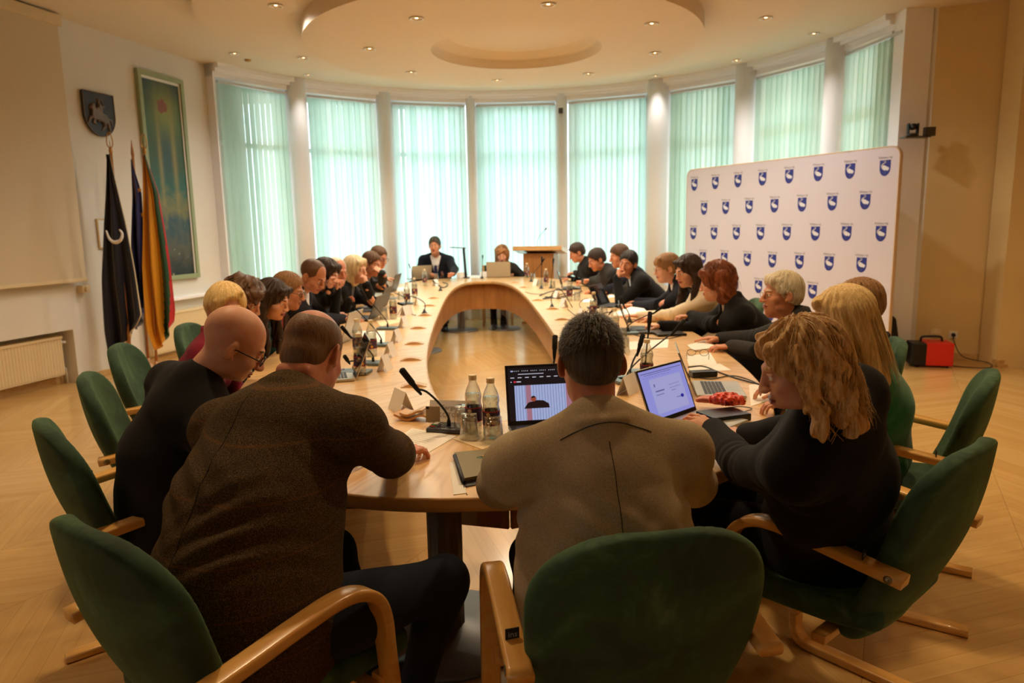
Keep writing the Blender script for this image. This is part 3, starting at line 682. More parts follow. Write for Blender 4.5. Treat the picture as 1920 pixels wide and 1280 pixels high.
def hair_mat(name, a, b, rough=.42, vs=7):
    m = bpy.data.materials.new(name); m.use_nodes = True; k = NT(m); c = k.coord('Object', (70, 70, vs))
    f = k.noise(c, 2, 4, .6, .4); k.l(k.ramp(f, [(.3, a), (.7, b)]), k.b.inputs['Base Color']); k.b.inputs['Roughness'].default_value = rough
    k.b.inputs['Specular IOR Level'].default_value = .35; k.bump(k.noise(k.coord('Object', (160, 160, vs * 1.5)), 2, 3), .5, .003); return m
def hm(name, a, b): return hair_mat(name, rgb(*a), rgb(*b))
HM = {'black': hm('hair_black', (24, 18, 16), (44, 34, 30)), 'dark': hm('hair_dark_brown', (34, 22, 16), (66, 44, 32)), 'brown': hm('hair_brown', (70, 44, 26), (112, 76, 46)),
      'auburn': hm('hair_auburn', (92, 44, 22), (150, 82, 44)), 'light': hm('hair_light_brown', (120, 82, 46), (176, 130, 82)), 'blonde': hm('hair_blonde', (210, 170, 106), (250, 220, 158)),
      'pale': hm('hair_pale_blonde', (206, 182, 136), (240, 222, 184)), 'white': hm('hair_white', (196, 182, 152), (232, 220, 194)), 'grey': hm('hair_greying', (50, 42, 34), (96, 84, 70)),
      'ginger': hm('hair_ginger', (140, 92, 54), (190, 138, 90)), 'wavy': hm('hair_dark_blonde', (166, 120, 68), (242, 200, 136)), 'stub': hm('hair_stubble', (104, 72, 48), (134, 98, 70))}
def cloth(name, a, b, sc=300, rough=.92, sheen=.04, bmp=.3):
    m = bpy.data.materials.new(name); m.use_nodes = True; k = NT(m)
    f = k.noise(k.coord(), sc, 3, .7); g = k.noise(k.coord(), 6, 3); q = k.math('ADD', k.math('MULTIPLY', f, .75), k.math('MULTIPLY', g, .25))
    k.l(k.ramp(q, [(.36, a), (.64, b)]), k.b.inputs['Base Color']); k.b.inputs['Roughness'].default_value = rough; k.b.inputs['Sheen Weight'].default_value = sheen
    k.b.inputs['Specular IOR Level'].default_value = .25; k.bump(f, bmp, .002); return m
def tweed():
    m = bpy.data.materials.new('brown_tweed'); m.use_nodes = True; k = NT(m)
    f = k.noise(k.coord(), 480, 2, .7); q = k.noise(k.coord(), 1500, 1)
    base = k.ramp(f, [(.38, rgb(38, 30, 21)), (.5, rgb(72, 57, 38)), (.66, rgb(124, 100, 66))])
    sx = k.n('SeparateXYZ'); k.l(k.coord(), sx.inputs[0]); l1 = k.math('LESS_THAN', k.math('ABSOLUTE', k.math('SUBTRACT', k.math('FRACT', k.math('MULTIPLY', sx.outputs[2], 9.5)), .5)), .022)
    k.l(k.mix(k.math('MULTIPLY', k.math('MULTIPLY', l1, k.math('GREATER_THAN', q, .5)), .45), base, rgb(140, 84, 36)), k.b.inputs['Base Color'])
    k.b.inputs['Roughness'].default_value = .95; k.b.inputs['Specular IOR Level'].default_value = .15; k.bump(f, .5, .003); return m
CL = {'tweed': tweed(), 'taupe': cloth('taupe_wool', rgb(160, 142, 112), rgb(196, 178, 146), 340), 'black': cloth('black_cloth', rgb(9, 9, 10), rgb(18, 17, 19)),
      'navy': cloth('navy_cloth', rgb(14, 16, 28), rgb(26, 29, 44)), 'coat': cloth('black_wool_coat', rgb(11, 11, 13), rgb(23, 22, 25)), 'charcoal': cloth('charcoal_cloth', rgb(32, 31, 31), rgb(52, 49, 48)),
      'burgundy': cloth('burgundy_blouse', rgb(104, 22, 42), rgb(136, 34, 58)), 'green': cloth('emerald_dress', rgb(10, 104, 62), rgb(18, 126, 78), 500, .7, .3, .1), 'pine': cloth('dark_green_knit', rgb(18, 48, 42), rgb(30, 66, 58)),
      'cream': cloth('cream_blouse', rgb(222, 206, 178), rgb(240, 226, 202), 400), 'white': cloth('white_shirt', rgb(226, 226, 230), rgb(240, 240, 242), 400), 'brown': cloth('dark_brown_cardigan', rgb(52, 34, 26), rgb(74, 50, 38)),
      'red': cloth('rust_red_shirt', rgb(140, 36, 24), rgb(168, 54, 36)), 'denim': cloth('dark_denim', rgb(22, 28, 42), rgb(40, 50, 70), 900), 'grey': cloth('grey_knit', rgb(88, 84, 84), rgb(118, 112, 110)),
      'blueshirt': cloth('pale_blue_shirt', rgb(170, 190, 220), rgb(190, 206, 232)), 'tie': cloth('dark_blue_tie', rgb(34, 36, 74), rgb(58, 60, 104), 500), 'scarf': cloth('beige_patterned_scarf', rgb(150, 134, 112), rgb(200, 186, 164), 60),
      'tank': cloth('dark_knit_vest', rgb(22, 24, 34), rgb(36, 38, 50))}
m_shoe = mat('black_leather', rgb(14, 13, 13), .35); m_dark = mat('dark_seam', rgb(20, 15, 10), .9); m_wool = m_dark
m_glf = mat('dark_spectacle_frame', rgb(30, 28, 28), .35); m_glm = mat('thin_metal_frame', rgb(180, 160, 120), .25, metal=1)
m_lens = m_glass

def head_vol(h, fem=0., fat=0., mouth=0.):
    V = Vol((-.11, -.14, -.26), (.11, .15, .15), h); f = fem
    V.ell((0, -.018, .036), (.077 - .003 * f, .098, .086), k=.02)
    V.ell((0, .028, -.03), (.060 - .004 * f + .004 * fat, .060, .088 - .004 * f), k=.03)
    V.ell((0, .022, -.072), (.053 - .007 * f + .010 * fat, .056, .040), k=.03)
    V.ell((0, .070, -.099 + .005 * f), (.020 - .004 * f, .018, .015), k=.025)
    for s_ in (-1, 1):
        V.ell((s_ * .040, .056, -.026), (.021, .022, .019), k=.025)
        V.ell((s_ * .030, .098, .004), (.017, .019, .0125), k=.014, op='s')
        V.cone((s_ * .012, .086, .024), (s_ * .038, .076, .024), .0075, .005, k=.012)
        V.ell((s_ * .0305, .0745, .002), (.0125, .0125, .0125), k=.004)
        V.cone((s_ * .019, .0865, .0095), (s_ * .042, .0775, .0085), .0032, .003, k=.005)
        V.cone((s_ * .020, .0845, -.0075), (s_ * .041, .0775, -.006), .0032, .003, k=.006)
        V.ell((s_ * .0115, .100, -.034), (.0085, .0105, .008), k=.008)
        V.ell((s_ * .0065, .104, -.0415), (.0035, .005, .003), k=.003, op='s')
        Re = np.array(Matrix.Rotation(s_ * R(32), 3, 'Z') @ Matrix.Rotation(R(-10), 3, 'X'))
        V.ell((s_ * .0805, -.014, -.004), (.0070, .019, .032), Re, k=.006)
        V.ell((s_ * .0870, -.008, .003), (.005, .0095, .017), Re, k=.004, op='s')
        V.ell((s_ * .0765, -.002, -.027), (.006, .009, .009), k=.005)
    V.cone((0, .086, .016), (0, .1115 - .004 * f, -.031), .0075, .0115 - .002 * f, k=.012)
    V.econe((-.016, .0905, -.0585), (.016, .0905, -.0585), (0, 1, 0), .0075, .0048, .0075, .0048, k=.009)
    V.econe((-.013, .0895, -.0695), (.013, .0895, -.0695), (0, 1, 0), .0075, .0055, .0075, .0055, k=.009)
    V.econe((-.021, .093, -.0642), (.021, .093, -.0642), (0, 1, 0), .011, .0013 + .006 * mouth, .011, .0013 + .006 * mouth, k=.004, op='s')
    r = .054 - .011 * f + .012 * fat
    V.econe((0, -.022, -.05), (0, -.045, -.235), (1, 0, 0), r, r * .98, r * 1.08, r * 1.05, k=.03)
    if fat > .5:
        V.cone((-.036, -.079, -.082), (.036, -.079, -.082), .016, .016, k=.018)
    return V
_hc = {}
def head_mesh(h, fem, fat, lip, brow, mouth=0.):
    key = (h, fem, fat, mouth)
    if key not in _hc: _hc[key] = head_vol(h, fem, fat, mouth).mesh()
    v, q = _hc[key]; c = v[q].mean(1); x, y, z = c.T; ax = np.abs(x)
    mi = np.zeros(len(q), int)
    mi[(ax < .021) & (y > .082) & (((z + .0640) / .0115) ** 2 + (ax / .0225) ** 2 < 1)] = 1
    e = np.sqrt((ax - .0305) ** 2 + (y - .0745) ** 2 + (z - .002) ** 2)
    mi[(e < .0134) & (y > .078) & (np.abs(z - .0012) < .0052)] = 2
    mi[(np.sqrt((ax - .0295) ** 2 + (z - .0015) ** 2) < .0055) & (e < .0140) & (y > .08) & (np.abs(z - .0012) < .0054)] = 3
    t = (ax - .014) / .030; zb = .0235 + .005 * np.sin(np.clip(t, 0, 1) * 2.2)
    if brow: mi[(t > 0) & (t < 1) & (np.abs(z - zb) < .0042 - .0018 * t) & (y > .05)] = 4
    return v.copy(), q, mi
HAND_N = 4
def hand_vol(pose, h=.0028):
    V = Vol((-.075, -.05, -.09), (.085, .20, .05), h); V.econe((0, -.04, 0), (0, .01, 0), (1, 0, 0), .026, .019, .029, .017, k=.02)
    V.econe((.001, .02, 0), (-.001, .078, 0), (1, 0, 0), .034, .0165, .040, .013, k=.02)
    V.cone((.018, .018, -.006), (.034, .050, -.010), .018, .014, k=.02)
    curl = {'flat': (8, 12, 8), 'relax': (24, 34, 22), 'fist': (74, 92, 60), 'grip': (52, 62, 40), 'type': (22, 46, 26)}[pose]
    for i, (bx, by, L, r) in enumerate(((-.031, .080, .060, .0072), (-.0105, .088, .074, .0082), (.0105, .090, .080, .0084), (.0315, .085, .072, .0082))):
        p = V3(bx, by, .001); a = 0; sp = (bx * 1.6) * (1.2 if pose == 'flat' else .6); P = [p + V3(0, -.03, 0), p]; RR = [r * 1.05, r]
        for j, (fr, cu) in enumerate(zip((.46, .31, .25), curl)):
            a += R(cu + (3 * (1.5 - i) if j == 0 and pose != 'fist' else 0)); p = p + L * fr * V3(math.sin(sp) * math.cos(a), math.cos(sp) * math.cos(a), -math.sin(a)); P.append(p); RR.append(r * (1 - .09 * (j + 1)))
        V.chain(P, RR, k=.004)
        V.ell(P[1] + V3(0, .002, .003), (.008, .010, .006), k=.006)
    tp = {'flat': [(.034, .045, -.006), (.058, .068, -.010), (.070, .094, -.014)], 'relax': [(.034, .045, -.010), (.054, .070, -.022), (.058, .096, -.034)], 'type': [(.034, .045, -.010), (.054, .070, -.022), (.056, .094, -.034)],
          'fist': [(.032, .045, -.014), (.044, .066, -.036), (.024, .084, -.046)], 'grip': [(.034, .045, -.014), (.050, .072, -.034), (.042, .098, -.046)]}[pose]
    V.chain([V3(.022, .022, -.006)] + [V3(*q) for q in tp], [.014, .0125, .0100, .0082], k=.008)
    return V.mesh()
_hv = {}
def hand_mesh(pose, left):
    if pose not in _hv: _hv[pose] = hand_vol(pose)
    v, q = _hv[pose]
    if left: v = v * np.array([-1, 1, 1]); q = q[:, ::-1]   # template is a right hand seen from its back: thumb at +x is the LEFT side for a left hand after the flip
    return v, q
def hair_vol(style, h, seed=0, t=None):
    long_ = style in ('long', 'longs', 'longfront', 'wavy'); V = Vol((-.17, -.20, -.50 if long_ else -.26), (.17, .16, .22), h)
    T = {'short': .014, 'crop': .003, 'fringe': .014, 'bob': .022, 'curly': .028, 'comb': .012, 'side': .016, 'long': .012, 'longs': .010, 'longfront': .012, 'wavy': .013, 'volume': .024, 'balding': .006}[style] if t is None else t
    V.ell((0, -.020, .038), (.078 + T * (.5 if style in ('short', 'comb', 'fringe', 'balding') else 1), .099 + T, .088 + T), k=.0)
    if style in ('short', 'crop', 'comb', 'fringe', 'balding'):
        V.ell((0, -.048, -.01), (.064 + T, .066 + T, .065), k=.02)
        V.half((0, -.07, -.056), (0, .35, -1)); V.half((0, .018, -.010), (0, 1, -.95), k=.012) if style != 'fringe' else V.half((0, .02, -.02), (0, 1, -1.2), k=.012)
        for s_ in (-1, 1): V.ell((s_ * .088, -.008, -.012), (.028, .024, .036), k=.008, op='s')
        if style in ('fringe', 'comb'): V.econe((-.045, .060, .085), (.05, .055, .080), (0, 0, 1), .026, .022, .03, .022, k=.02)
        if style == 'fringe': V.ell((0, .070, .060), (.062, .03, .026), k=.02)
        V.ell((0, .13, -.022 if style != 'fringe' else -.052), (.085, .10, .105), k=.01, op='s')
    elif style in ('bob', 'curly', 'side', 'volume'):
        d = {'bob': -.10, 'curly': -.075, 'side': -.06, 'volume': -.085}[style]; w_ = .078 + T
        V.econe((0, -.045, .02), (0, -.055, d), (1, 0, 0), w_ + .002, .070 + T * .5, w_ + (.008 if style != 'side' else -.016), .060 + T * .4, k=.03)
        V.ell((0, .112, -.045), (.074, .080, .120), k=.014, op='s'); V.ell((0, .065, -.13), (.066, .085, .085), k=.01, op='s')
        if style == 'side':
            V.econe((-.050, .068, .088), (.068, .052, .050), (0, 0, 1), .013, .013, .013, .011, k=.015)
            for s_ in (-1, 1): V.ell((s_ * .090, -.0, -.016), (.03, .022, .036), k=.008, op='s')
        else: V.econe((-.05, .072, .085), (.05, .072, .085), (0, 0, 1), .022, .018, .022, .018, k=.02)
    elif style in ('long', 'longs', 'longfront', 'wavy'):
        L = {'long': -.40, 'longs': -.25, 'longfront': -.33, 'wavy': -.17}[style]
        V.econe((0, -.045, .02), (0, -.085, L), (1, 0, 0), .084 + T, .07, .078 + T, .035, k=.03)
        for s_ in (-1, 1):
            V.chain([V3(s_ * .072, .0, .05), V3(s_ * .086, .0, -.04), V3(s_ * .090, -.0, -.14), V3(s_ * (.10 if style == 'wavy' else .085), .0 if style != 'longfront' else .05, L + .02)], (.02, .022, .026, .016), k=.02)
            if style == 'longfront': V.chain([V3(s_ * .085, .02, -.12), V3(s_ * .085, .075, -.26), V3(s_ * .075, .09, -.34)], (.02, .024, .012), k=.02)
        V.ell((0, .114, -.06), (.064, .074, .132), k=.012, op='s'); V.ell((0, .055, -.16), (.056, .082, .10), k=.01, op='s')
        V.econe((-.05, .070, .085), (.05, .070, .085), (0, 0, 1), .018, .016, .018, .016, k=.02)
    X, Y, Z = V.ax[0][:, None, None], V.ax[1][None, :, None], V.ax[2][None, None, :]; az = np.arctan2(X, -(Y + .02))
    if style in ('curly', 'volume'): V.wob(.0085 if style == 'curly' else .006, 120 if style == 'curly' else 85, seed); V.wob(.008, 50, seed + 1)
    elif style == 'wavy': V.g += (.004 * np.sin(26 * az + 2.6 * np.sin(Z * 38 + 2 * az)) + .006 * np.sin(9 * az + 3.2 * np.sin(Z * 30))).astype(np.float32)
    elif style != 'crop': V.g += (.0016 * np.sin(46 * az + 2 * np.sin(Z * 20)) + .0022 * np.sin(17 * az + 1.4 * np.sin(Z * 28 + 1))).astype(np.float32)
    return V.mesh()
def strands(n, L, r0, wave=.0, freq=40, off=.012, seed=3, fringe=.5, th0=8, seg=13, lift=0., front=52, spread=.3, part=0.):
    """flowing locks that start near the crown, follow the skull and hang; head-local coordinates. returns verts, quads"""
    g = np.random.default_rng(seed); vs, fs = [], []; nb = 0
    for i in range(n):
        az = g.uniform(-PI, PI); th = R(g.uniform(th0, 88)) if g.random() < .65 else R(g.uniform(th0, 35)); th = min(th, R(60)) if abs(az) < R(front) else th; o = g.uniform(-.004, off); ln = L * g.uniform(.78, 1.08)
        face = abs(az) < R(front); P = []; p = None; az0 = az; ph = g.uniform(0, 6.28); fq = freq * g.uniform(.8, 1.2); amp = wave * g.uniform(.5, 1.3); s = 0; stp = ln / (seg - 1)
        mx_ = ln * (fringe * g.uniform(.8, 1.1) if face else 1)
        for j in range(seg):
            if p is None or (th < R(93) and (not face or th < R(72))):
                rx, ry, rz = .079 + o, .100 + o, .089 + o
                p = V3(rx * math.sin(th) * math.sin(az), -.02 + ry * math.sin(th) * math.cos(az), .038 + rz * math.cos(th))
                th += stp / .095
                if face: az += math.copysign(spread * stp / .095, az)
            else:
                p = p + V3(0, -.10 * stp if not face else .0, -stp); 
            u = V3(math.cos(az), -math.sin(az), 0); rr = min(1, s / .05)
            P.append(p + u * amp * rr * (.4 + 1.4 * s / ln) * math.sin(fq * s + ph) + V3(math.sin(az), math.cos(az), 0) * (amp * .7 * rr * math.cos(fq * s + ph) + lift * s)); s += stp
            if s > mx_ and len(P) > 3: break
        P = np.array(P); m = len(P); Tn = np.gradient(P, axis=0); Tn /= np.linalg.norm(Tn, axis=1)[:, None] + 1e-9
        U = np.cross(Tn, V3(math.sin(az0), math.cos(az0), .3)); U /= np.linalg.norm(U, axis=1)[:, None] + 1e-9; W = np.cross(Tn, U)
        rad = r0 * g.uniform(.6, 1.4) * (1 - .75 * (np.arange(m) / (m - 1)) ** 1.5); rad[0] *= .6
        ring = [P + rad[:, None] * (math.cos(a) * U * 1.5 + math.sin(a) * W * .7) for a in (0.3, 2.4, 4.5)]
        vs.append(np.stack(ring, 1).reshape(-1, 3)); ii = nb + 3 * np.arange(m - 1)[:, None]
        for a, b in ((0, 1), (1, 2), (2, 0)): fs.append(np.c_[ii[:, 0] + a, ii[:, 0] + b, ii[:, 0] + 3 + b, ii[:, 0] + 3 + a])
        nb += 3 * m
    return np.concatenate(vs), np.concatenate(fs)
def short_strands(n, L, r0, seed=5, top=(0, -.055, .12)):
    g = np.random.default_rng(seed); d = g.normal(size=(n * 3, 3)); d /= np.linalg.norm(d, axis=1)[:, None]
    p = V3(0, -.02, .038) + d * V3(.081, .1015, .091); keep = (p[:, 2] > -.055 + .5 * np.maximum(p[:, 1] + .03, 0) + .0) & ~((p[:, 1] > .045) & (p[:, 2] < .078)) & ~((np.abs(p[:, 0]) > .06) & (p[:, 1] > -.035) & (p[:, 2] < .03))
    p, d = p[keep][:n], d[keep][:n]; m = len(p)
    flow = p - np.array(top); flow -= d * (flow * d).sum(1)[:, None]; flow /= np.linalg.norm(flow, axis=1)[:, None] + 1e-6; flow += g.normal(size=(m, 3)) * .25
    Ls = (L * g.uniform(.6, 1.2, m) * np.clip(.5 + (p[:, 2] + .06) * 5, .35, 1.2))[:, None]
    a = p - d * .002; b = p + flow * Ls * .55 + d * Ls * .22; c = p + flow * Ls + d * Ls * .20
    sd = np.cross(flow, d); sd /= np.linalg.norm(sd, axis=1)[:, None]; w_ = r0
    v = np.stack([a - sd * w_, a + sd * w_, b - sd * w_, b + sd * w_, c - sd * w_ * .2, c + sd * w_ * .2], 1).reshape(-1, 3)
    i = 6 * np.arange(m)[:, None]; return v, np.concatenate([np.c_[i, i + 1, i + 3, i + 2], np.c_[i + 2, i + 3, i + 5, i + 4]])
def joinm(parts):
    """parts: (verts, quads, material index or array)"""
    v = []; f = []; m = []; n = 0
    for a, b, c in parts:
        v.append(a); f.append(b + n); m.append(np.full(len(b), c) if np.isscalar(c) else c); n += len(a)
    return np.concatenate(v), np.concatenate(f), np.concatenate(m)
from mathutils.bvhtree import BVHTree
def seam(v, q, pts, d, mb, r=.0012, back=.4):
    """thin stitched line laid on a surface: pts are shot along direction d on to the mesh"""
    T = BVHTree.FromPolygons([tuple(x) for x in v], [tuple(int(i) for i in x) for x in q]); d = Vector(d).normalized(); o = []
    for p in pts:
        h = T.ray_cast(Vector(p) - d * back, d)
        if h[0] is not None: o.append(np.array(h[0]) - np.array(d) * r * .4)
    if len(o) > 2: mb.tube(o, r, 5)
def smooth01(x): x = np.clip(x, 0, 1); return x * x * (3 - 2 * x)

def person(head, hip, face, label, hy=None, hp=8, hr=0, sw=.20, bulk=1., fem=0, fat=0, skin='fair', hair=('short', 'dark'), top='black', inner=None, tie=None, hands=None,
           legs='black', near=0, twist=0, curv=.05, group=None, glasses=None, style='jacket', vneck=.22, red=False, scale=1., knees=None, up_len=.285, fo_len=.255, mouth=0., poles=(None, None), feet=None, pants='trousers', collar=True, seat=.555, fn=None, hs=1.):
    """head: world position of the head centre; hip: (x, y) on the floor plane; face: torso yaw in degrees"""
    O = V3(hip[0], hip[1], 0); f_ = R(face); hy_ = R(face if hy is None else hy)
    Hc = np.array(head, float); H = V3(hip[0], hip[1], seat); Rh = rotm(hy_, R(hp), R(hr)); S = scale
    fh = V3(-math.sin(f_), math.cos(f_), 0); xr = V3(math.cos(f_ + R(twist)), math.sin(f_ + R(twist)), 0)
    up = Hc - H; up /= np.linalg.norm(up)
    for _ in range(2):
        Rt = np.c_[xr, np.cross(up, xr), up]; Rt[:, 0] = np.cross(Rt[:, 1], Rt[:, 2]); N = Hc + Rh @ V3(0, -.035, -.085) * S + Rt @ V3(0, -.022, -.07) * S
        Mid = .5 * (N + H) - fh * curv; up = N - Mid; up /= np.linalg.norm(up)
    X = Rt[:, 0]; Fw = Rt[:, 1]; C1 = N - up * .13
    hn = .0055 if near == 2 else (.007 if near == 1 else .010)
    # arms
    Sj = [N - up * .092 + X * s_ * sw + Fw * .012 for s_ in (-1, 1)]; E, Wp = [None, None], [None, None]
    hs_ = hands or [None, None]; HT = []
    for i, s_ in enumerate((-1, 1)):
        hd = hs_[i]
        if hd is None: hd = dict(p=H + fh * .30 + xr * s_ * .12 + V3(0, 0, .10), t='relax')
        W_ = np.array(hd['p'], float); d = W_ - Sj[i]; L = np.linalg.norm(d); a, b = up_len, fo_len
        if L > (a + b) * .985: kf = L / ((a + b) * .985); a *= min(kf, 1.16); b *= min(kf, 1.16); 
        if L > (a + b) * .985: W_ = Sj[i] + d / L * (a + b) * .985; d = W_ - Sj[i]; L = np.linalg.norm(d)
        e = d / L; ca = (a * a + L * L - b * b) / (2 * a * L); hh = a * math.sqrt(max(0, 1 - ca * ca)); pole = V3(0, 0, -1) + xr * s_ * .75 - fh * .15 if poles[i] is None else np.array(poles[i], float)
        if poles[i] is None and 'd' in hd and hd['d'][2] > .45: pole = fh * .9 + V3(0, 0, -.9) + xr * s_ * .25
        pole = pole - e * (pole @ e); pole /= np.linalg.norm(pole); E[i] = Sj[i] + e * ca * a + pole * hh; Wp[i] = W_; HT.append(hd)
    hem = style in ('jacket', 'coat'); b_ = bulk
    pts = np.array([N, H, *Sj, *E, *Wp]); lo, hi = pts.min(0) - .22 * max(1, b_), pts.max(0) + .20 * max(1, b_); lo[2] = min(.42, lo[2] + .1)
    def torso(V, g=0., arms=True):
        sd = xr
        V.econe(C1, Mid, X, (sw * .86) + g, (.108 * b_) + g, .165 * b_ + g, .128 * b_ + g, k=.04)
        V.econe(Mid, H + V3(0, 0, .02), sd, .165 * b_ + g, .128 * b_ + g, min(.185 * b_, .205) + g, .150 * b_ + g, k=.05)
        if fem: 
            for s_ in (-1, 1): V.ell(C1 - up * .06 + X * s_ * .075 + Fw * (.085 * b_ + .01), (.062, .055, .06), Rt, k=.05)
        for i, s_ in enumerate((-1, 1)):
            V.cone(N - up * .055 + X * s_ * .03, Sj[i] + up * .004, .058 + g, .060 + g, k=.05)
            V.cone(N + up * .005 + X * s_ * .02, Sj[i] + up * .022 - X * s_ * .04, .046 + g, .044 + g, k=.05)
            if arms:
                V.cone(Sj[i], E[i], .055 * b_ ** .5 + g, .048 * b_ ** .5 + g, k=.045); V.cone(E[i], Wp[i] , .049 * b_ ** .5 + g, .033 + g, k=.02)
    # clothes
    V = Vol(lo, hi, hn); torso(V, .008 if hem else 0.)
    if hem:
        V.econe(H + V3(0, 0, .12) - fh * .01, H + V3(0, 0, -.05) - fh * .015, xr, min(.19 * b_, .215), .155 * b_, min(.205 * b_, .218), .175 * b_, k=.05)
        V.half((0, 0, .455), (0, 0, -1), k=.01)
    for i in (0, 1):     # creases at elbows and armpits
        for c, dr, am, rr, lam in ((E[i], Wp[i] - Sj[i], .0042, .065, .043), (Sj[i] - up * .09 + X * (-1, 1)[i] * -.02, up + X * (-1, 1)[i] * .5, .0045, .09, .055)):
            dr = dr / np.linalg.norm(dr)
            def ff(x, y, z, c=c, dr=dr, am=am, rr=rr, lam=lam):
                a, b, g_ = x - c[0], y - c[1], z - c[2]; return am * np.sin(2 * PI * (a * dr[0] + b * dr[1] + g_ * dr[2]) / lam + 9 * (a * dr[1] - b * dr[0]) + 8 * g_) * np.exp(-(a * a + b * b + g_ * g_) / rr ** 2)
            V.put(ff, c - 2 * rr, c + 2 * rr, 0, 'add')
    V.wob(.003, 26, int(abs(hip[0]) * 97 + hip[1] * 31) % 1000)
    if fn: fn(V, dict(N=N, H=H, Mid=Mid, X=X, F=Fw, up=up, S=Sj, E=E, W=Wp, xr=xr, fh=fh))
    if inner:
        zb = vneck
        def wedge(x, y, z):
            a, b, c = x - N[0], y - N[1], z - N[2]; px = a * X[0] + b * X[1] + c * X[2]; py = a * Fw[0] + b * Fw[1] + c * Fw[2]; pz = a * up[0] + b * up[1] + c * up[2]
            return np.maximum(np.abs(px) - np.maximum((pz + zb + .05) * .24, 0) - .0005 * 0, .035 - py) + 0 * pz
        V.put(wedge, N - .5, N + .5, .004, 's')
    if collar and hem:
        V.econe(N - up * .06, N - up * .012 - Fw * .012, X, .078, .074, .068, .064, k=.03)
        for s_ in (-1, 1):
            cp = [N + Rt @ V3(x * s_, y, z) for x, y, z in ((0, -.072, .012), (.045, -.058, .012), (.072, -.012, .0), (.066, .035, -.025), (.055, .075, -.07), (.035, .105, -.13))]
            V.chain(smoothpath(cp, 3), .0125, k=.01)
    elif collar:
        cp = [N + Rt @ V3(.060 * math.cos(a), -.012 + .058 * math.sin(a), -.012 - .018 * math.sin(a)) for a in np.linspace(0, 2 * PI, 14)]; V.chain(cp, .010, k=.012)
    cv, cq = V.mesh(); cv = cv - O
    root = empty('person', tuple(O)); tag(root, label, 'person', group)
    tn = {'jacket': 'jacket', 'coat': 'coat', 'blouse': 'blouse', 'sweater': 'sweater', 'dress': 'dress'}[style]
    top_o = link(tn, new_mesh(tn, cv, cq, CL[top]), root)
    if inner:
        V = Vol(np.minimum(C1, Mid) - .3, np.maximum(C1, Mid) + .32, max(hn, .007)); torso(V, -.004, arms=False)
        def keep(x, y, z):
            a, b, c = x - N[0], y - N[1], z - N[2]; return -(a * Fw[0] + b * Fw[1] + c * Fw[2]) + .02
        V.half(N + Fw * .02, -Fw, k=.003)
        cp = [N + Rt @ V3(.058 * math.cos(a), -.010 + .056 * math.sin(a), .004 - .022 * math.sin(a)) for a in np.linspace(0, 2 * PI, 14)]; V.chain(cp, .009, k=.006)
        v, q = V.mesh(); so = link('shirt', new_mesh('shirt', v - O, q, CL[inner]), root)
        if tie:
            V = Vol(N - .42, N + .22, .006); yc = .108 * b_ + .006
            P = [N + Rt @ V3(0, .056, -.030), N + Rt @ V3(0, .080, -.07), N + Rt @ V3(0, yc + .012, -.15), Mid + Rt @ V3(0, .128 * b_ + .012, .02), Mid + Rt @ V3(0, .128 * b_ + .008, -.05)]
            V.ell(P[0], (.018, .014, .017), Rt, k=.004)
            for a, b, wa, wb in zip(P[:-1], P[1:], (.012, .018, .026, .032), (.018, .026, .032, .034)): V.econe(a, b, X, wa, .006, wb, .006, k=.004)
            v, q = V.mesh(); link('tie', new_mesh('tie', v - O, q, CL[tie]), root)
        for i in (0, 1):    # shirt cuffs
            d = Wp[i] - E[i]; d /= np.linalg.norm(d); mb = MB(); mb.tube([Wp[i] - O - d * .03, Wp[i] - O + d * .012], (.033, .031), 16); mb.build('cuff', CL[inner], so)
    # legs
    kn = knees or [H + fh * .42 + xr * s_ * .12 + V3(0, 0, -.03) for s_ in (-1, 1)]; ft = feet or [None, None]
    An = [(kn[i] * V3(1, 1, 0) - fh * .04 + V3(0, 0, .085)) if ft[i] is None else np.array(ft[i], float) for i in (0, 1)]
    P = np.array([H, *kn, *An]); V = Vol(P.min(0) - .17, P.max(0) + .17, .012 if near < 2 else .008)
    V.econe(H - xr * .06, H + xr * .06, (0, 0, 1), .10 * b_, .14 * b_, .10 * b_, .14 * b_, k=.04)
    for i, s_ in enumerate((-1, 1)):
        h0 = H + xr * s_ * .09 + V3(0, 0, -.01); V.cone(h0, kn[i], .088 * b_, .064, k=.04)
        if pants == 'trousers': V.cone(kn[i], An[i], .062, .046, k=.03)
        elif pants == 'skirt': V.cone(kn[i], kn[i] * .6 + An[i] * .4, .06, .055, k=.03)
    V.half((0, 0, .05), (0, 0, -1)); V.wob(.003, 24, 5); v, q = V.mesh(); link('trousers' if pants == 'trousers' else 'skirt', new_mesh('legs', v - O, q, CL[legs]), root)
    for i in (0, 1):
        V = Vol(An[i] - .25, An[i] + .25, .008); fd = fh; a0 = An[i] * V3(1, 1, 0)
        V.econe(a0 + V3(0, 0, .045) - fd * .03, a0 + V3(0, 0, .035) + fd * .14, (0, 0, 1), .045, .036, .026, .040, k=.02); V.cone(a0 + V3(0, 0, .05), a0 + V3(0, 0, .10), .04, .042, k=.03); V.half((0, 0, .004), (0, 0, -1), k=.002)
        v, q = V.mesh(); link('shoe', new_mesh('shoe', v - O, q, m_shoe), root)
    # body: head and neck, hands, core under the clothes
    hh = .0026 if near == 2 else (.0032 if near == 1 else .0045)
    v, q, mi = head_mesh(hh, fem, fat, red, True, mouth); w_ = smooth01((-v[:, 2] - .075) / .10)[:, None]
    ph_ = Hc + (v * S) @ Rh.T; pt_ = N - up * .025 + ((v - V3(0, -.042, -.185)) * S) @ Rt.T; parts = [((1 - w_) * ph_ + w_ * pt_, q, mi)]
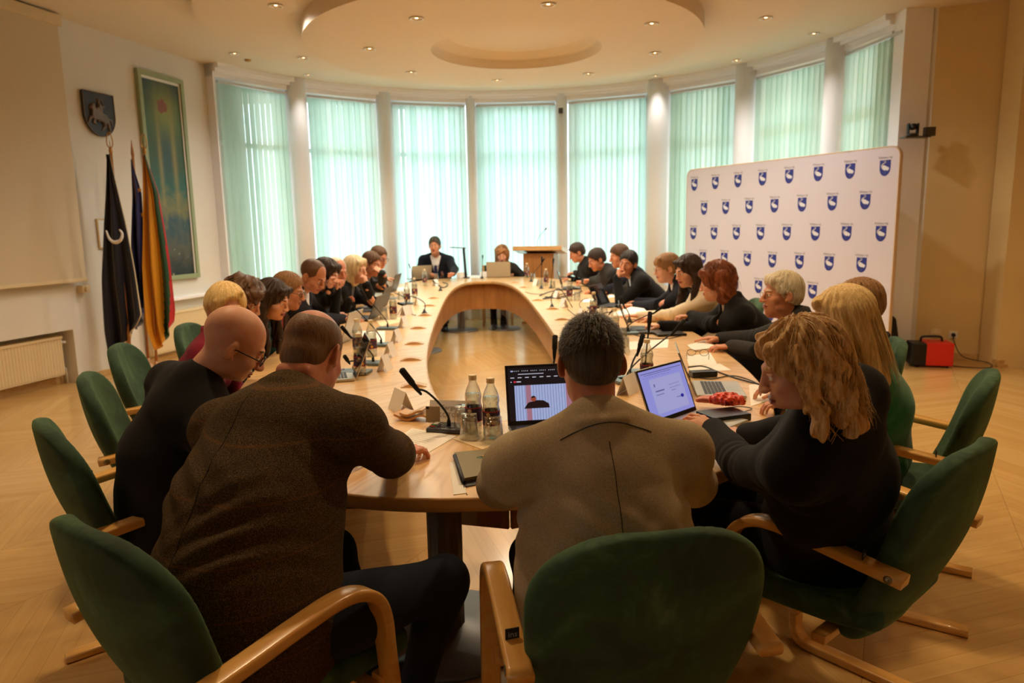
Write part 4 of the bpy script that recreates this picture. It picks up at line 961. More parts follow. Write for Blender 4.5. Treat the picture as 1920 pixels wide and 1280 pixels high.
    for i, s_ in enumerate((-1, 1)):
        hd = HT[i]; hv, hq = hand_mesh(hd.get('t', 'relax'), s_ < 0)
        # template: thumb at +x; seen from the back with fingers up a LEFT hand has its thumb on the right, so the right hand is the mirrored one
        hv = hv * V3(-1, 1, 1); hq = hq[:, ::-1]
        d = np.array(hd['d'], float) if 'd' in hd else (Wp[i] - E[i]) * V3(1, 1, .25); Bm = basis3(d, hd.get('up', (0, 0, 1)))
        parts.append((Wp[i] + (hv * (1 - .09 * fem) * S * hs) @ Bm.T, hq, 0))
    V = Vol(lo, hi + .0, .014)
    V.econe(C1, Mid, X, (sw * .86) - .02, (.108 * b_) - .022, .165 * b_ - .02, .128 * b_ - .02, k=.04); V.econe(Mid, H, xr, .165 * b_ - .02, .128 * b_ - .02, .16 * b_, .12 * b_, k=.05); V.cone(N + up * .01, C1, .042, .07, k=.03)
    for i in (0, 1): V.cone(N - up * .07, Sj[i], .035, .038, k=.04); V.cone(Sj[i], E[i], .038, .03, k=.03); V.cone(E[i], Wp[i], .03, .02, k=.02)
    v, q = V.mesh(); parts.append((v, q, 0)); v, q, mi = joinm(parts)
    hair_m = HM[hair[1]] if hair else HM['grey']
    body = link('body', new_mesh('body', v - O, q, [SK[skin], m_lipr if red else m_lip, m_eyew, m_iris, hair_m], mi), root)
    # hair
    hx = lambda v: Hc - O + (v * S) @ Rh.T
    if hair:
        st_ = hair[0]; parts = []
        if st_ == 'crown':      # cropped ring round a bald crown
            V = Vol((-.1, -.14, -.1), (.1, .12, .14), .003); V.ell((0, -.018, .036), (.0785, .0997, .0875), k=0); V.ell((0, -.045, -.02), (.0665, .068, .07), k=.01)
            V.half((0, -.07, -.085), (0, .3, -1)); V.half((0, .02, .0), (0, 1, -.9), k=.01); V.ell((.012, -.02, .150), (.060, .11, .098), k=.004, op='s'); V.ell((0, .125, .02), (.085, .075, .10), k=.01, op='s')
            for s_ in (-1, 1): V.ell((s_ * .088, -.008, -.012), (.028, .024, .036), k=.008, op='s')
            v, q = V.mesh(); parts.append((hx(v), q, 0))
        elif st_ == 'balding':
            V = Vol((-.1, -.14, -.1), (.1, .12, .14), .0045); V.ell((0, -.020, .036), (.082, .103, .088), k=0); V.half((0, -.07, -.085), (0, .3, -1)); V.half((0, .02, .0), (0, 1, -.9), k=.01)
            V.ell((0, .125, .06), (.085, .095, .12), k=.01, op='s')
            for s_ in (-1, 1): V.ell((s_ * .088, -.008, -.012), (.028, .024, .036), k=.008, op='s')
            v, q = V.mesh(); parts.append((hx(v), q, 0))
        else:
            v, q = hair_vol(st_, .0036 if near else .0055, int(abs(hip[0]) * 55)); parts.append((hx(v), q, 0))
        ex = list(hair[2]) if len(hair) > 2 else []
        if not ex and near and st_ in ('short', 'fringe', 'comb'): ex = [('short', dict(n=3500, L=.020, r0=.0012))]
        if not ex and st_ in ('curly', 'volume'): ex = [('long', dict(n=1000, L=.13, r0=.0022, wave=.006, freq=70, off=.030, seed=9, fringe=.5, spread=.8, front=62, seg=10))]
        if not ex and st_ in ('bob', 'longfront'): ex = [('long', dict(n=700, L=.17 if st_ == 'bob' else .26, r0=.002, wave=.002, freq=30, off=.022 if st_ == 'bob' else .012, seed=9, fringe=.42, spread=.8, front=62, seg=10))]
        for sp in ex:
            kind, kw = sp; v, q = (strands if kind == 'long' else short_strands)(**kw); parts.append((hx(v), q, 0))
        v, q, mi = joinm(parts); ho = link('hair', new_mesh('hair', v, q, hair_m), root)
    if glasses:
        mb = MB(); gm = m_glm if glasses == 'metal' else m_glf; r = .0011 if glasses == 'metal' else .002
        for s_ in (-1, 1):
            ring = [hx(V3(s_ * (.033 + .0225 * math.cos(a)), .0985 - .10 * abs(.0225 * math.cos(a) + .0) * (1 if s_ * math.cos(a) > 0 else 0), .0 + .0175 * math.sin(a))[None])[0] for a in np.linspace(0, 2 * PI, 17)]; mb.tube(ring, r, 5, cap=False)
            mb.tube([hx(V3(s_ * x, y, z)[None])[0] for x, y, z in ((.0555, .096, .004), (.070, .085, .005), (.0765, .04, .006), (.0795, .0, .006), (.078, -.02, -.006))], r, 5)
        mb.tube([hx(V3(x, .100, .003)[None])[0] for x in (-.011, 0, .011)], r, 5); go = mb.build('glasses', gm, root)
        lb = MB()
        for s_ in (-1, 1): 
            lb.add(hx(np.array([V3(s_ * (.033 + .0215 * math.cos(a)), .0975, .0165 * math.sin(a)) for a in np.linspace(0, 2 * PI, 16, endpoint=False)])), [tuple(range(16))])
        lb.build('lens', m_lens, go)
    return dict(root=root, O=O, N=N, H=H, Mid=Mid, X=X, F=Fw, up=up, S=Sj, E=E, W=Wp, cv=cv, cq=cq, top=top_o, Rt=Rt, hx=hx)
def T2(px, py, dz=.0): return atz(px, py, TZ + dz)     # wrist height above the table top
# ------------------------------------------------------------------ the nearest people
def fold(V, c, dr, lam, amp, rr, sk=6):
    dr = np.array(dr, float); dr /= np.linalg.norm(dr)
    def ff(x, y, z):
        a, b, g_ = x - c[0], y - c[1], z - c[2]; return amp * np.sin(2 * PI * (a * dr[0] + b * dr[1] + g_ * dr[2]) / lam + sk * (a + b) * 2) * np.exp(-(a * a + b * b + g_ * g_) / rr ** 2)
    V.put(ff, np.array(c) - 2 * rr, np.array(c) + 2 * rr, 0, 'add')
def back_fn(V, s):
    N, H, X, F, up, Mid = (s[k_] for k_ in ('N', 'H', 'X', 'F', 'up', 'Mid'))
    fold(V, Mid - F * .14 - X * .08, up * .9 + X * .7, .07, .006, .12); fold(V, Mid - F * .14 + X * .10 - up * .10, up * .9 - X * .8, .06, .007, .11)
    fold(V, H - F * .13 + up * .1 + X * .12, up * .7 - X * .6, .05, .006, .09)
def hand(px, py, dz=.03, t='relax', **k): return dict(p=T2(px, py, dz), t=t, **k)
# man in taupe jacket (centre foreground)
n1 = person(atz(1107, 681, 1.17), (.215, 1.59), 7, 'person in a taupe wool jacket with short greying hair, back to us, centre', hy=4, hp=14, sw=.20, bulk=1.13, near=2, skin='red', hair=('crop', 'grey', [('short', dict(n=14000, L=.014, r0=.0007))]),
    top='taupe', legs='black', curv=.03, fn=back_fn, hands=[dict(p=V3(-.02, 2.08, .80), t='relax', d=(.6, .6, -.1)), dict(p=V3(.50, 2.10, .80), t='relax', d=(-.4, .8, -.1))], poles=((-.5, -.5, -1), (.45, -.5, -1)), scale=.91)
O = n1['O']; mb = MB(); X_, N_, M_, H_, F_ = n1['X'], n1['N'] - O, n1['Mid'] - O, n1['H'] - O, n1['F']
seam(n1['cv'], n1['cq'], [N_ + (H_ - N_) * t for t in np.linspace(.06, .9, 24)], F_, mb, .0009)
mb.build('back_seam', m_dark, n1['top'])
mb = MB(); Rt_ = n1['Rt']; seam(n1['cv'], n1['cq'], [N_ + Rt_ @ V3(x, 0, -.016 - 2.4 * x * x) for x in np.linspace(-.105, .105, 26)], F_ + V3(0, 0, -.35), mb, .0014)
mb.build('lanyard_cord', m_black, n1['root'])
V = Vol(n1['N'] - .10, n1['N'] + .10, .004); V.econe(n1['N'] - n1['up'] * .02, n1['N'] + n1['up'] * .022 - n1['F'] * .010, n1['X'], .058, .060, .0545, .057, k=0, cap=.3); v, q = V.mesh(); link('shirt_collar', new_mesh('shirt_collar', v - O, q, cloth('maroon_knit', rgb(44, 18, 16), rgb(66, 28, 24))), n1['root'])
# man in brown tweed
l0 = person(atz(588, 664, 1.15), (-.652, 1.60), -28, 'person in a brown tweed jacket with a bald crown, back to us on the left', hy=-14, hp=34, sw=.235, bulk=1.34, fat=1, near=2, skin='red', hair=('crown', 'stub'),
    top='tweed', legs='denim', curv=.05, fn=back_fn, hands=[dict(p=V3(-.62, 2.20, .80), t='relax'), dict(p=T2(742, 852, .035), t='relax', d=(.55, .6, 0))], poles=((-1, -.2, -.6), (1, -.25, -.9)), scale=.98, knees=[V3(-.56, 2.04, .53), V3(-.20, 1.83, .54)], feet=[V3(-.45, 2.1, .085), V3(-.33, 1.80, .085)])
mb = MB(); O = l0['O']; N_, H_, F_, X_ = l0['N'] - O, l0['H'] - O, l0['F'], l0['X']
seam(l0['cv'], l0['cq'], [N_ + (H_ - N_) * t for t in np.linspace(.06, .95, 24)], F_, mb, .001)
mb.build('back_seam', m_dark, l0['top'])
# bald man with glasses
l1 = person(atz(440, 646, 1.15), (-1.10, 2.22), -42, 'bald person with dark-framed glasses in a black coat, bending over the table on the left', hy=-62, hp=34, hr=10, sw=.20, bulk=1.05, near=2, skin='fair', hair=None, top='coat', legs='black', curv=.05, glasses='dark', style='coat',
    hands=[dict(p=V3(-1.02, 2.72, .79), t='relax'), dict(p=V3(-.66, 2.50, .79), t='relax')], scale=.96, collar=False)
# woman in black jacket with wavy hair
r11 = person(atz(1500, 690, 1.16), (.945, 2.06), 42, 'person with wavy dark-blonde hair and black jacket in the near right corner', hy=80, hp=16, sw=.178, bulk=1.04, fem=1, near=2, skin='fair',
    hair=('wavy', 'wavy', [('long', dict(n=2200, L=.225, r0=.0014, wave=.009, freq=60, off=.012, seed=11, fringe=.36, spread=.9, lift=.0, front=62))]), top='black', legs='black', curv=.02, style='jacket',
    hands=[dict(p=T2(1325, 800, .075), t='relax', d=(-.75, .55, .3), up=(.1, -.7, .7)), dict(p=T2(1400, 815, .05), t='relax', d=(-.7, .8, 0))], poles=((-.15, -.35, -1), (.8, .2, -1)), scale=.88)
# woman in green dress
r9 = person(aty(1578, 600, 2.55), (1.45, 2.76), 56, 'person with long straight blonde hair in an emerald green dress, on the right', hy=64, hp=14, sw=.165, bulk=.95, fem=1, near=1, skin='fair',
    hair=('longs', 'blonde', [('long', dict(n=1500, L=.31, r0=.0015, wave=.002, freq=20, off=.008, seed=21, fringe=.30, spread=.8, front=62))]), top='green', legs='green', style='dress', curv=.02, pants='skirt', hands=[dict(p=V3(1.10, 2.70, .79), t='relax', d=(-.9, .4, 0)), dict(p=V3(1.16, 2.95, .79), t='relax')], poles=((-.3, -1, -.8), None), scale=.95)

# ------------------------------------------------------------------ everyone further round the table
def P(px, py, Y, out, face, dist, label, **k):
    """out: compass direction (degrees, 0 = away, + = left) in which the body sits back from the head"""
    h = aty(px, py, Y); a = R(out); k.setdefault('scale', .96)
    return person(h, (h[0] - math.sin(a) * dist, h[1] + math.cos(a) * dist), face, label, **k)
def HW(px, py, Y): return aty(px, py, Y)
P(427, 580, 3.42, 95, -84, .20, 'person with short blonde side-swept hair and a burgundy blouse, behind the bald head', hy=-142, hp=4, sw=.165, bulk=.9, fem=1, near=1, hair=('side', 'blonde', [('long', dict(n=700, L=.12, r0=.0014, wave=.002, freq=30, off=.006, seed=31, fringe=.12, spread=1.3, front=70))]), top='burgundy', style='blouse')
P(456, 566, 3.92, 92, -88, .22, 'person with curly brown updo hair, head bowed, left side behind the blonde person', hy=-98, hp=22, sw=.165, bulk=.9, fem=1, near=1, hair=('curly', 'brown'), top='charcoal', style='sweater')
P(512, 562, 4.30, 92, -88, .22, 'person with long dark hair and a dark green knit, looking down, left side', hy=-100, hp=20, sw=.165, bulk=.88, fem=1, near=1, hair=('longfront', 'dark'), top='pine', style='sweater')
P(542, 546, 4.78, 92, -90, .24, 'person with glasses, short light brown hair, brown cardigan over a rust red shirt', hy=-92, hp=14, sw=.185, near=1, hair=('short', 'light'), skin='tan', glasses='dark', top='brown', inner='red', style='jacket', vneck=.16)
P(588, 518, 5.12, 92, -94, .26, 'person in a navy suit with receding brown hair, writing, white cuffs showing, left side', hy=-112, hp=32, sw=.21, bulk=1.08, near=1, hair=('balding', 'brown'), skin='tan', top='navy', inner='white', tie='tie', vneck=.24, hands=[hand(632, 592, .03, 'relax', d=(1, .1, 0)), hand(668, 604, .03, 'flat', d=(1, -.2, 0))])
P(613, 516, 5.62, 92, -96, .24, 'person with dark hair in a black cardigan, hands at the mouth, behind the writer', hy=-108, hp=14, sw=.17, bulk=.95, fem=1, near=1, hair=('bob', 'dark'), top='black', style='sweater', hands=[dict(p=HW(618, 540, 5.35), t='fist', d=(.3, .1, 1), up=(-1, 0, .2)), dict(p=HW(632, 545, 5.45), t='fist', d=(.2, -.1, 1), up=(-1, 0, .2))])
P(632, 509, 6.05, 92, -98, .26, 'older balding person with a ruddy face, dark jacket, red shirt', hy=-132, hp=10, sw=.20, bulk=1.1, near=1, hair=('balding', 'white'), skin='red', top='charcoal', inner='red', vneck=.2, hands=[hand(688, 562, .03, 'relax', d=(1, 0, 0)), hand(700, 556, .03, 'relax', d=(1, 0, 0))])
P(668, 506, 6.55, 92, -100, .26, 'person with a pale blonde bob and black jacket, cheek resting on one hand', hy=-112, hp=4, hr=8, sw=.17, bulk=.98, fem=1, near=1, hair=('bob', 'pale'), top='black', inner='grey', vneck=.2, hands=[dict(p=HW(687, 535, 6.4), t='grip', d=(-.2, .1, 1), up=(.9, -.3, 0)), hand(712, 550, .03, 'relax', d=(1, 0, 0))])
P(698, 495, 7.35, 92, -104, .26, 'bearded brown-haired person in a grey jacket, fist on the chin', hy=-118, hp=12, sw=.195, bulk=1.02, near=1, hair=('short', 'brown'), skin='tan', top='charcoal', inner='grey', vneck=.2, hands=[dict(p=HW(716, 512, 7.15), t='fist', d=(-.6, .1, .5), up=(0, -.3, 1)), hand(740, 537, .03, 'relax', d=(1, .2, 0))])
P(711, 483, 8.05, 92, -108, .26, 'short-haired person in glasses and a navy jacket, farthest on the left side', hy=-124, hp=16, sw=.19, near=0, hair=('short', 'brown'), skin='tan', top='navy', glasses='dark', hands=[hand(745, 526, .03, 'relax', d=(1, .1, 0)), hand(752, 524, .03, 'relax', d=(1, -.1, 0))])
P(815, 461, 10.75, 0, 176, .30, 'person in a dark navy suit, white shirt and tie, at the head of the table', hy=176, hp=2, sw=.205, bulk=1.12, near=1, hair=('short', 'grey'), skin='tan', top='navy', inner='white', tie='tie', vneck=.28, mouth=.6, hands=[hand(850, 513, .10, 'fist', d=(-.4, -1, 0)), hand(808, 514, .07, 'relax', d=(.6, -1, 0))], poles=((1, .3, -.8), (-1, .3, -.8)), scale=1.04, knees=[V3(-1.12, 10.55, .5), V3(-1.36, 10.6, .5)], feet=[V3(-.98, 10.3, .085), V3(-1.12, 10.2, .085)])
P(941, 478, 10.85, 0, 180, .26, 'person with ginger bob hair behind the open laptop at the far end', hy=180, hp=14, sw=.17, bulk=.98, fem=1, near=1, hair=('volume', 'ginger'), top='charcoal', inner='grey', vneck=.16, hands=[hand(962, 512, .04, 'type', d=(-.3, -1, 0)), hand(925, 512, .04, 'type', d=(.3, -1, 0))], scale=1.02, knees=[V3(-.10, 10.6, .5), V3(-.28, 10.6, .5)], feet=[V3(-.12, 10.35, .085), V3(-.26, 10.4, .085)])
P(1081, 474, 9.35, -90, 104, .26, 'dark-haired person in a black jacket looking at a phone, farthest on the right side', hy=102, hp=24, sw=.19, near=0, hair=('short', 'dark'), skin='tan', top='black', hands=[hand(1063, 517, .05, 'grip', d=(-1, 0, 0)), hand(1068, 522, .04, 'relax', d=(-1, 0, 0))])
P(1118, 487, 8.15, -90, 102, .28, 'dark-haired person in a charcoal jacket with folded hands, second from the far right end', hy=112, hp=24, sw=.20, bulk=1.08, near=1, hair=('short', 'dark'), skin='tan', top='charcoal', hands=[hand(1084, 530, .04, 'fist', d=(-1, .1, 0)), hand(1092, 528, .05, 'fist', d=(-1, .3, 0))])
P(1160, 480, 7.75, -90, 98, .34, 'brown-haired person in a navy jacket, hidden behind the one resting a cheek', hy=102, hp=12, sw=.19, near=1, hair=('short', 'brown'), skin='tan', top='navy', hands=[hand(1118, 546, .03, 'relax', d=(-1, .1, 0)), hand(1130, 545, .03, 'relax', d=(-1, 0, 0))])
P(1177, 494, 6.95, -90, 96, .28, 'dark-haired person in a black suit, cheek on one fist, looking at us', hy=146, hp=6, hr=-10, sw=.205, bulk=1.05, near=1, hair=('short', 'black'), skin='tan', top='black', inner='blueshirt', tie='tie', vneck=.24, hands=[dict(p=HW(1157, 522, 6.85), t='fist', d=(.3, .1, 1), up=(-1, -.3, 0)), hand(1140, 545, .03, 'relax', d=(-1, 0, 0))])
P(1249, 503, 6.10, -90, 92, .26, 'person with short light brown hair and thin glasses in a navy cardigan, right side', hy=94, hp=8, sw=.17, bulk=.98, fem=1, near=1, hair=('fringe', 'light'), skin='fair', glasses='metal', top='navy', inner='white', vneck=.18, hands=[hand(1190, 572, .03, 'relax', d=(-1, .1, 0)), hand(1196, 566, .03, 'relax', d=(-1, .1, 0))])
P(1289, 508, 5.42, -90, 90, .26, 'person with long dark hair, black vest over a cream blouse, reaching over papers', hy=112, hp=14, sw=.165, bulk=.88, fem=1, near=1, hair=('longfront', 'dark'), skin='fair', red=True, top='cream', style='blouse', hands=[hand(1196, 592, .03, 'flat', d=(-1, .2, 0)), hand(1222, 596, .03, 'relax', d=(-1, .1, 0))])
P(1342, 530, 4.72, -90, 86, .26, 'person with voluminous auburn hair in a black jacket typing on a laptop', hy=72, hp=10, sw=.18, bulk=1.08, fem=1, near=1, hair=('volume', 'auburn'), skin='fair', top='black', inner='scarf', vneck=.14, hands=[hand(1228, 590, .04, 'type', d=(-1, .1, 0)), hand(1240, 610, .04, 'type', d=(-1, .2, 0))], poles=(( -.2, -.3, -1), None))
r8 = P(1464, 552, 3.82, -90, 82, .24, 'white-haired older person in glasses, dark jacket over a striped knit vest, right side', hy=92, hp=0, sw=.20, bulk=1.10, near=2, hair=('comb', 'white'), skin='tan', glasses='metal', top='charcoal', inner='tank', vneck=.34, hands=[hand(1372, 650, .03, 'relax', d=(-1, .15, 0)), hand(1352, 634, .03, 'flat', d=(-1, .2, 0))])
P(1606, 574, 3.30, -70, 78, .0, 'brown-haired person almost hidden behind the long blonde hair, right side', hy=80, hp=8, sw=.15, bulk=.85, near=1, hair=('short', 'light'), skin='fair', top='charcoal', style='sweater', hands=None)

# ================================================================== THINGS ALONG THE WALLS
def wallT(s, z, off=0.):
    """matrix on the left wall: x towards the camera along the wall reversed so that +x reads to the right, y into the wall, z up"""
    T = np.eye(4); T[:3, 0] = -wd; T[:3, 1] = -wn_; T[:3, 2] = (0, 0, 1); T[:3, 3] = onL(s, z, off); return T
def sOf(p): return float((np.array(p)[:2] - WA[:2]) @ wd[:2])
def onwall(px, py):
    d = ray(px, py); t = ((WA - V3(0, 0, 0)) @ wn_) / (d @ wn_) if False else (WA[:2] @ wn_[:2]) / (d[:2] @ wn_[:2]); return V3(0, 0, CAM_H) + d * t
# projection screen panel
sr = sOf(onwall(122, 300)); m_screen = mat('screen_fabric', rgb(214, 198, 168), .8, noise=(1.5, .02))
T = wallT(sr, 0, .085); e = empty('projection_screen', tuple(onL(sr, 1.05, .085)), 0, 'large cream projection screen hanging on the left wall above the radiator niche', 'screen')
def relT(T, e): T = T.copy(); T[:3, 3] -= np.array(e.location); return T
mb = MB(); mb.box((-3.4, -.012, 1.06), (0, .012, 3.49), .004, T=relT(T, e)); mb.build('screen_panel', m_screen, e)
mb = MB(); mb.box((-3.42, -.02, 1.03), (.01, .02, 1.065), .006, T=relT(T, e)); mb.build('bottom_bar', m_cream, e)
mb = MB(); mb.box((-3.45, -.05, 3.48), (.02, .084, 3.58), .008, T=relT(T, e)); mb.build('housing', m_cream, e)
def radiator(s0, s1, z0, z1, off, label, grp='white panel radiators along the left wall'):
    T = wallT(s0, 0, off); e = empty('radiator', tuple(onL(s0, 0, off)), 0, label, 'radiator', grp); L = s1 - s0; T = relT(T, e); m_ = m_cream
    mb = MB(); n = int(L / .033); y = [-.05 if i % 2 else -.042 for i in range(2 * n + 1)]
    X = -L + np.linspace(0, L, 2 * n + 1); v = np.r_[np.c_[X, y, np.full(len(X), z0 + .02)], np.c_[X, y, np.full(len(X), z1 - .03)]]; k_ = len(X)
    mb.add(xf(T, v), [(i, i + 1, k_ + i + 1, k_ + i) for i in range(k_ - 1)], False); mb.build('front_panel', m_, e)
    mb = MB(); mb.box((-L, -.04, z0), (0, .05, z1 - .02), .006, T=T); mb.build('body', m_, e)
    mb = MB(); mb.box((-L - .004, -.055, z1 - .03), (.004, .055, z1), .006, T=T); mb.build('top_grille', m_, e)
    mb = MB(); mb.tube([xf(T, np.array([q]))[0] for q in ((-.0, 0, z0 + .06), (.05, 0, z0 + .06), (.05, 0, .0))], .009, 8); mb.tube([xf(T, np.array([q]))[0] for q in ((0, 0, z1 - .07), (.03, 0, z1 - .07), (.03, -.05, z1 - .07))], .014, 10); mb.build('valve_pipe', m_white, e)
sn = sOf(onwall(140, 650)); radiator(sn + .08, sn + 2.6, .10, .50, -.11, 'white ribbed radiator in the niche below the projection screen')
s0 = sOf(onwall(400, 560)); s1 = sOf(onwall(318, 580)); radiator(s0 + .05, s1 + .45, .12, .58, .075, 'white ribbed radiator under the tall painting, behind the flags')
mb = MB(); T = wallT(s0 - .4, 0, 0); mb.box((-(s1 - s0) - .95, -.10, .70), (0, .01, .735), .006, T=T); o = mb.build('trim_9', m_pilaster); st(o)
# tall painting
pTL, pTR, pBR = onwall(250, 128), onwall(337, 150), onwall(366, 520); a, b = sOf(pTL), sOf(pTR); z1, z0 = (pTL[2] + pTR[2]) / 2, pBR[2]; Wd = a - b
m_paint = bpy.data.materials.new('green_gold_canvas'); m_paint.use_nodes = True; k = NT(m_paint); sp = k.n('SeparateXYZ'); k.l(k.coord('UV'), sp.inputs[0]); U, Vv = sp.outputs[0], sp.outputs[1]
cxy = k.n('CombineXYZ'); k.l(k.math('MULTIPLY', U, 2.), cxy.inputs[0]); k.l(k.math('MULTIPLY', Vv, 6.), cxy.inputs[1]); nz = k.noise(cxy.outputs[0], 2.2, 5, .65, .6)
basec = k.ramp(k.math('ADD', Vv, k.math('MULTIPLY', k.math('SUBTRACT', nz, .5), .35)), [(.0, rgb(18, 34, 34)), (.14, rgb(80, 78, 62)), (.26, rgb(24, 62, 72)), (.36, rgb(116, 112, 60)), (.46, rgb(24, 86, 70)), (.62, rgb(56, 78, 38)), (.8, rgb(34, 84, 48)), (1., rgb(6, 44, 52))])
def gauss(cx, cy_, sx, sy, pw=1.):
    a_ = k.math('POWER', k.math('DIVIDE', k.math('SUBTRACT', U, cx), sx), 2.); b_ = k.math('POWER', k.math('DIVIDE', k.math('SUBTRACT', Vv, cy_), sy), 2.)
    return k.math('POWER', 2.718, k.math('MULTIPLY', k.math('ADD', a_, b_), -1.))
c_ = k.mix(k.math('MULTIPLY', gauss(.55, .84, .34, .12), .75), basec, rgb(156, 158, 62)); c_ = k.mix(k.math('MULTIPLY', gauss(.5, .62, .2, .13), .7), c_, rgb(36, 62, 66))
c_ = k.mix(k.math('MULTIPLY', k.math('GREATER_THAN', k.math('ADD', gauss(.5, .865, .20, .045), k.math('MULTIPLY', nz, 1.5)), 1.36), .9), c_, rgb(132, 54, 26))
for x_, w_ in ((.33, .05), (.7, .06)): c_ = k.mix(k.math('MULTIPLY', gauss(x_, .6, w_, .25), .5), c_, rgb(178, 150, 70))
vor = k.n('TexVoronoi'); vor.inputs['Scale'].default_value = 22; cv2 = k.n('CombineXYZ'); k.l(U, cv2.inputs[0]); k.l(k.math('MULTIPLY', Vv, 3.), cv2.inputs[1]); k.l(cv2.outputs[0], vor.inputs[0])
low = k.math('LESS_THAN', Vv, .15); bright = k.math('GREATER_THAN', k.math('ADD', nz, k.math('MULTIPLY', vor.outputs[0], .3)), .86); c_ = k.mix(k.math('MULTIPLY', k.math('MULTIPLY', low, bright), .8), c_, rgb(206, 190, 150))
k.l(c_, k.b.inputs['Base Color']); k.b.inputs['Roughness'].default_value = .4
e = empty('framed_painting', tuple(onL(a, z0, 0)), 0, 'tall narrow green and gold painting in a pale green frame on the left wall', 'painting'); T = relT(wallT(a, 0, 0), e)
fw = .055; mb = MB(); mb.box((0, -.05, z0), (fw, 0, z1), .006, T=T); mb.box((Wd - fw, -.05, z0), (Wd, 0, z1), .006, T=T); mb.box((fw, -.05, z1 - fw), (Wd - fw, 0, z1), .006, T=T); mb.box((fw, -.05, z0), (Wd - fw, 0, z0 + fw), .006, T=T)
mb.build('frame', mat('pale_green_frame', rgb(150, 164, 126), .5), e)
mb = MB(); mb.box((fw, -.03, z0 + fw), (fw + .02, -.001, z1 - fw), T=T); mb.box((Wd - fw - .02, -.03, z0 + fw), (Wd - fw, -.001, z1 - fw), T=T); mb.box((fw, -.03, z1 - fw - .03), (Wd - fw, -.001, z1 - fw), T=T); mb.build('mount', m_white, e)
v = xf(T, np.array([(fw, -.022, z0 + fw), (Wd - fw, -.022, z0 + fw), (Wd - fw, -.022, z1 - fw), (fw, -.022, z1 - fw)])); link('canvas', new_mesh('canvas', v, [(0, 1, 2, 3)], m_paint, smooth=False, uv=[(0, 0), (1, 0), (1, 1), (0, 1)]), e)
# carved shield with a rider
a, b = sOf(onwall(148, 170)), sOf(onwall(206, 178)); Wd = a - b; zt, zb_ = onwall(180, 175)[2] , onwall(182, 255)[2]; Hh = zt - zb_
m_bronze = mat('dark_bronze', rgb(46, 46, 50), .45, metal=.3, noise=(12, .2)); m_bron2 = mat('worn_bronze', rgb(104, 88, 76), .45, metal=.4, noise=(14, .2))
def shield(w, h, n=10):
    return [(0, 0), (0, -h * .50)] + [(w / 2 - w / 2 * math.cos(q), -h * .5 - h * .5 * math.sin(q)) for q in np.linspace(0.08, PI - .08, 2 * n)] + [(w, -h * .5), (w, 0)]
e = empty('coat_of_arms', tuple(onL(a, zt, 0)), 0, 'dark bronze shield with a rider on horseback, high on the left wall', 'wall shield'); T = relT(wallT(a, zt, .012), e); RX = np.array(TR((0, 0, 0), R(90), 0, 0)); RX[:3, :3] = np.array([[1, 0, 0], [0, 0, -1], [0, 1, 0]])
mb = MB(); mb.prism(shield(Wd, Hh), 0, .022, T=T @ RX); mb.build('plate', m_bronze, e)
mb = MB(); sp_ = [xf(T @ RX, np.array([(x, y, .024)]))[0] for x, y in shield(Wd, Hh)]; mb.tube(sp_ + [sp_[0]], .006, 6); mb.build('rim', m_bron2, e)
V = Vol((0, -.06, -Hh), (Wd, .02, .02), .004); g2 = lambda x, y: V3(x * Wd, -.024, -y * Hh)
for pts, rr in (([(.30, .52), (.62, .58)], (.045, .05)), ([(.62, .56), (.72, .68), (.78, .84), (.72, .93)], (.034, .022, .013, .01)), ([(.58, .62), (.62, .76), (.52, .86)], (.03, .016, .010)), ([(.32, .54), (.16, .60), (.10, .72)], (.026, .014, .009)), ([(.34, .56), (.26, .70), (.34, .74)], (.024, .013, .009)),
                ([(.30, .50), (.26, .36), (.30, .30)], (.036, .028, .018)), ([(.29, .30), (.18, .38)], (.020, .011)), ([(.50, .50), (.50, .32), (.48, .24)], (.026, .030, .014)), ([(.48, .18), (.48, .17)], (.017, .017)), ([(.52, .34), (.64, .30), (.58, .16), (.40, .12)], (.013, .010, .008, .004)), ([(.50, .50), (.42, .66)], (.022, .012)), ([(.40, .40), (.36, .46)], (.030, .030)), ([(.66, .56), (.84, .60), (.88, .74)], (.014, .012, .006))):
    V.chain([g2(*q) for q in pts], rr, k=.01)
V.half((0, -.048, 0), (0, -1, 0)); v, q = V.mesh(); link('rider_relief', new_mesh('rider_relief', xf(T, v), q, m_bron2), e)
# notice frame half hidden by the flags and a thermostat box
a, b = sOf(onwall(178, 410)), sOf(onwall(206, 410)); z1, z0 = onwall(190, 410)[2], onwall(190, 466)[2]
T = wallT(a, 0, 0); e = empty('notice_board', tuple(onL(a, z0, 0)), 0, 'small framed notice on the left wall, half hidden by the dark flag', 'notice'); T = relT(T, e)
mb = MB(); mb.box((0, -.02, z0), (.26, 0, z1), .004, T=T); mb.build('frame', m_base, e); mb = MB(); mb.box((.015, -.022, z0 + .015), (.245, -.018, z1 - .015), T=T); mb.build('sheet', m_white, e)
p = onwall(152, 541); mb = MB(); mb.box((-.05, -.07, -.035), (.05, 0, .035), .006, T=wallT(sOf(p) , p[2], 0)); mb.box((-.02, -.09, -.02), (.02, -.06, .02), .004, T=wallT(sOf(p), p[2], 0)); tag(mb.build('wall_box', m_cream), 'small cream junction box on the left wall below the screen corner', 'wall box')
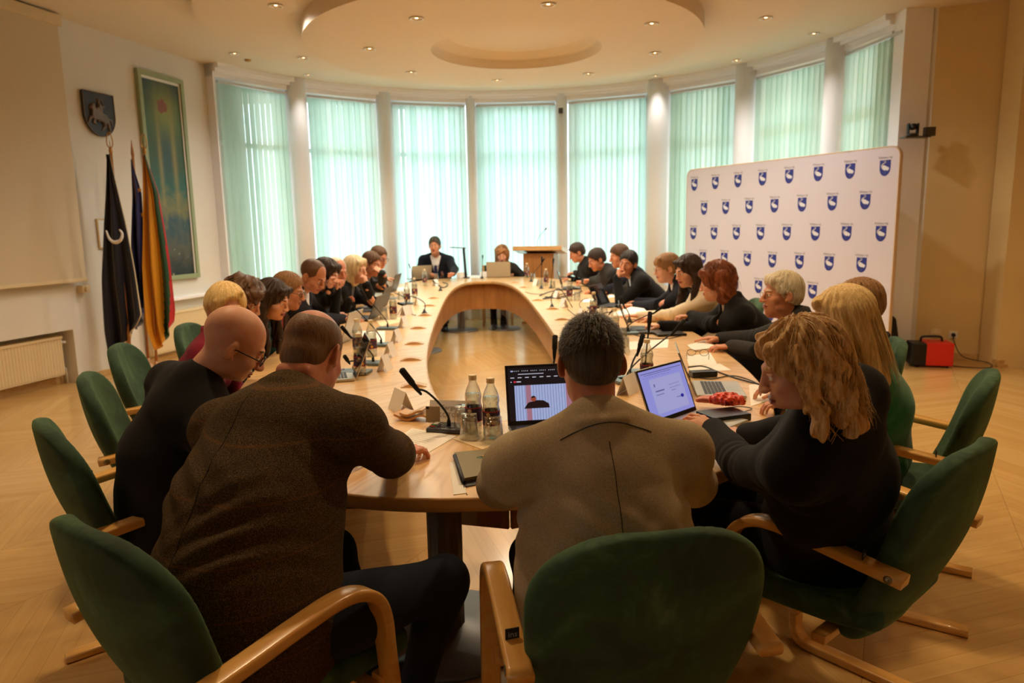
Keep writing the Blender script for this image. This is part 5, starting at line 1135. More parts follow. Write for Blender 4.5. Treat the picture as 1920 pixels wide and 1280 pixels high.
# flags
m_navyf = mat('navy_flag_satin', rgb(14, 14, 34), .55, sheen=.3); m_blue = mat('blue_flag_satin', rgb(20, 24, 84), .5, sheen=.3); m_fy = mat('yellow_flag', rgb(222, 150, 24), .6, sheen=.2); m_fg = mat('green_flag', rgb(20, 66, 36), .6, sheen=.2); m_fr = mat('red_flag', rgb(180, 24, 30), .6, sheen=.2)
m_fringe = mat('cream_fringe', rgb(206, 188, 150), .8); m_pole = wood('flag_pole_wood', rgb(168, 112, 62), rgb(190, 134, 80), 1, 2, .4)
def flag(px, ptop, pbot, Y, cols, label, lean, edges, fin, fringe=False, stars=False, hook=False):
    top = aty(px, ptop, Y); B = V3(top[0] - lean, Y, 0); e = empty('flag', tuple(B), 0, label, 'flag', 'flags standing by the left wall')
    mb = MB(); tp = top - B; mb.tube([V3(0, 0, .02), tp * V3(1, 1, 0) + V3(0, 0, tp[2] - .14)], .014, 12); mb.build('pole', m_pole, e)
    mb = MB()
    if fin == 'loop':
        z = tp[2] - .14; c = V3(tp[0], 0, z); mb.tube([c + V3(.035 * math.sin(t) * (1 - .35 * (1 - math.cos(t)) / 2), 0, .075 - .075 * math.cos(t)) for t in np.linspace(0, 2 * PI, 24)], .005, 6, cap=False); mb.lathe([(.014, -.05), (.018, -.03), (.012, 0), (.004, .02)], 12, c=tuple(c)); mb.box((-.012, -.002, -.0), (.012, .002, .0), 0); mb.tube([c + V3(0, 0, 0), c + V3(0, 0, .07)], .003, 6)
    else: z = tp[2] - .14; mb.lathe([(.014, -.03), (.017, .0), (.013, .04), (.002, .14)], 12, c=(tp[0], 0, z))
    mb.build('finial', m_gold if fin == 'loop' else m_pole, e)
    MB().lathe([(.17, 0), (.17, .02), (.05, .05), (.022, .12), (.018, .16)], 24).build('stand', m_pole, e)
    # cloth: rows from the pole top to the hem; left and right picture edges give its hang
    rows = 40; nc = 48; ztop = tp[2] - .20; zb = aty(px, pbot, Y)[2]; v = []
    L = np.array([[q[0], aty(q[1], q[0], Y)[0] - B[0], aty(q[2], q[0], Y)[0] - B[0]] for q in edges]); Lz = np.array([aty(px, q[0], Y)[2] for q in edges])
    for i in range(rows):
        t = i / (rows - 1); z = ztop + (zb - ztop) * t; xl = np.interp(-z, -Lz, L[:, 1]); xr_ = np.interp(-z, -Lz, L[:, 2]); am = .012 + .045 * t
        hemx = .22 * max(0, (xr_ - xl)) * (t ** 6)
        for j in range(nc):
            s = j / (nc - 1); v.append((xl + (xr_ - xl) * s, am * math.sin(s * 15 + 1.2 * t + px) * (1 - .3 * s) - .02 + .02 * math.sin(6 * t + 5 * s), z + (.30 * (s ** 1.5) * (t ** 4) if edges[0][-1] != 'flat' else 0) * 1.0))
    f = []; mi = []
    for i in range(rows - 1):
        for j in range(nc - 1):
            f.append((i * nc + j, i * nc + j + 1, (i + 1) * nc + j + 1, (i + 1) * nc + j)); s = j / nc; t = i / rows
            if len(cols) == 3: m_ = 0 if s < .55 + .18 * (1 - t) - .25 * max(0, t - .5) else (1 if s < .86 + .10 * (1 - t) - .28 * max(0, t - .7) - .0 else 2)
            else: m_ = 0
            if fringe and (j > nc - 3 or i > rows - 3): m_ = 1
            mi.append(m_)
    mats = cols if len(cols) == 3 else [cols[0], m_fringe]; clo = link('cloth', new_mesh('cloth', np.array(v), f, mats, mi, True), e); md = clo.modifiers.new('t', 'SOLIDIFY'); md.thickness = .003
    if hook:
        mb = MB(); P_ = [aty(x, y, Y - .14) - B for x, y in ((199, 432), (205, 447), (215, 454), (226, 450), (229, 438), (224, 430))]; mb.tube(smoothpath(P_, 5), np.r_[np.linspace(.008, .02, 13), np.linspace(.018, .008, 13)][:26], 8, prof=None); mb.build('white_crane_neck', m_white, clo)
    if stars:
        mb = MB()
        for (x, y) in ((268, 402), (262, 356)):
            c = aty(x, y, Y - .07) - B; pts = [(.028 * (1 if q % 2 == 0 else .4) * math.sin(q * PI / 5), .028 * (1 if q % 2 == 0 else .4) * math.cos(q * PI / 5)) for q in range(10)]; mb.prism(pts, 0, .004, T=np.array(Matrix.Translation(c) @ Matrix.Rotation(R(90), 4, 'X')))
        mb.build('yellow_star', m_fy, clo)
    return e
flag(246, 262, 618, 7.62, [m_blue], 'blue flag with yellow stars between the dark flag and the tricolour', .06, [(300, 246, 250), (360, 246, 268), (450, 247, 272), (618, 256, 282)], 'spear', stars=True)
flag(268, 252, 655, 7.42, [m_fy, m_fg, m_fr], 'yellow, green and red tricolour flag, rightmost of the three flags', .10, [(290, 270, 275), (360, 270, 298), (500, 272, 318), (615, 282, 332), (655, 296, 332)], 'loop')
flag(204, 250, 668, 7.22, [m_navyf], 'black-navy flag with cream fringe and a white crane neck, leftmost of the three flags', .02, [(300, 202, 212), (420, 196, 238), (520, 196, 256), (620, 204, 272), (668, 212, 262)], 'loop', fringe=True, hook=True)

# ------------------------------------------------------------------ sponsor wall banner with printed shields
bR, bL = V3(3.80, 7.05, 0), V3(2.42, 9.80, 0); bd = (bR - bL); BLn = np.linalg.norm(bd); bd /= BLn; bn = V3(-bd[1], bd[0], 0); bn = bn if bn @ (V3(0, 5, 0) - bL) > 0 else -bn
e = empty('backdrop_banner', tuple(bL), 0, 'large white fabric backdrop printed with rows of blue crane shields, right side', 'backdrop')
T = np.eye(4); T[:3, 0] = bd; T[:3, 1] = (0, 0, 1); T[:3, 2] = bn
zt_ = 2.20; m_ban = mat('white_stretch_fabric', rgb(214, 208, 222), .7); m_bedge = mat('banner_edge', rgb(216, 190, 160), .6)
o_ = rrect(BLn, zt_ - .05, .10, 6) + np.array([BLn / 2, (zt_ + .05) / 2]); mb = MB(); mb.prism(o_, -.02, .02, T=T); mb.build('fabric_panel', m_ban, e)
mb = MB(); oo = [xf(T, np.array([(x, y, 0)]))[0] for x, y in o_]; mb.tube(oo + [oo[0]], 1, prof=rrect(.046, .012, .004, 2), side=tuple(bn), cap=False); mb.build('edge_tube', m_bedge, e)
mb = MB()
for x in (.35, BLn - .35): mb.box((x - .02, 0, -.28), (x + .02, .02, .28), .003, T=T)
mb.build('foot', m_darkmetal, e)
m_shb = mat('shield_blue', rgb(34, 46, 140), .6); m_shw = mat('crane_white', rgb(226, 226, 236), .6); m_shl = mat('crane_legs', rgb(90, 96, 130), .6); m_cap = mat('caption_grey', rgb(86, 84, 98), .6)
mb = MB(); W2, H2 = .118, .155; cap_me = text_mesh('Vilniaus raj.', .034, m_cap, extrude=.0002); cv_ = np.empty(len(cap_me.vertices) * 3); cap_me.vertices.foreach_get('co', cv_); cv_ = cv_.reshape(-1, 3); cf_ = [tuple(p.vertices) for p in cap_me.polygons]
sh = [(x - W2 / 2, y) for x, y in shield(W2, H2, 6)]
crane_body = [(-.036, -.062), (-.030, -.052), (-.018, -.048), (.0, -.054), (.018, -.064), (.036, -.072), (.046, -.080), (.040, -.092), (.030, -.106), (.020, -.098), (.006, -.100), (-.010, -.098), (-.026, -.088), (-.036, -.076)]
rows_z = [2.075, 1.755, 1.435, 1.115, .795, .475, .16]
for ri, z in enumerate(rows_z):
    n_ = 8 if ri % 2 == 0 else 7; sp_ = (BLn - .30) / 7; x0 = .15 + (0 if ri % 2 == 0 else sp_ / 2)
    for i in range(n_):
        cx = x0 + sp_ * i; Tl = T @ TR((cx, z, .0203)); mb.q = 0; mb.prism(sh, 0, .0008, T=Tl); mb.q = 1; mb.prism(crane_body, .0008, .0014, T=Tl)
        nk = smoothpath([(-.034, -.068, .001), (-.036, -.052, .001), (-.022, -.036, .001), (-.002, -.026, .001), (.004, -.016, .001), (-.004, -.010, .001), (-.022, -.013, .001)], 4); mb.tube([xf(Tl, q[None])[0] for q in nk], np.linspace(.007, .0016, len(nk)), 5)
        mb.q = 2
        for q in (-.004, .006): mb.box((q - .0012, -.140, .0008), (q + .0012, -.098, .0014), T=Tl)
        mb.q = 3; mb.add(xf(Tl @ TR((0, .014, .0003)), cv_), cf_)
mb.build('printed_shields', [m_shb, m_shw, m_shl, m_cap], e)

# ------------------------------------------------------------------ right-hand corner
pc = aty(1722, 250, 7.46); e = empty('wall_camera', tuple(pc), 0, 'black pan-tilt video camera on a small wall bracket beside the last blind', 'camera')
mb = MB(); mb.box((-.16, -.06, -.045), (.10, .06, -.03), .004); mb.box((.06, -.03, -.03), (.16, .03, .06), .004); mb.build('bracket', m_darkmetal, e)
mb = MB(); mb.lathe([(.055, -.03), (.055, -.005), (.045, .0)], 24, c=(-.06, 0, 0)); mb.box((-.115, -.02, -.005), (-.10, .02, .10), .004); mb.box((-.02, -.02, -.005), (-.005, .02, .10), .004); mb.build('yoke', m_black, e)
mb = MB(); mb.lathe([(.0, -.055), (.026, -.055), (.030, -.05), (.034, .0), (.030, .045), (0, .05)], 24, T=TR((-.06, 0, .065), R(90), 0, R(-20))); mb.build('lens_barrel', m_black, e)
hp_ = atz(1750, 690, 0); e = empty('fan_heater', (hp_[0] + .03, hp_[1] + .14, 0), R(-16), 'red and black fan heater standing on the floor by the right wall', 'heater')
m_redp = mat('red_enamel', rgb(214, 38, 26), .4); mb = MB(); mb.box((-.06, -.13, .02), (.19, .13, .255), .012, T=np.array(Matrix.Rotation(0, 4, 'Z'))); mb.build('casing', m_redp, e)
mb = MB(); mb.box((-.19, -.13, .02), (-.055, .13, .245), .012); mb.build('front_section', m_black, e)
mb = MB(); [mb.box((-.196, -.11, .05 + i * .02), (-.188, .11, .058 + i * .02)) for i in range(9)]; mb.build('grille', m_darkmetal, e)
mb = MB(); mb.tube(smoothpath([(-.09, 0, .25), (-.08, 0, .295), (-.03, 0, .305), (.06, 0, .305), (.10, 0, .295), (.11, 0, .25)], 4), .011, 8); mb.build('handle', m_black, e)
mb = MB(); [mb.lathe([(.018, 0), (.018, .022)], 12, c=(x, y, 0)) for x in (-.14, .14) for y in (-.1, .1)]; mb.build('foot', m_black, e)
dW = (P2 - P1) / np.linalg.norm(P2 - P1); nW = V3(dW[1], -dW[0], 0); nW = nW if nW @ (V3(0, 4, 0) - P1) > 0 else -nW
def onRw(px, py): d = ray(px, py); return V3(0, 0, CAM_H) + d * (((P1 - V3(0, 0, 0))[:2] @ nW[:2]) / (d[:2] @ nW[:2]))
TW = np.eye(4); TW[:3, 0] = dW; TW[:3, 1] = -nW; TW[:3, 2] = (0, 0, 1)
ps = onRw(1787, 627); e = empty('wall_socket', tuple(ps), 0, 'white wall socket with a black plug, right wall above the heater', 'socket'); mb = MB(); mb.box((-.04, -.012, -.04), (.04, 0, .04), .004, T=TW); mb.build('plate', m_white, e)
mb = MB(); mb.lathe([(.019, 0), (.019, .03), (.012, .045)], 16, T=TW @ TR((0, -.012, 0), R(90))); mb.build('plug', m_black, e)
pr_ = onRw(1754, 625); mb = MB(); mb.lathe([(.055, 0), (.055, .010), (.045, .014), (.018, .014), (.014, .02), (0, .02)], 28, T=TW @ TR((0, 0, 0), R(90))); o = mb.build('outlet_cover', m_cream); o.location = tuple(pr_); tag(o, 'round cream outlet cover on the right wall left of the socket', 'outlet')
hl = V3(hp_[0] + .20, hp_[1] + .10, .006); pg = ps + nW * .05; P_ = smoothpath([pg, pg + nW * .03 + V3(0, 0, -.06), pg + nW * .06 + V3(.10, 0, -.22), V3(pg[0] + .22, pg[1] - .25, .02), V3(pg[0] + .12, pg[1] - .42, .006), V3(hl[0] + .12, hl[1] - .1, .006), hl + V3(.0, .02, .0)], 6)
mb = MB(); mb.tube(P_, .0045, 6); tag(mb.build('power_cable', m_black), 'black power cable running from the wall socket to the heater', 'cable')
sp0 = atz(1893, 690, 0); mb = MB(); mb.box((5.25, 6.35, 0), (6.85, 6.88, .16), .004); e = mb.build('step_platform', m_base); mb = MB(); mb.box((5.22, 6.32, .16), (6.86, 6.88, .185), .004, q=0); mb.build('tread', m_ochre if False else m_base, e); mb = MB(); mb.box((5.215, 6.31, .150), (6.86, 6.335, .162)); mb.build('nosing', m_black, e); tag(e, 'low wooden step with a dark nosing at the right edge of the picture', 'step')
b_ = atz(1692, 655, 0); V = Vol((-.2, -.15, -.01), (.2, .15, .6), .01); V.econe((0, 0, .12), (0, .03, .42), (1, 0, 0), .15, .10, .11, .07, k=.05); V.econe((0, -.08, .12), (0, -.06, .24), (1, 0, 0), .11, .05, .09, .04, k=.03); V.half((0, 0, .0), (0, 0, -1)); v, q = V.mesh()
o = link('backpack', new_mesh('backpack', v, q, mat('black_nylon', rgb(18, 18, 20), .7)), None); o.location = (4.02, 7.52, .0); tag(o, 'black backpack on the floor behind the right end of the backdrop', 'bag'); mb = MB(); mb.tube(smoothpath([(-.03, .03, .49), (-.03, .03, .55), (.03, .03, .55), (.03, .03, .49)], 4), .008, 6); mb.build('grab_handle', m_black, o)

# ------------------------------------------------------------------ lectern and the chairs at the far end
lc = aty(1014, 520, 11.1); e = empty('lectern', (lc[0], lc[1], 0), R(-14), 'light wooden lectern with a slanted top and a thin microphone, behind the far table end', 'lectern')
mb = MB(); mb.box((-.24, -.17, .03), (.24, .17, 1.08), .004); mb.build('body', m_skirt, e); mb = MB(); mb.box((-.27, -.20, 0), (.27, .20, .035), .004); mb.build('plinth', m_ashedge, e)
mb = MB(); mb.box((-.38, -.27, -.03), (.38, .27, .035), .004, T=TR((0, 0, 1.125), R(-8), 0, 0)); mb.build('sloped_top', m_ashedge, e)
mb = MB(); mb.tube(smoothpath([(-.05, 0, 1.15), (-.05, .0, 1.25), (.0, -.03, 1.35), (.09, -.06, 1.44)], 6), .004, 6); mb.tube([(.09, -.06, 1.44), (.115, -.068, 1.465)], .010, 10); mb.build('microphone', m_darkmetal, e)
oc = V3(-1.26, 11.02, 0); e = empty('office_chair', tuple(oc), R(176), 'black high-backed swivel chair of the person heading the table', 'chair'); m_leather = mat('black_leather_seat', rgb(16, 18, 26), .45, bump=(60, .2, .002))
V = Vol((-.3, -.36, .38), (.3, .3, 1.16), .01); V.econe((0, -.22, .56), (0, -.285, 1.02), (1, 0, 0), .23, .05, .20, .045, k=.04, cap=1.6); V.econe((0, -.16, .47), (0, .14, .47), (1, 0, 0), .24, .05, .235, .045, k=.05); v, q = V.mesh(); link('seat_shell', new_mesh('seat_shell', v, q, m_leather), e)
for s_ in (-1, 1): mb = MB(); mb.tube(smoothpath([(s_ * .25, -.2, .5), (s_ * .29, -.16, .66), (s_ * .29, .1, .67), (s_ * .26, .12, .5)], 5), .016, 8); mb.build('armrest', m_black, e)
mb = MB(); mb.lathe([(.03, .1), (.03, .42)], 16); mb.build('gas_column', m_steel, e)
for i in range(5):
    a_ = i * 2 * PI / 5 + .3; d = V3(math.sin(a_), math.cos(a_), 0); mb = MB(); mb.tube([d * .02 + V3(0, 0, .12), d * .30 + V3(0, 0, .075)], (.022, .014), 8); lg = mb.build('star_foot', m_steel, e); MB().lathe([(.02, -.012), (.026, -.008), (.026, .008), (.02, .012)], 14, T=TR(tuple(d * .30 + V3(0, 0, .027)), R(90), 0, -a_)).build('castor', m_black, lg)
wc = V3(-.21, 11.05, 0); e = empty('wooden_chair', tuple(wc), R(180), 'light wooden chair under the ginger-haired person at the far end', 'chair'); 
mb = MB(); mb.box((-.23, -.22, .43), (.23, .22, .47), .012); mb.build('seat', m_velour, e)
for x, y, h_ in ((-.22, .2, .44), (.22, .2, .44), (-.22, -.2, .9), (.22, -.2, .9)): mb = MB(); mb.box((x - .017, y - .017, 0), (x + .017, y + .017, h_), .004); mb.build('leg', m_ashedge, e)
mb = MB(); mb.box((-.22, -.215, .62), (.22, -.185, .9), .01); mb.build('backrest', m_velour, e)
# ================================================================== THINGS ON THE TABLE
def tt(px, py, dz=0.): p = atz(px, py, TZ + dz); return p
m_clear = bpy.data.materials.new('clear_glass'); m_clear.use_nodes = True; k = NT(m_clear)
def glassy(name, tint, mixf, rough=.03, col=(1, 1, 1)):
    """thin-walled clear material: mostly see-through with fresnel gloss"""
    m = bpy.data.materials.new(name); m.use_nodes = True; k = NT(m); t = k.t; out = t.nodes['Material Output']; t.nodes.remove(k.b)
    tr = k.n('BsdfTransparent'); tr.inputs[0].default_value = (*tint, 1); gl = k.n('BsdfGlossy'); gl.inputs['Roughness'].default_value = rough; gl.inputs[0].default_value = (*col, 1)
    lw = k.n('LayerWeight'); lw.inputs[0].default_value = mixf; ms = k.n('MixShader'); k.l(k.math('ADD', k.math('MULTIPLY', lw.outputs['Facing'], .75), .06), ms.inputs[0]); k.l(tr.outputs[0], ms.inputs[1]); k.l(gl.outputs[0], ms.inputs[2]); k.l(ms.outputs[0], out.inputs[0]); return m
m_clear = glassy('clear_tumbler_glass', (.93, .95, .95), .35); m_pet = glassy('clear_bottle_plastic', (.90, .92, .90), .40, .08); m_water = glassy('water', (.86, .86, .80), .25)
m_capw = mat('cream_bottle_cap', rgb(232, 214, 176), .5); m_label = mat('plum_label', rgb(70, 44, 72), .5); m_labr = mat('label_red_line', rgb(196, 40, 44), .5); m_labt = mat('label_lettering', rgb(226, 200, 160), .5); m_laby = mat('label_yellow_leaf', rgb(222, 150, 36), .5)
m_paper = mat('white_paper', rgb(246, 242, 236), .8); m_ink = mat('printed_text', rgb(150, 146, 150), .8); m_napkin = mat('cream_napkin', rgb(238, 216, 178), .9, bump=(120, .3, .001)); m_card = mat('white_card', rgb(242, 240, 240), .7)
m_lapd = mat('dark_laptop_shell', rgb(62, 58, 56), .4, metal=.4); m_laps = mat('silver_laptop_shell', rgb(186, 180, 168), .35, metal=.6); m_key = mat('grey_keys', rgb(58, 62, 74), .6); m_bez = mat('black_bezel', rgb(14, 13, 15), .3)
m_pad = mat('touchpad', rgb(170, 172, 172), .4)
def screen_mat(name, col, st_): return mat(name, tuple(c * .05 for c in col), .3, emit=(col, st_))
m_scr_off = mat('dark_screen', rgb(16, 18, 24), .12)
# --- bottles
def bottle_proto():
    root = empty('water_bottle')
    pr = [(.026, 0), (.031, .006), (.0315, .04), (.030, .045), (.0315, .055), (.0315, .105), (.029, .115), (.0285, .125), (.031, .135), (.0305, .15), (.024, .172), (.0155, .190), (.0130, .198), (.0130, .212)]
    MB().lathe(pr, 28, cap=False).build('bottle_body', m_pet, root)
    MB().lathe([(0, .002)] + [(r - .0015, z) for r, z in pr[:10]] + [(0, .15)], 24, cap=False).build('water', m_water, root)
    mb = MB(); a = np.linspace(0, 2 * PI, 41)[:-1]; rr = .0145 * (1 + .03 * (np.arange(40) % 2)); v = np.concatenate([np.c_[rr * q * np.cos(a), rr * q * np.sin(a), np.full(40, z)] for q, z in ((1, .202), (1, .218), (.93, .2205))])
    mb.add(v, [(i * 40 + j, i * 40 + (j + 1) % 40, (i + 1) * 40 + (j + 1) % 40, (i + 1) * 40 + j) for i in range(2) for j in range(40)] + [tuple(range(80, 120))]); mb.build('cap', m_capw, root)
    mb = MB(); mb.lathe([(.0320, .050), (.0320, .100)], 32, cap=False); mb.q = 1; mb.lathe([(.0323, .0485), (.0323, .051)], 32, cap=False); mb.lathe([(.0323, .0995), (.0323, .102)], 32, cap=False); lb = mb.build('label', [m_label, m_labr], root)
    tm = text_mesh('TICHE', .0125, m_labt, extrude=.0002); n = len(tm.vertices); c = np.empty(n * 3); tm.vertices.foreach_get('co', c); c = c.reshape(-1, 3); f = [tuple(p.vertices) for p in tm.polygons]; mb = MB()
    for a0 in (0, 2 * PI / 3, 4 * PI / 3):
        th = c[:, 0] / .0325 + a0 - PI / 2; rr = .0325 + c[:, 2]; mb.add(np.c_[rr * np.cos(th), rr * np.sin(th), c[:, 1] + .076], f, q=0)
        cc2 = [(.0075 * math.cos(t), .0075 * math.sin(t)) for t in np.linspace(0, 2 * PI, 14)[:-1]]; mb.add([( .0326 * math.cos(a0 - PI / 2 + x / .0325), .0326 * math.sin(a0 - PI / 2 + x / .0325), .092 + z * .8) for x, z in cc2], [tuple(range(13))], q=0)
        mb.add([( .0326 * math.cos(a0 - PI / 2 + .55 + x / .0325), .0326 * math.sin(a0 - PI / 2 + .55 + x / .0325), .062 + z) for x, z in cc2], [tuple(range(13))], q=1)
    mb.build('lettering', [m_labt, m_laby], lb); return root
def glass_proto():
    root = empty('drinking_glass'); n = 32; mb = MB()
    mb.lathe([(.036, 0), (.0335, .04), (.0295, .088), (.028, .0925), (.0, .0925), ], n, cap=False); mb.lathe([(.0, .080), (.0255, .080), (.0315, .04), (.0345, 0), (.036, 0)], n, cap=False)
    mb.build('tumbler', m_clear, root); return root
_P = {}
def place(key, proto, loc, rz, label, cat, grp):
    if key not in _P: _P[key] = proto(); o = _P[key]
    else: o = copy_tree(_P[key])
    o.location = tuple(loc); o.rotation_euler = (0, 0, rz); tag(o, label, cat, grp); return o
G_B, G_G, G_M, G_C, G_L, G_N, G_GR, G_PA = 'bottles of water on the table', 'upturned tumblers on the table', 'gooseneck microphones on the table', 'name cards on the table', 'open laptops on the table', 'napkins under the bottles', 'curved wooden cable covers on the table', 'papers on the table'
EPS = .0012
for px, py, lb in [(889, 812, 'water bottle with plum label beside the open video laptop, the taller-looking left one'), (922, 820, 'water bottle with plum label touching the video laptop, right one of the near pair'),
    (698, 668, 'water bottle with plum label, nearest on the left side of the table'), (672, 665, 'water bottle half hidden behind the near silver laptop, left side'), (676, 703, 'water bottle beside the tweed jacket collar, partly hidden'), (738, 598, 'water bottle next to two tumblers halfway up the left side'),
    (764, 570, 'water bottle between name cards further up the left side'), (778, 559, 'water bottle in the far left cluster, right one'), (829, 521, 'water bottle in front of the dark-suited person at the far end'), (797, 536, 'water bottle at the far left bend of the table'),
    (936, 519, 'water bottle behind the far laptop, left one of two'), (945, 519, 'water bottle behind the far laptop, right one of two'), (988, 521, 'water bottle standing alone in front of the lectern'), (1024, 536, 'water bottle in the far right cluster of glasses'),
    (1068, 563, 'water bottle among cables on the right side'), (1113, 598, 'water bottle beside tumblers on the right side, before the grey laptop'), (1152, 640, 'water bottle just behind the taupe-jacketed head, right side'), (1212, 722, 'water bottle in the gap between the two near laptops, right side')]:
    place('b', bottle_proto, tt(px, py) + V3(0, 0, EPS + .001), random.uniform(-.6, .6), lb, 'bottle', G_B)
for px, py, lb in [(880, 822, 'upturned tumbler in front of the left near bottle, on the napkin'), (926, 829, 'upturned tumbler nearest the video laptop, on the napkin'), (868, 806, 'upturned tumbler behind and left of the near bottles'), (720, 598, 'upturned tumbler left of the bottle halfway up the left side'), (706, 590, 'upturned tumbler, second beside the left-side bottle'), (690, 565, 'upturned tumbler near the folded hands on the left side'),
    (686, 668, 'upturned tumbler between the two nearest left-side bottles'), (752, 562, 'upturned tumbler in the far left cluster'), (818, 524, 'upturned tumbler at the far end beside the suited speaker'), (1014, 538, 'upturned tumbler left in the far right cluster'), (1036, 540, 'upturned tumbler right in the far right cluster'), (1082, 563, 'upturned tumbler with a napkin in it on the right side'),
    (1124, 600, 'upturned tumbler beside the right-side bottle, left one'), (1132, 596, 'upturned tumbler beside the right-side bottle, right one'), (1170, 660, 'upturned tumbler right of the taupe-jacketed head'), (1166, 642, 'upturned tumbler behind the other one by the taupe-jacketed head'), (999, 524, 'upturned tumbler in front of the lectern bottle')]:
    place('g', glass_proto, tt(px, py) + V3(0, 0, EPS + .001), random.uniform(0, 3), lb, 'glass', G_G)
def flat(name, corners, mats, label, cat, grp=None, z=0., th=.0012, lines=0):
    P_ = np.array([tt(*c) for c in corners]); c0 = P_.mean(0); v = P_ - c0; v[:, 2] = 0; mb = MB(); mb.prism(v[:, :2], 0, th)
    if np.cross(v[1] - v[0], v[2] - v[1])[2] < 0: mb = MB(); mb.prism(v[::-1, :2], 0, th)
    o = mb.build(name, mats); o.location = (c0[0], c0[1], TZ + z + .0006); tag(o, label, cat, grp)
    if lines:
        lm = MB()
        for i in range(lines):
            t = .12 + .76 * i / max(1, lines - 1); a = v[0] + (v[3] - v[0]) * t; b = v[1] + (v[2] - v[1]) * t; e_ = .08; l_ = random.uniform(.55, .92); p0 = a + (b - a) * e_; p1 = a + (b - a) * l_; w_ = (v[3] - v[0]); w_ = w_ / np.linalg.norm(w_) * .0016
            lm.add([p0 + V3(0, 0, th + .0003), p1 + V3(0, 0, th + .0003), p1 + w_ + V3(0, 0, th + .0003), p0 + w_ + V3(0, 0, th + .0003)], [(0, 1, 2, 3)])
        lm.build('printed_lines', m_ink, o)
    return o
flat('napkin', [(848, 823), (897, 803), (946, 826), (905, 843)], m_napkin, 'cream paper napkin under the two near bottles', 'napkin', G_N)
flat('napkin', [(668, 672), (720, 668), (718, 678), (676, 690)], m_napkin, 'cream napkin under the nearest left-side bottles', 'napkin', G_N)
flat('napkin', [(705, 602), (748, 595), (760, 602), (715, 612)], m_napkin, 'cream napkin under the bottle halfway up the left side', 'napkin', G_N)
flat('paper_sheet', [(772, 803), (856, 818), (798, 852), (735, 830)], m_paper, 'printed sheet of paper in front of the tweed-jacketed person', 'paper', G_PA, lines=9)
flat('paper_sheet', [(690, 622), (722, 620), (722, 646), (684, 650)], m_paper, 'white printed sheet beside the nearest left-side bottles', 'paper', G_PA, lines=7)
flat('paper_sheet', [(648, 622), (690, 620), (688, 634), (640, 640)], m_paper, 'white sheet under the left-side laptop edge', 'paper', G_PA, lines=5)
flat('paper_sheet', [(1178, 641), (1254, 636), (1252, 652), (1180, 656)], m_paper, 'crumpled white sheet on the right side behind the microphones', 'paper', G_PA, lines=5)
flat('paper_sheet', [(1286, 668), (1332, 662), (1345, 683), (1292, 686)], m_paper, 'white sheet carrying a pair of spectacles, right side', 'paper', G_PA, lines=6)
flat('paper_sheet', [(1290, 688), (1350, 682), (1371, 694), (1298, 700)], m_paper, 'white sheet under the spectacles sheet, right side', 'paper', G_PA, lines=4)
flat('paper_sheet', [(1288, 648), (1320, 640), (1346, 652), (1300, 658)], m_paper, 'white sheet by the hand of the white-haired person', 'paper', G_PA, z=.003, lines=5)
flat('paper_sheet', [(1404, 722), (1434, 718), (1452, 748), (1408, 762)], m_paper, 'sheet of notes beside the silver laptop keyboard, near right', 'paper', G_PA, lines=6)
flat('paper_stack', [(1150, 590), (1198, 574), (1218, 592), (1150, 597)], m_paper, 'thick pile of cream papers being leafed through, right side', 'paper', G_PA, th=.02)
flat('paper_sheet', [(1095, 562), (1130, 560), (1132, 566), (1092, 568)], m_paper, 'white booklet beside the upright grey laptop, right side', 'paper', G_PA, th=.006)
flat('paper_sheet', [(1142, 553), (1164, 552), (1166, 558), (1140, 559)], m_paper, 'white booklet with dark edge in front of the cheek-resting person', 'paper', G_PA, th=.008)
flat('paper_sheet', [(876, 516), (900, 516), (900, 521), (874, 521)], m_paper, 'white papers at the far end between the two central people', 'paper', G_PA)
flat('paper_sheet', [(745, 540), (764, 538), (764, 545), (744, 547)], m_paper, 'white folded papers near the bearded person', 'paper', G_PA, th=.006)
flat('paper_sheet', [(843, 868), (866, 862), (874, 925), (850, 928)], m_paper, 'cream sheets poking out under the notebook', 'paper', G_PA)
nb = flat('notebook', [(852, 856), (930, 848), (938, 892), (868, 906)], mat('grey_green_cover', rgb(134, 124, 92), .6), 'grey-green notebook with a small printed emblem beside the taupe sleeve', 'notebook', z=.003, th=.012)
P_ = [tt(853, 860) - V3(*nb.location), tt(869, 909) - V3(*nb.location)]; P_ = [V3(p[0], p[1], .007) for p in P_]; mb = MB(); mb.tube(P_, .0075, 8); mb.build('spine', mat('navy_spine', rgb(28, 32, 52), .5), nb)
mb = MB(); pts = [(-.02, .004), (-.012, .014), (0, .017), (.006, .010), (.014, .012), (.019, .004), (.012, -.002), (.014, -.012), (.004, -.006), (-.006, -.010), (-.014, -.004)]; c_ = tt(905, 866) - V3(*nb.location)
mb.q = 0; mb.prism([(c_[0] + x, c_[1] + y * .8) for x, y in pts], .0122, .0127); mb.q = 1; mb.prism([(c_[0] + x * .5 + .006, c_[1] + y * .4 + .012) for x, y in pts], .0127, .0131); mb.q = 2; mb.prism([(c_[0] + x * .6 - .006, c_[1] + y * .3 - .006) for x, y in pts], .0127, .0131); mb.build('cover_emblem', [m_bez, m_laby, mat('emblem_green', rgb(90, 130, 80), .6)], nb)
mb = MB(); mb.tube(smoothpath([tt(869, 906) - V3(*nb.location) + V3(0, 0, .004), tt(871, 918) - V3(*nb.location), tt(876, 928) - V3(*nb.location)], 4), .0015, 5); mb.build('ribbon', mat('navy_ribbon', rgb(24, 28, 60), .6), nb)
flat('notebook', [(868, 904), (925, 893), (930, 903), (872, 914)], m_bez, 'black notebook lying under the grey-green one', 'notebook', th=.003)
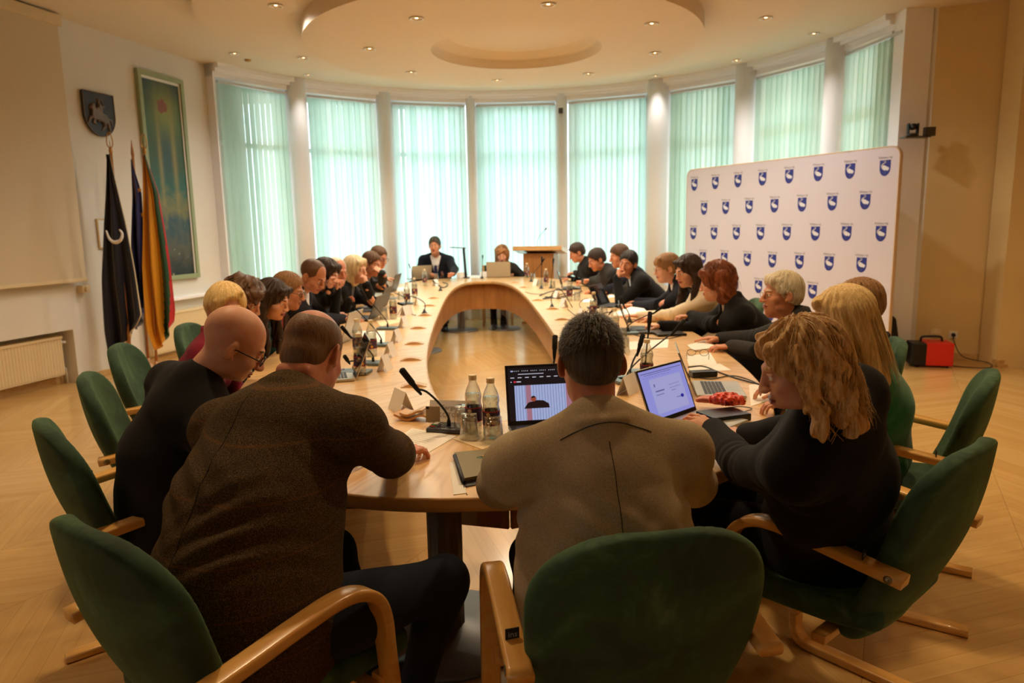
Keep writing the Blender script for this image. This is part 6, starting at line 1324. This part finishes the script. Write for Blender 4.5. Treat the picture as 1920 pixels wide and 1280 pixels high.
# --- microphones
m_foam = mat('black_foam', rgb(10, 10, 11), .9, bump=(500, .4, .001)); m_unit = mat('grey_console', rgb(64, 66, 70), .35); m_unitb = mat('blue_grey_console', rgb(92, 112, 124), .3); m_grn, m_rd = mat('green_key', rgb(40, 120, 70), .4), mat('red_key', rgb(150, 24, 36), .4); m_ring = mat('red_glow_ring', rgb(200, 30, 20), .4, emit=((1, .08, .05), 2.5))
def mic(bx, by, tx, ty, dy, label, out=None, unit='pad', rot=0., lit=False, bend=None, r=.0038, hl=.075, near=False, via=None):
    B = tt(bx, by); Tp = aty(tx, ty, B[1] + dy); e = empty('microphone', tuple(B + V3(0, 0, .0012)), 0, label, 'microphone', G_M); d = Tp - B
    a = math.atan2(d[1], d[0]); mb = MB()
    if unit == 'pad': mb.box((-.075, -.05, 0), (.075, .05, .016), .004, T=TR((0, 0, 0), 0, 0, R(rot))); u_ = mb.build('console', m_unit if near else m_unitb, e)
    else: mb.lathe([(.028, 0), (.028, .006), (.018, .012), (.012, .03), (.007, .034)], 20); u_ = mb.build('console', m_black, e)
    if near:
        kb = MB()
        for i, (c, m_) in enumerate(((0, 0), (1, 1), (2, 2), (3, 2))): kb.q = m_; kb.box((-.066 + .0 * i, -.03 + .018 * i, .016), (-.048, -.018 + .018 * i, .019), .001, T=TR((0, 0, 0), 0, 0, R(rot)))
        for i in range(3):
            for j in range(3): kb.q = 3; kb.box((-.040 + .013 * i, -.03 + .016 * j, .016), (-.031 + .013 * i, -.020 + .016 * j, .0185), .001, T=TR((0, 0, 0), 0, 0, R(rot)))
        kb.q = 3; kb.box((.0, -.03, .016), (.03, -.022, .0175), T=TR((0, 0, 0), 0, 0, R(rot))); kb.build('keys', [m_rd, m_grn, m_white, m_black], u_)
    d0 = d.copy(); u = d / np.linalg.norm(d); hs = d - u * hl
    if via: P_ = smoothpath([(0, 0, .01)] + [aty(x, y, B[1] + (Tp[1] - B[1]) * (i + .3) / (len(via) + 1)) - B for i, (x, y) in enumerate(via)] + [hs], 6)
    elif bend is None: P_ = smoothpath([(0, 0, .01), (0, 0, .05), hs * .35 + V3(0, 0, .045), hs], 8)
    else: P_ = smoothpath([(0, 0, .01), V3(*bend[0]), V3(*bend[1]), hs], 8)
    mb = MB(); mb.tube(P_, r, 8); mb.lathe([(.0075, .012), (.0075, .035), (.005, .042)], 12); mb.build('gooseneck', m_black, e)
    mb = MB(); mb.tube([hs - u * .03, hs, hs + u * hl * .25, hs + u * hl * .3, hs + u * hl * .95, hs + u * hl], (r, r * 1.9, r * 2.2, r * 2.7, r * 2.8, r * 1.4), 12); mb.build('capsule', m_foam, e)
    if lit: mb = MB(); mb.tube([hs - u * .004, hs + u * .012], r * 2.9, 14); mb.build('light_ring', m_ring, e)
    return e
mic(842, 806, 752, 692, -.10, 'black gooseneck microphone leaning left beside the tweed shoulder, nearest one', near=True, rot=-14, hl=.10, r=.0045, via=((840, 780), (822, 755), (800, 735)))
mic(1036, 760, 1041, 628, .06, 'upright black microphone just left of the grey-haired head', hl=.085, r=.0042)
mic(1210, 700, 1219, 584, .05, 'tall upright black microphone behind the bottle, right side', hl=.085, r=.0042)
mic(1182, 712, 1206, 626, .02, 'short thick microphone right of the grey-haired head', hl=.085, r=.0046, rot=20)
mic(1178, 716, 1284, 600, .10, 'long microphone leaning far right over the near right papers', hl=.08, rot=20)
mic(1176, 626, 1246, 572, .0, 'microphone leaning right in front of the auburn-haired person', unit='pad')
mic(1128, 604, 1158, 572, .0, 'short microphone beside the grey laptop on the right side', unit='foot')
mic(1180, 604, 1164, 556, .0, 'microphone leaning left over the pile of papers', unit='foot')
mic(1116, 566, 1146, 520, .0, 'microphone leaning towards the cheek-resting person', unit='foot')
mic(1070, 545, 1085, 505, 0, 'thin microphone near the folded hands at the far right', unit='foot')
mic(1033, 540, 1038, 484, 0, 'upright microphone right of the lectern body', unit='foot')
mic(1015, 541, 1016, 481, 0, 'upright microphone in front of the lectern', unit='foot')
mic(996, 528, 1021, 484, 0, 'microphone slanting across the lectern', unit='foot')
mic(904, 522, 905, 478, .05, 'thin upright microphone left of the far laptop', unit='foot', hl=.05)
mic(846, 519, 832, 483, .25, 'microphone with a glowing red ring in front of the suited speaker', unit='foot', lit=True, hl=.05)
mic(790, 520, 796, 490, .1, 'dark microphone left of the suited speaker', unit='foot', hl=.05)
mic(775, 528, 767, 494, -.1, 'short microphone beside the far-left laptop', unit='foot', hl=.05)
mic(727, 617, 676, 543, -.15, 'microphone on a blue-grey console bending left to the ruddy-faced person', rot=-8)
mic(762, 570, 716, 537, -.1, 'microphone bending left to the bearded person', rot=-4)
mic(715, 648, 652, 558, -.15, 'microphone bending left towards the navy-suited writer', rot=-8)
mic(700, 683, 640, 612, -.2, 'microphone on a blue-grey console, second nearest on the left', rot=-10)
mic(668, 700, 646, 668, -.2, 'microphone partly hidden by the tweed collar', rot=-10)
mic(796, 588, 745, 568, -.05, 'microphone arched over from its wooden cover, left side', unit='foot', bend=((0, 0, .10), (-.12, -.02, .16)))
mic(1035, 577, 1090, 590, -.0, 'microphone arched to the right from its wooden cover', unit='foot', bend=((0, 0, .12), (.08, -.02, .17)), hl=.05)
mic(826, 545, 812, 526, .2, 'small microphone at the far left bend of the table', unit='foot', hl=.05)
# --- wooden cable covers
def cover_proto():
    root = empty('cable_cover'); mb = MB(); n = 10; xs = np.linspace(-.05, .05, n); top = .004 + .010 * np.cos(xs / .05 * PI / 2) ** 1.0
    v = [(x, y, 0) for x in xs for y in (-.03, .03)] + [(x, y, t) for x, t in zip(xs, top) for y in (-.03, .03)]; m_ = 2 * n
    f = [(2 * i, 2 * i + 1, 2 * i + 3, 2 * i + 2)[::-1] for i in range(n - 1)] + [(m_ + 2 * i, m_ + 2 * i + 2, m_ + 2 * i + 3, m_ + 2 * i + 1)[::-1] for i in range(n - 1)] + [(2 * i, 2 * i + 2, m_ + 2 * i + 2, m_ + 2 * i)[::-1] for i in range(n - 1)] + [(2 * i + 1, m_ + 2 * i + 1, m_ + 2 * i + 3, 2 * i + 3)[::-1] for i in range(n - 1)] + [(0, m_, m_ + 1, 1), (2 * n - 2, 2 * n - 1, m_ + 2 * n - 1, m_ + 2 * n - 2)]
    mb.add(v, f, False); mb.box((-.062, -.036, 0), (.062, .036, .003), .001); mb.build('wooden_cap', m_ashedge, root); return root
for px, py, lb in [(784, 615, 'third'), (777, 644, 'second'), (771, 674, 'next to nearest'), (776, 723, 'nearest on the left side'), (797, 591, 'fourth, with a microphone'), (805, 573, 'fifth'), (813, 559, 'farthest')]:
    place('c', cover_proto, tt(px, py) + V3(0, 0, EPS), R(4), 'curved wooden cable cover along the left inner edge, ' + lb, 'cable cover', G_GR)
for px, py, lb in [(965, 530, 'farthest'), (982, 539, 'second farthest'), (1008, 563, 'third, by the cable heap'), (1036, 579, 'with a microphone'), (1054, 599, 'nearest visible, behind the grey head')]:
    place('c', cover_proto, tt(px, py) + V3(0, 0, EPS), R(-4), 'curved wooden cable cover along the right inner edge, ' + lb, 'cable cover', G_GR)
e = empty('wooden_wave_block', tuple(tt(782, 786) + V3(0, 0, EPS)), R(-12), 'wavy wooden block holder beside the near microphone console', 'wooden block')
for z0, L_ in ((0, .085), (.018, .060)):
    xs = np.linspace(-L_ / 1, L_ * .6, 14); w_ = .010 * np.sin(xs * 50) + .010; mb = MB(); v = [(x, y, z0 + a) for x, a in zip(xs, w_) for y in (-.035, .035)] + [(x, y, z0 + a + .009) for x, a in zip(xs, w_) for y in (-.035, .035)]; n = 14; m_ = 28
    v = [(q[0], q[1], max(q[2], 0)) for q in v]
    f = [(2 * i, 2 * i + 2, 2 * i + 3, 2 * i + 1) for i in range(n - 1)][::1] + [(m_ + 2 * i, m_ + 2 * i + 1, m_ + 2 * i + 3, m_ + 2 * i + 2) for i in range(n - 1)] + [(2 * i, m_ + 2 * i, m_ + 2 * i + 2, 2 * i + 2) for i in range(n - 1)] + [(2 * i + 1, 2 * i + 3, m_ + 2 * i + 3, m_ + 2 * i + 1) for i in range(n - 1)] + [(0, 1, m_ + 1, m_), (2 * n - 2, m_ + 2 * n - 2, m_ + 2 * n - 1, 2 * n - 1)]
    mb.add(v, f); mb.build('bent_slat', m_ashedge, e)
# --- name cards (folded tents)
def tent(px, py, rz, label, w_=.20, h_=.085, txt=None, sp=.035):
    e = empty('name_card', tuple(tt(px, py) + V3(0, 0, .0008)), R(rz), label, 'name card', G_C); mb = MB()
    for s_ in (-1, 1): mb.add([(-w_ / 2, s_ * sp, 0), (w_ / 2, s_ * sp, 0), (w_ / 2, s_ * .0006, h_), (-w_ / 2, s_ * .0006, h_), (-w_ / 2, s_ * (sp - .0012), 0), (w_ / 2, s_ * (sp - .0012), 0), (w_ / 2, 0, h_ - .001), (-w_ / 2, 0, h_ - .001)], [(0, 1, 2, 3)[::s_ * -1 if s_ < 0 else 1], (4, 5, 6, 7), (0, 1, 5, 4), (0, 3, 7, 4), (1, 2, 6, 5)])
    o = mb.build('folded_card', m_card, e)
    if txt:
        for i, t_x in enumerate(txt): to = link('lettering', text_mesh(t_x, .026, m_ink, extrude=.0001), o); to.matrix_local = Matrix(TR((-.01, -.0365 + (.032 + .0) * (.052 - i * .028) / h_ * 1.1, .052 - i * .028), R(90) - math.atan2(sp, h_) + 0, 0, 0))
    return e
tent(850, 790, -10, 'white name card with two printed lines behind the near microphone console', txt=('Sergej', 'KOTOV'), w_=.185)
tent(752, 768, -58, 'white name card with dark inside, beside the tweed shoulder', w_=.12)
for px, py, rz, w_, lb in [(722, 694, 80, .10, 'nearest of the left-side row'), (732, 668, 80, .10, 'second of the left-side row'), (744, 640, 80, .10, 'third of the left-side row, beside a blue-grey console'), (757, 613, 80, .10, 'fourth of the left-side row'), (763, 590, 60, .12, 'tilted one next to a coil of cable, left side'), (783, 572, 80, .09, 'by the arched microphone, left side'), (817, 536, 60, .09, 'at the far left bend'),
                           (866, 521, 4, .16, 'at the far end before the suited speaker'), (913, 519, 2, .20, 'long one at the far end before the laptop'), (1005, 535, -60, .09, 'far right, beside the glasses'), (1044, 560, -70, .09, 'right side amid the cables'), (1057, 576, -75, .10, 'right side beside the arched microphone'), (1090, 597, -78, .10, 'right side, before the bottle and tumblers'), (1178, 736, -120, .14, 'tilted one at the ear of the taupe-jacketed person')]:
    tent(px, py, rz, 'white folded name card, ' + lb, w_=w_, sp=.03)
e = empty('card_holder', tuple(tt(812, 800) + V3(0, 0, .018)), R(-8), 'small beige square card standing on the near microphone console', 'card'); mb = MB(); mb.box((-.028, -.0015, 0), (.028, .0015, .062), .0005, T=TR((0, 0, 0), R(-8), 0, 0)); mb.build('card', mat('beige_card', rgb(168, 148, 112), .6), e); mb = MB(); mb.box((-.027, -.0022, .052), (-.015, -.0012, .061), T=TR((0, 0, 0), R(-8), 0, 0)); mb.build('black_mark', m_bez, e)
# --- laptops: origin at hinge centre, user sits on the -y side
def laptop(x, y, rz, open_, label, shell, screen, W_=.32, D_=.215, content=None, keys=True, lift=0.):
    e = empty('laptop', (x, y, TZ + .0015 + lift), R(rz), label, 'laptop', G_L)
    mb = MB(); mb.box((-W_ / 2, -D_, .002), (W_ / 2, 0, .014), .004); b_ = mb.build('base', shell, e)
    kb = MB()
    if keys:
        for r_ in range(6):
            for c in range(14):
                x0 = -W_ * .43 + c * W_ * .86 / 14; y0 = -.035 - r_ * .0165
                kb.box((x0 + .001, y0 - .014, .014), (x0 + W_ * .86 / 14 - .0015, y0, .0155))
    kb.build('keyboard', m_key, b_) if keys else None
    pb = MB(); pb.box((-.05, -D_ + .012, .0139), (.05, -D_ + .07, .0144)); pb.build('touchpad', m_pad, b_)
    T = TR((0, .004, .010), R(open_ - 90), 0, 0); H_ = D_ - .004   # lid stands in local xz, leaning back with open_ > 90
    T = np.array(Matrix.Translation((0, .004, .010)) @ Matrix.Rotation(R(90 - open_), 4, 'X'))
    lb = MB(); lb.box((-W_ / 2, 0, 0), (W_ / 2, .006, H_), .003, T=T); l_ = lb.build('lid', shell, e)
    sb = MB(); sb.box((-W_ / 2 + .002, -.0012, .003), (W_ / 2 - .002, .0005, H_ - .003), T=T); sb.build('bezel', m_bez, l_)
    cb = MB(); q = lambda u, v, d=.0016: xf(T, np.array([(-W_ / 2 + .009 + u * (W_ - .018), -d, .018 + v * (H_ - .028))]))[0]
    cb.add([q(0, 0), q(1, 0), q(1, 1), q(0, 1)], [(0, 1, 2, 3)]); s_ = cb.build('display', screen, l_)
    if content: content(q, s_)
    return e
m_scr_v = screen_mat('lit_screen_lavender', rgb(150, 150, 226), .85); m_scr_d = screen_mat('lit_screen_dark', rgb(34, 28, 32), .5); m_vid = screen_mat('video_pale_blinds', rgb(170, 182, 226), .85); m_vidl = screen_mat('video_blind_lines', rgb(84, 96, 150), .7); m_vidp = screen_mat('video_pink_piers', rgb(186, 130, 150), .7); m_vidm = screen_mat('video_dark_coat', rgb(44, 26, 26), .5); m_vidf = screen_mat('video_face', rgb(186, 86, 60), .6)
m_uiw = screen_mat('screen_white', rgb(210, 210, 226), .8); m_uir = screen_mat('screen_red', rgb(220, 50, 70), .8); m_uib = screen_mat('screen_blue_button', rgb(40, 40, 160), .8); m_uig = screen_mat('screen_grey_text', rgb(96, 94, 150), .8); m_uip = screen_mat('screen_panel', rgb(168, 168, 220), .85)
def video_ui(q, par):
    mb = MB(); R_ = lambda u0, v0, u1, v1, m_, d: mb.add([q(u0, v0, d), q(u1, v0, d), q(u1, v1, d), q(u0, v1, d)], [(0, 1, 2, 3)], q=m_)
    R_(.07, .0, .95, .66, 0, .0019)
    for i in range(26):
        u = .09 + i * .033
        if not (.20 < u < .28 or .66 < u < .76): R_(u, .0, u + .004, .66, 1, .0021)
    R_(.20, 0, .26, .66, 2, .0022); R_(.67, 0, .75, .66, 2, .0022)
    mb.add([q(.17, .22, .0024), q(.47, .22, .0024), q(.46, .30, .0024), q(.40, .36, .0024), q(.32, .37, .0024), q(.22, .33, .0024)], [(0, 1, 2, 3, 4, 5)], q=3)
    cc = [(.285 + .032 * math.cos(a), .40 + .055 * math.sin(a)) for a in np.linspace(0, 2 * PI, 14)[:-1]]; mb.add([q(u, v, .0026) for u, v in cc], [tuple(range(13))], q=4); mb.add([q(u, v, .0028) for u, v in cc if v > .405], [tuple(range(len([1 for u, v in cc if v > .405])))], q=3)
    for i in range(44): R_(.04 + i * .021, .925, .048 + i * .021, .94, 5, .002) if i % 5 else None
    R_(.035, .92, .06, .945, 8, .0021); R_(.12, .865, .42, .878, 5, .002)
    for i in range(11): R_(.03 + i * .085, .80, .075 + i * .085, .815, 5, .002)
    R_(.065, .715, .095, .745, 6, .002); R_(.10, .72, .15, .74, 5, .002); R_(.03, .72, .042, .74, 5, .002)
    mb.build('screen_picture', [m_vid, m_vidl, m_vidp, m_vidm, m_vidf, m_uiw, m_uir, m_uib, m_vid], par)
def form_ui(q, par):
    mb = MB(); R_ = lambda u0, v0, u1, v1, m_, d=.002: mb.add([q(u0, v0, d), q(u1, v0, d), q(u1, v1, d), q(u0, v1, d)], [(0, 1, 2, 3)], q=m_)
    R_(.17, .08, .90, .80, 0, .0018); R_(.03, .93, .97, .945, 1); R_(.10, .895, .72, .905, 1)
    for i in range(9): R_(.06 + i * .07, .845, .09 + i * .07, .853, 1)
    R_(.245, .63, .27, .69, 1); R_(.25, .52, .45, .545, 1); R_(.27, .45, .42, .462, 1); R_(.25, .445, .262, .47, 2)
    R_(.57, .60, .82, .607, 1); R_(.57, .53, .82, .537, 1); R_(.60, .47, .70, .48, 1); R_(.66, .30, .76, .312, 1)
    cc = [(.80 + .038 * math.cos(a) * 1.0, .31 + .038 * math.sin(a)) for a in np.linspace(0, 2 * PI, 18)[:-1]]; mb.add([q(u, v, .002) for u, v in cc], [tuple(range(17))], q=2); mb.build('screen_page', [m_uip, m_uig, m_uib], par)
def LP(px, py, rz, *a, **k): p = tt(px, py); return laptop(p[0], p[1], rz, *a, **k)
LP(1038, 800, 8, 106, 'dark laptop playing a video of a seated speaker, in front of the taupe-jacketed person', m_lapd, m_scr_d, W_=.35, D_=.235, content=video_ui)
LP(1268, 789, 44, 112, 'silver laptop with a lavender web page, held by the near right person', m_laps, m_scr_v, W_=.31, D_=.22, content=form_ui)
LP(1302, 732, 80, 112, 'silver laptop seen from its side with a dark thin screen, near right', m_laps, m_scr_off, W_=.30, D_=.21)
LP(1182, 620, 82, 112, 'laptop seen edge-on under the hands of the auburn-haired person', m_lapd, m_scr_off)
LP(1133, 573, 60, 116, 'open grey laptop with its back to us in front of the cheek-resting person', m_lapd, m_scr_off)
LP(1056, 541, 84, 105, 'thin dark laptop at the far right end, seen edge-on', m_lapd, m_scr_off)
LP(935, 520, 180, 105, 'champagne-coloured laptop, its back to us, at the far end', m_laps, m_scr_off, W_=.36, D_=.24)
LP(789, 524, -150, 108, 'silver laptop with its back to us beside the suited speaker', m_laps, m_scr_off)
LP(738, 546, -96, 108, 'dark laptop before the bearded person, left side', m_lapd, m_scr_off, W_=.28)
LP(716, 577, -96, 112, 'dark laptop before the pale-blonde person, left side, farther of a pair', m_lapd, m_scr_off)
LP(700, 598, -96, 112, 'dark laptop, nearer of the pair on the left side', m_lapd, m_scr_off)
LP(652, 640, -98, 108, 'silver laptop seen edge-on, before the navy-suited writer', m_laps, m_scr_off, W_=.28)
LP(662, 704, -74, 112, 'silver laptop rising behind the tweed-jacketed shoulder', m_laps, m_scr_off, W_=.30)
# --- odds and ends
def gadget(name, px, py, sz, rz, m_, label, cat, bev=.003, z=0.): mb = MB(); mb.box((-sz[0] / 2, -sz[1] / 2, 0), (sz[0] / 2, sz[1] / 2, sz[2]), bev); o = mb.build(name, m_); p = tt(px, py); o.location = (p[0], p[1], TZ + .0012 + z); o.rotation_euler = (0, 0, R(rz)); return tag(o, label, cat)
gadget('power_adapter', 1318, 706, (.13, .06, .03), 8, m_bez, 'black laptop power adapter behind the silver laptop, near right', 'adapter', .006)
gadget('black_notebook', 1255, 628, (.20, .13, .016), 6, m_bez, 'closed black notebook beside the auburn-haired person', 'notebook')
gadget('conference_unit', 1186, 622, (.16, .10, .022), 4, m_bez, 'black box at the foot of the microphone before the auburn-haired person', 'device')
gadget('black_case', 1356, 786, (.17, .12, .028), 20, m_bez, 'flat black case under the red candy bag', 'case')
gadget('smartphone', 1058, 520, (.075, .15, .009), 70, m_scr_off, 'dark phone held by the farthest right person', 'phone')
gadget('folder', 690, 583, (.30, .22, .006), -4, m_unitb, 'blue-grey folder under the folded hands, left side', 'folder')
gadget('folder', 722, 560, (.26, .20, .006), -4, m_unitb, 'blue-grey folder in front of the pale-blonde person', 'folder')
gadget('wallet', 1112, 578, (.10, .07, .012), 10, m_bez, 'small black case beside the grey laptop on the right side', 'case')
# crinkled candy bag
V = Vol((-.10, -.09, -.01), (.10, .09, .06), .0032); V.ell((0, 0, .024), (.075, .050, .030), k=.0); V.econe((-.07, .035, .012), (.085, -.0, .012), (0, 0, 1), .012, .03, .014, .012, k=.03); V.wob(.0035, 150, 4); V.wob(.0025, 300, 8); V.half((0, 0, 0), (0, 0, -1), k=.002); v, q = V.mesh()
o = link('candy_bag', new_mesh('candy_bag', v, q, mat('red_foil', rgb(226, 70, 48), .3, spec=.8, noise=(60, .25)), None)); p = tt(1362, 772); o.scale = (.8, .8, .9); o.location = (p[0], p[1], TZ + .031); o.rotation_euler = (0, 0, R(-12)); tag(o, 'crinkled red candy bag on a black case, near right', 'candy bag')
V = Vol((-.08, -.06, -.01), (.08, .06, .04), .0032); V.ell((0, 0, .010), (.06, .035, .014), k=.0); V.wob(.003, 140, 5); V.half((0, 0, 0), (0, 0, -1), k=.002); v, q = V.mesh()
o = link('tissue_pack', new_mesh('tissue_pack', v, q, mat('pink_foil', rgb(196, 110, 92), .5))); p = tt(1330, 766); o.location = (p[0], p[1], TZ + .031); tag(o, 'dull pink pouch left of the red candy bag', 'pouch')
# spectacles on the sheet
p = tt(1308, 668); e = empty('spectacles', tuple(p + V3(0, 0, .003)), R(-14), 'thin dark spectacles lying folded open on a sheet, right side', 'spectacles'); mb = MB()
for s_ in (-1, 1): mb.tube([(s_ * .035 + .024 * math.cos(a), 0, .020 + .018 * math.sin(a)) for a in np.linspace(0, 2 * PI, 20)], .0016, 6, cap=False)
mb.tube([(-.011, 0, .024), (0, 0, .027), (.011, 0, .024)], .0016, 6); mb.build('frame', m_glf, e)
for s_ in (-1, 1): mb = MB(); mb.tube([(s_ * .058, 0, .026), (s_ * .062, -.06, .018), (s_ * .058, -.12, .003)], .0014, 6); mb.build('temple', m_glf, e)
# cables
def cable(pts, label, r=.0035, z=.005, name='cable'): 
    P_ = smoothpath([tt(x, y) + V3(0, 0, z + (q[0] if q else 0)) for x, y, *q in pts], 8); c0 = P_[0].copy(); mb = MB(); mb.tube(P_ - c0, r, 6); o = mb.build(name, m_black); o.location = tuple(c0); return tag(o, label, 'cable', 'black cables on the table')
cable([(1290, 690), (1318, 688), (1350, 700), (1385, 712), (1430, 724)], 'black cable curving from the adapter past the silver laptop, near right')
cable([(1294, 704), (1330, 712), (1370, 706), (1400, 712), (1436, 728)], 'second black cable crossing behind the silver laptop, near right', .003)
cable([(1176, 624), (1210, 634), (1250, 636), (1288, 628)], 'black cable from the black box towards the white-haired person', .0028)
cable([(1380, 772), (1368, 768), (1385, 764), (1410, 768), (1388, 776)], 'thin cable loop beside the red candy bag', .002)
cable([(1176, 712), (1186, 716), (1196, 718), (1204, 722)], 'short black cable by the near right name card', .0028)
cable([(1012, 556), (1030, 549), (1052, 545), (1070, 548), (1060, 556), (1034, 560), (1018, 562), (1040, 556), (1066, 551)], 'tangled black cable heap on the far right of the table', .006, .012, name='cable_heap')
cable([(1022, 560), (1046, 563), (1072, 557), (1090, 549), (1080, 543), (1050, 548)], 'upper coil of the cable heap, far right', .006, .022, name='cable_heap')
cable([(985, 548), (996, 551), (1010, 552), (1022, 551)], 'thin cable leaving the heap towards the inner edge', .003)
cable([(1064, 580), (1080, 592), (1096, 590), (1086, 570), (1100, 560), (1112, 572), (1092, 590)], 'looped cable beside the arched microphone on the right', .0028, .004)
cable([(746, 590), (754, 578), (766, 576), (770, 588), (780, 592)], 'looped cable by the tilted name card, left side', .0028)
cable([(822, 536), (832, 540), (840, 534), (830, 530)], 'dark cable coil at the far left bend', .006, .008, name='cable_heap')
# arm-shaped desk stand at the far end
p = tt(874, 521); e = empty('desk_stand', tuple(p + V3(0, 0, .0012)), R(8), 'black upright desk stand with a thin horizontal arm beside the suited speaker', 'stand'); mb = MB(); mb.box((-.05, -.06, 0), (.05, .06, .012), .004); mb.box((-.020, -.008, .01), (.016, .008, .445), .003, T=TR((0, 0, 0), 0, R(-3), 0)); mb.build('post', m_black, e)
mb = MB(); mb.box((-.27, -.006, .440), (-.02, .006, .455), .003, T=TR((0, 0, 0), 0, R(4), 0)); mb.build('arm', m_darkmetal, e)
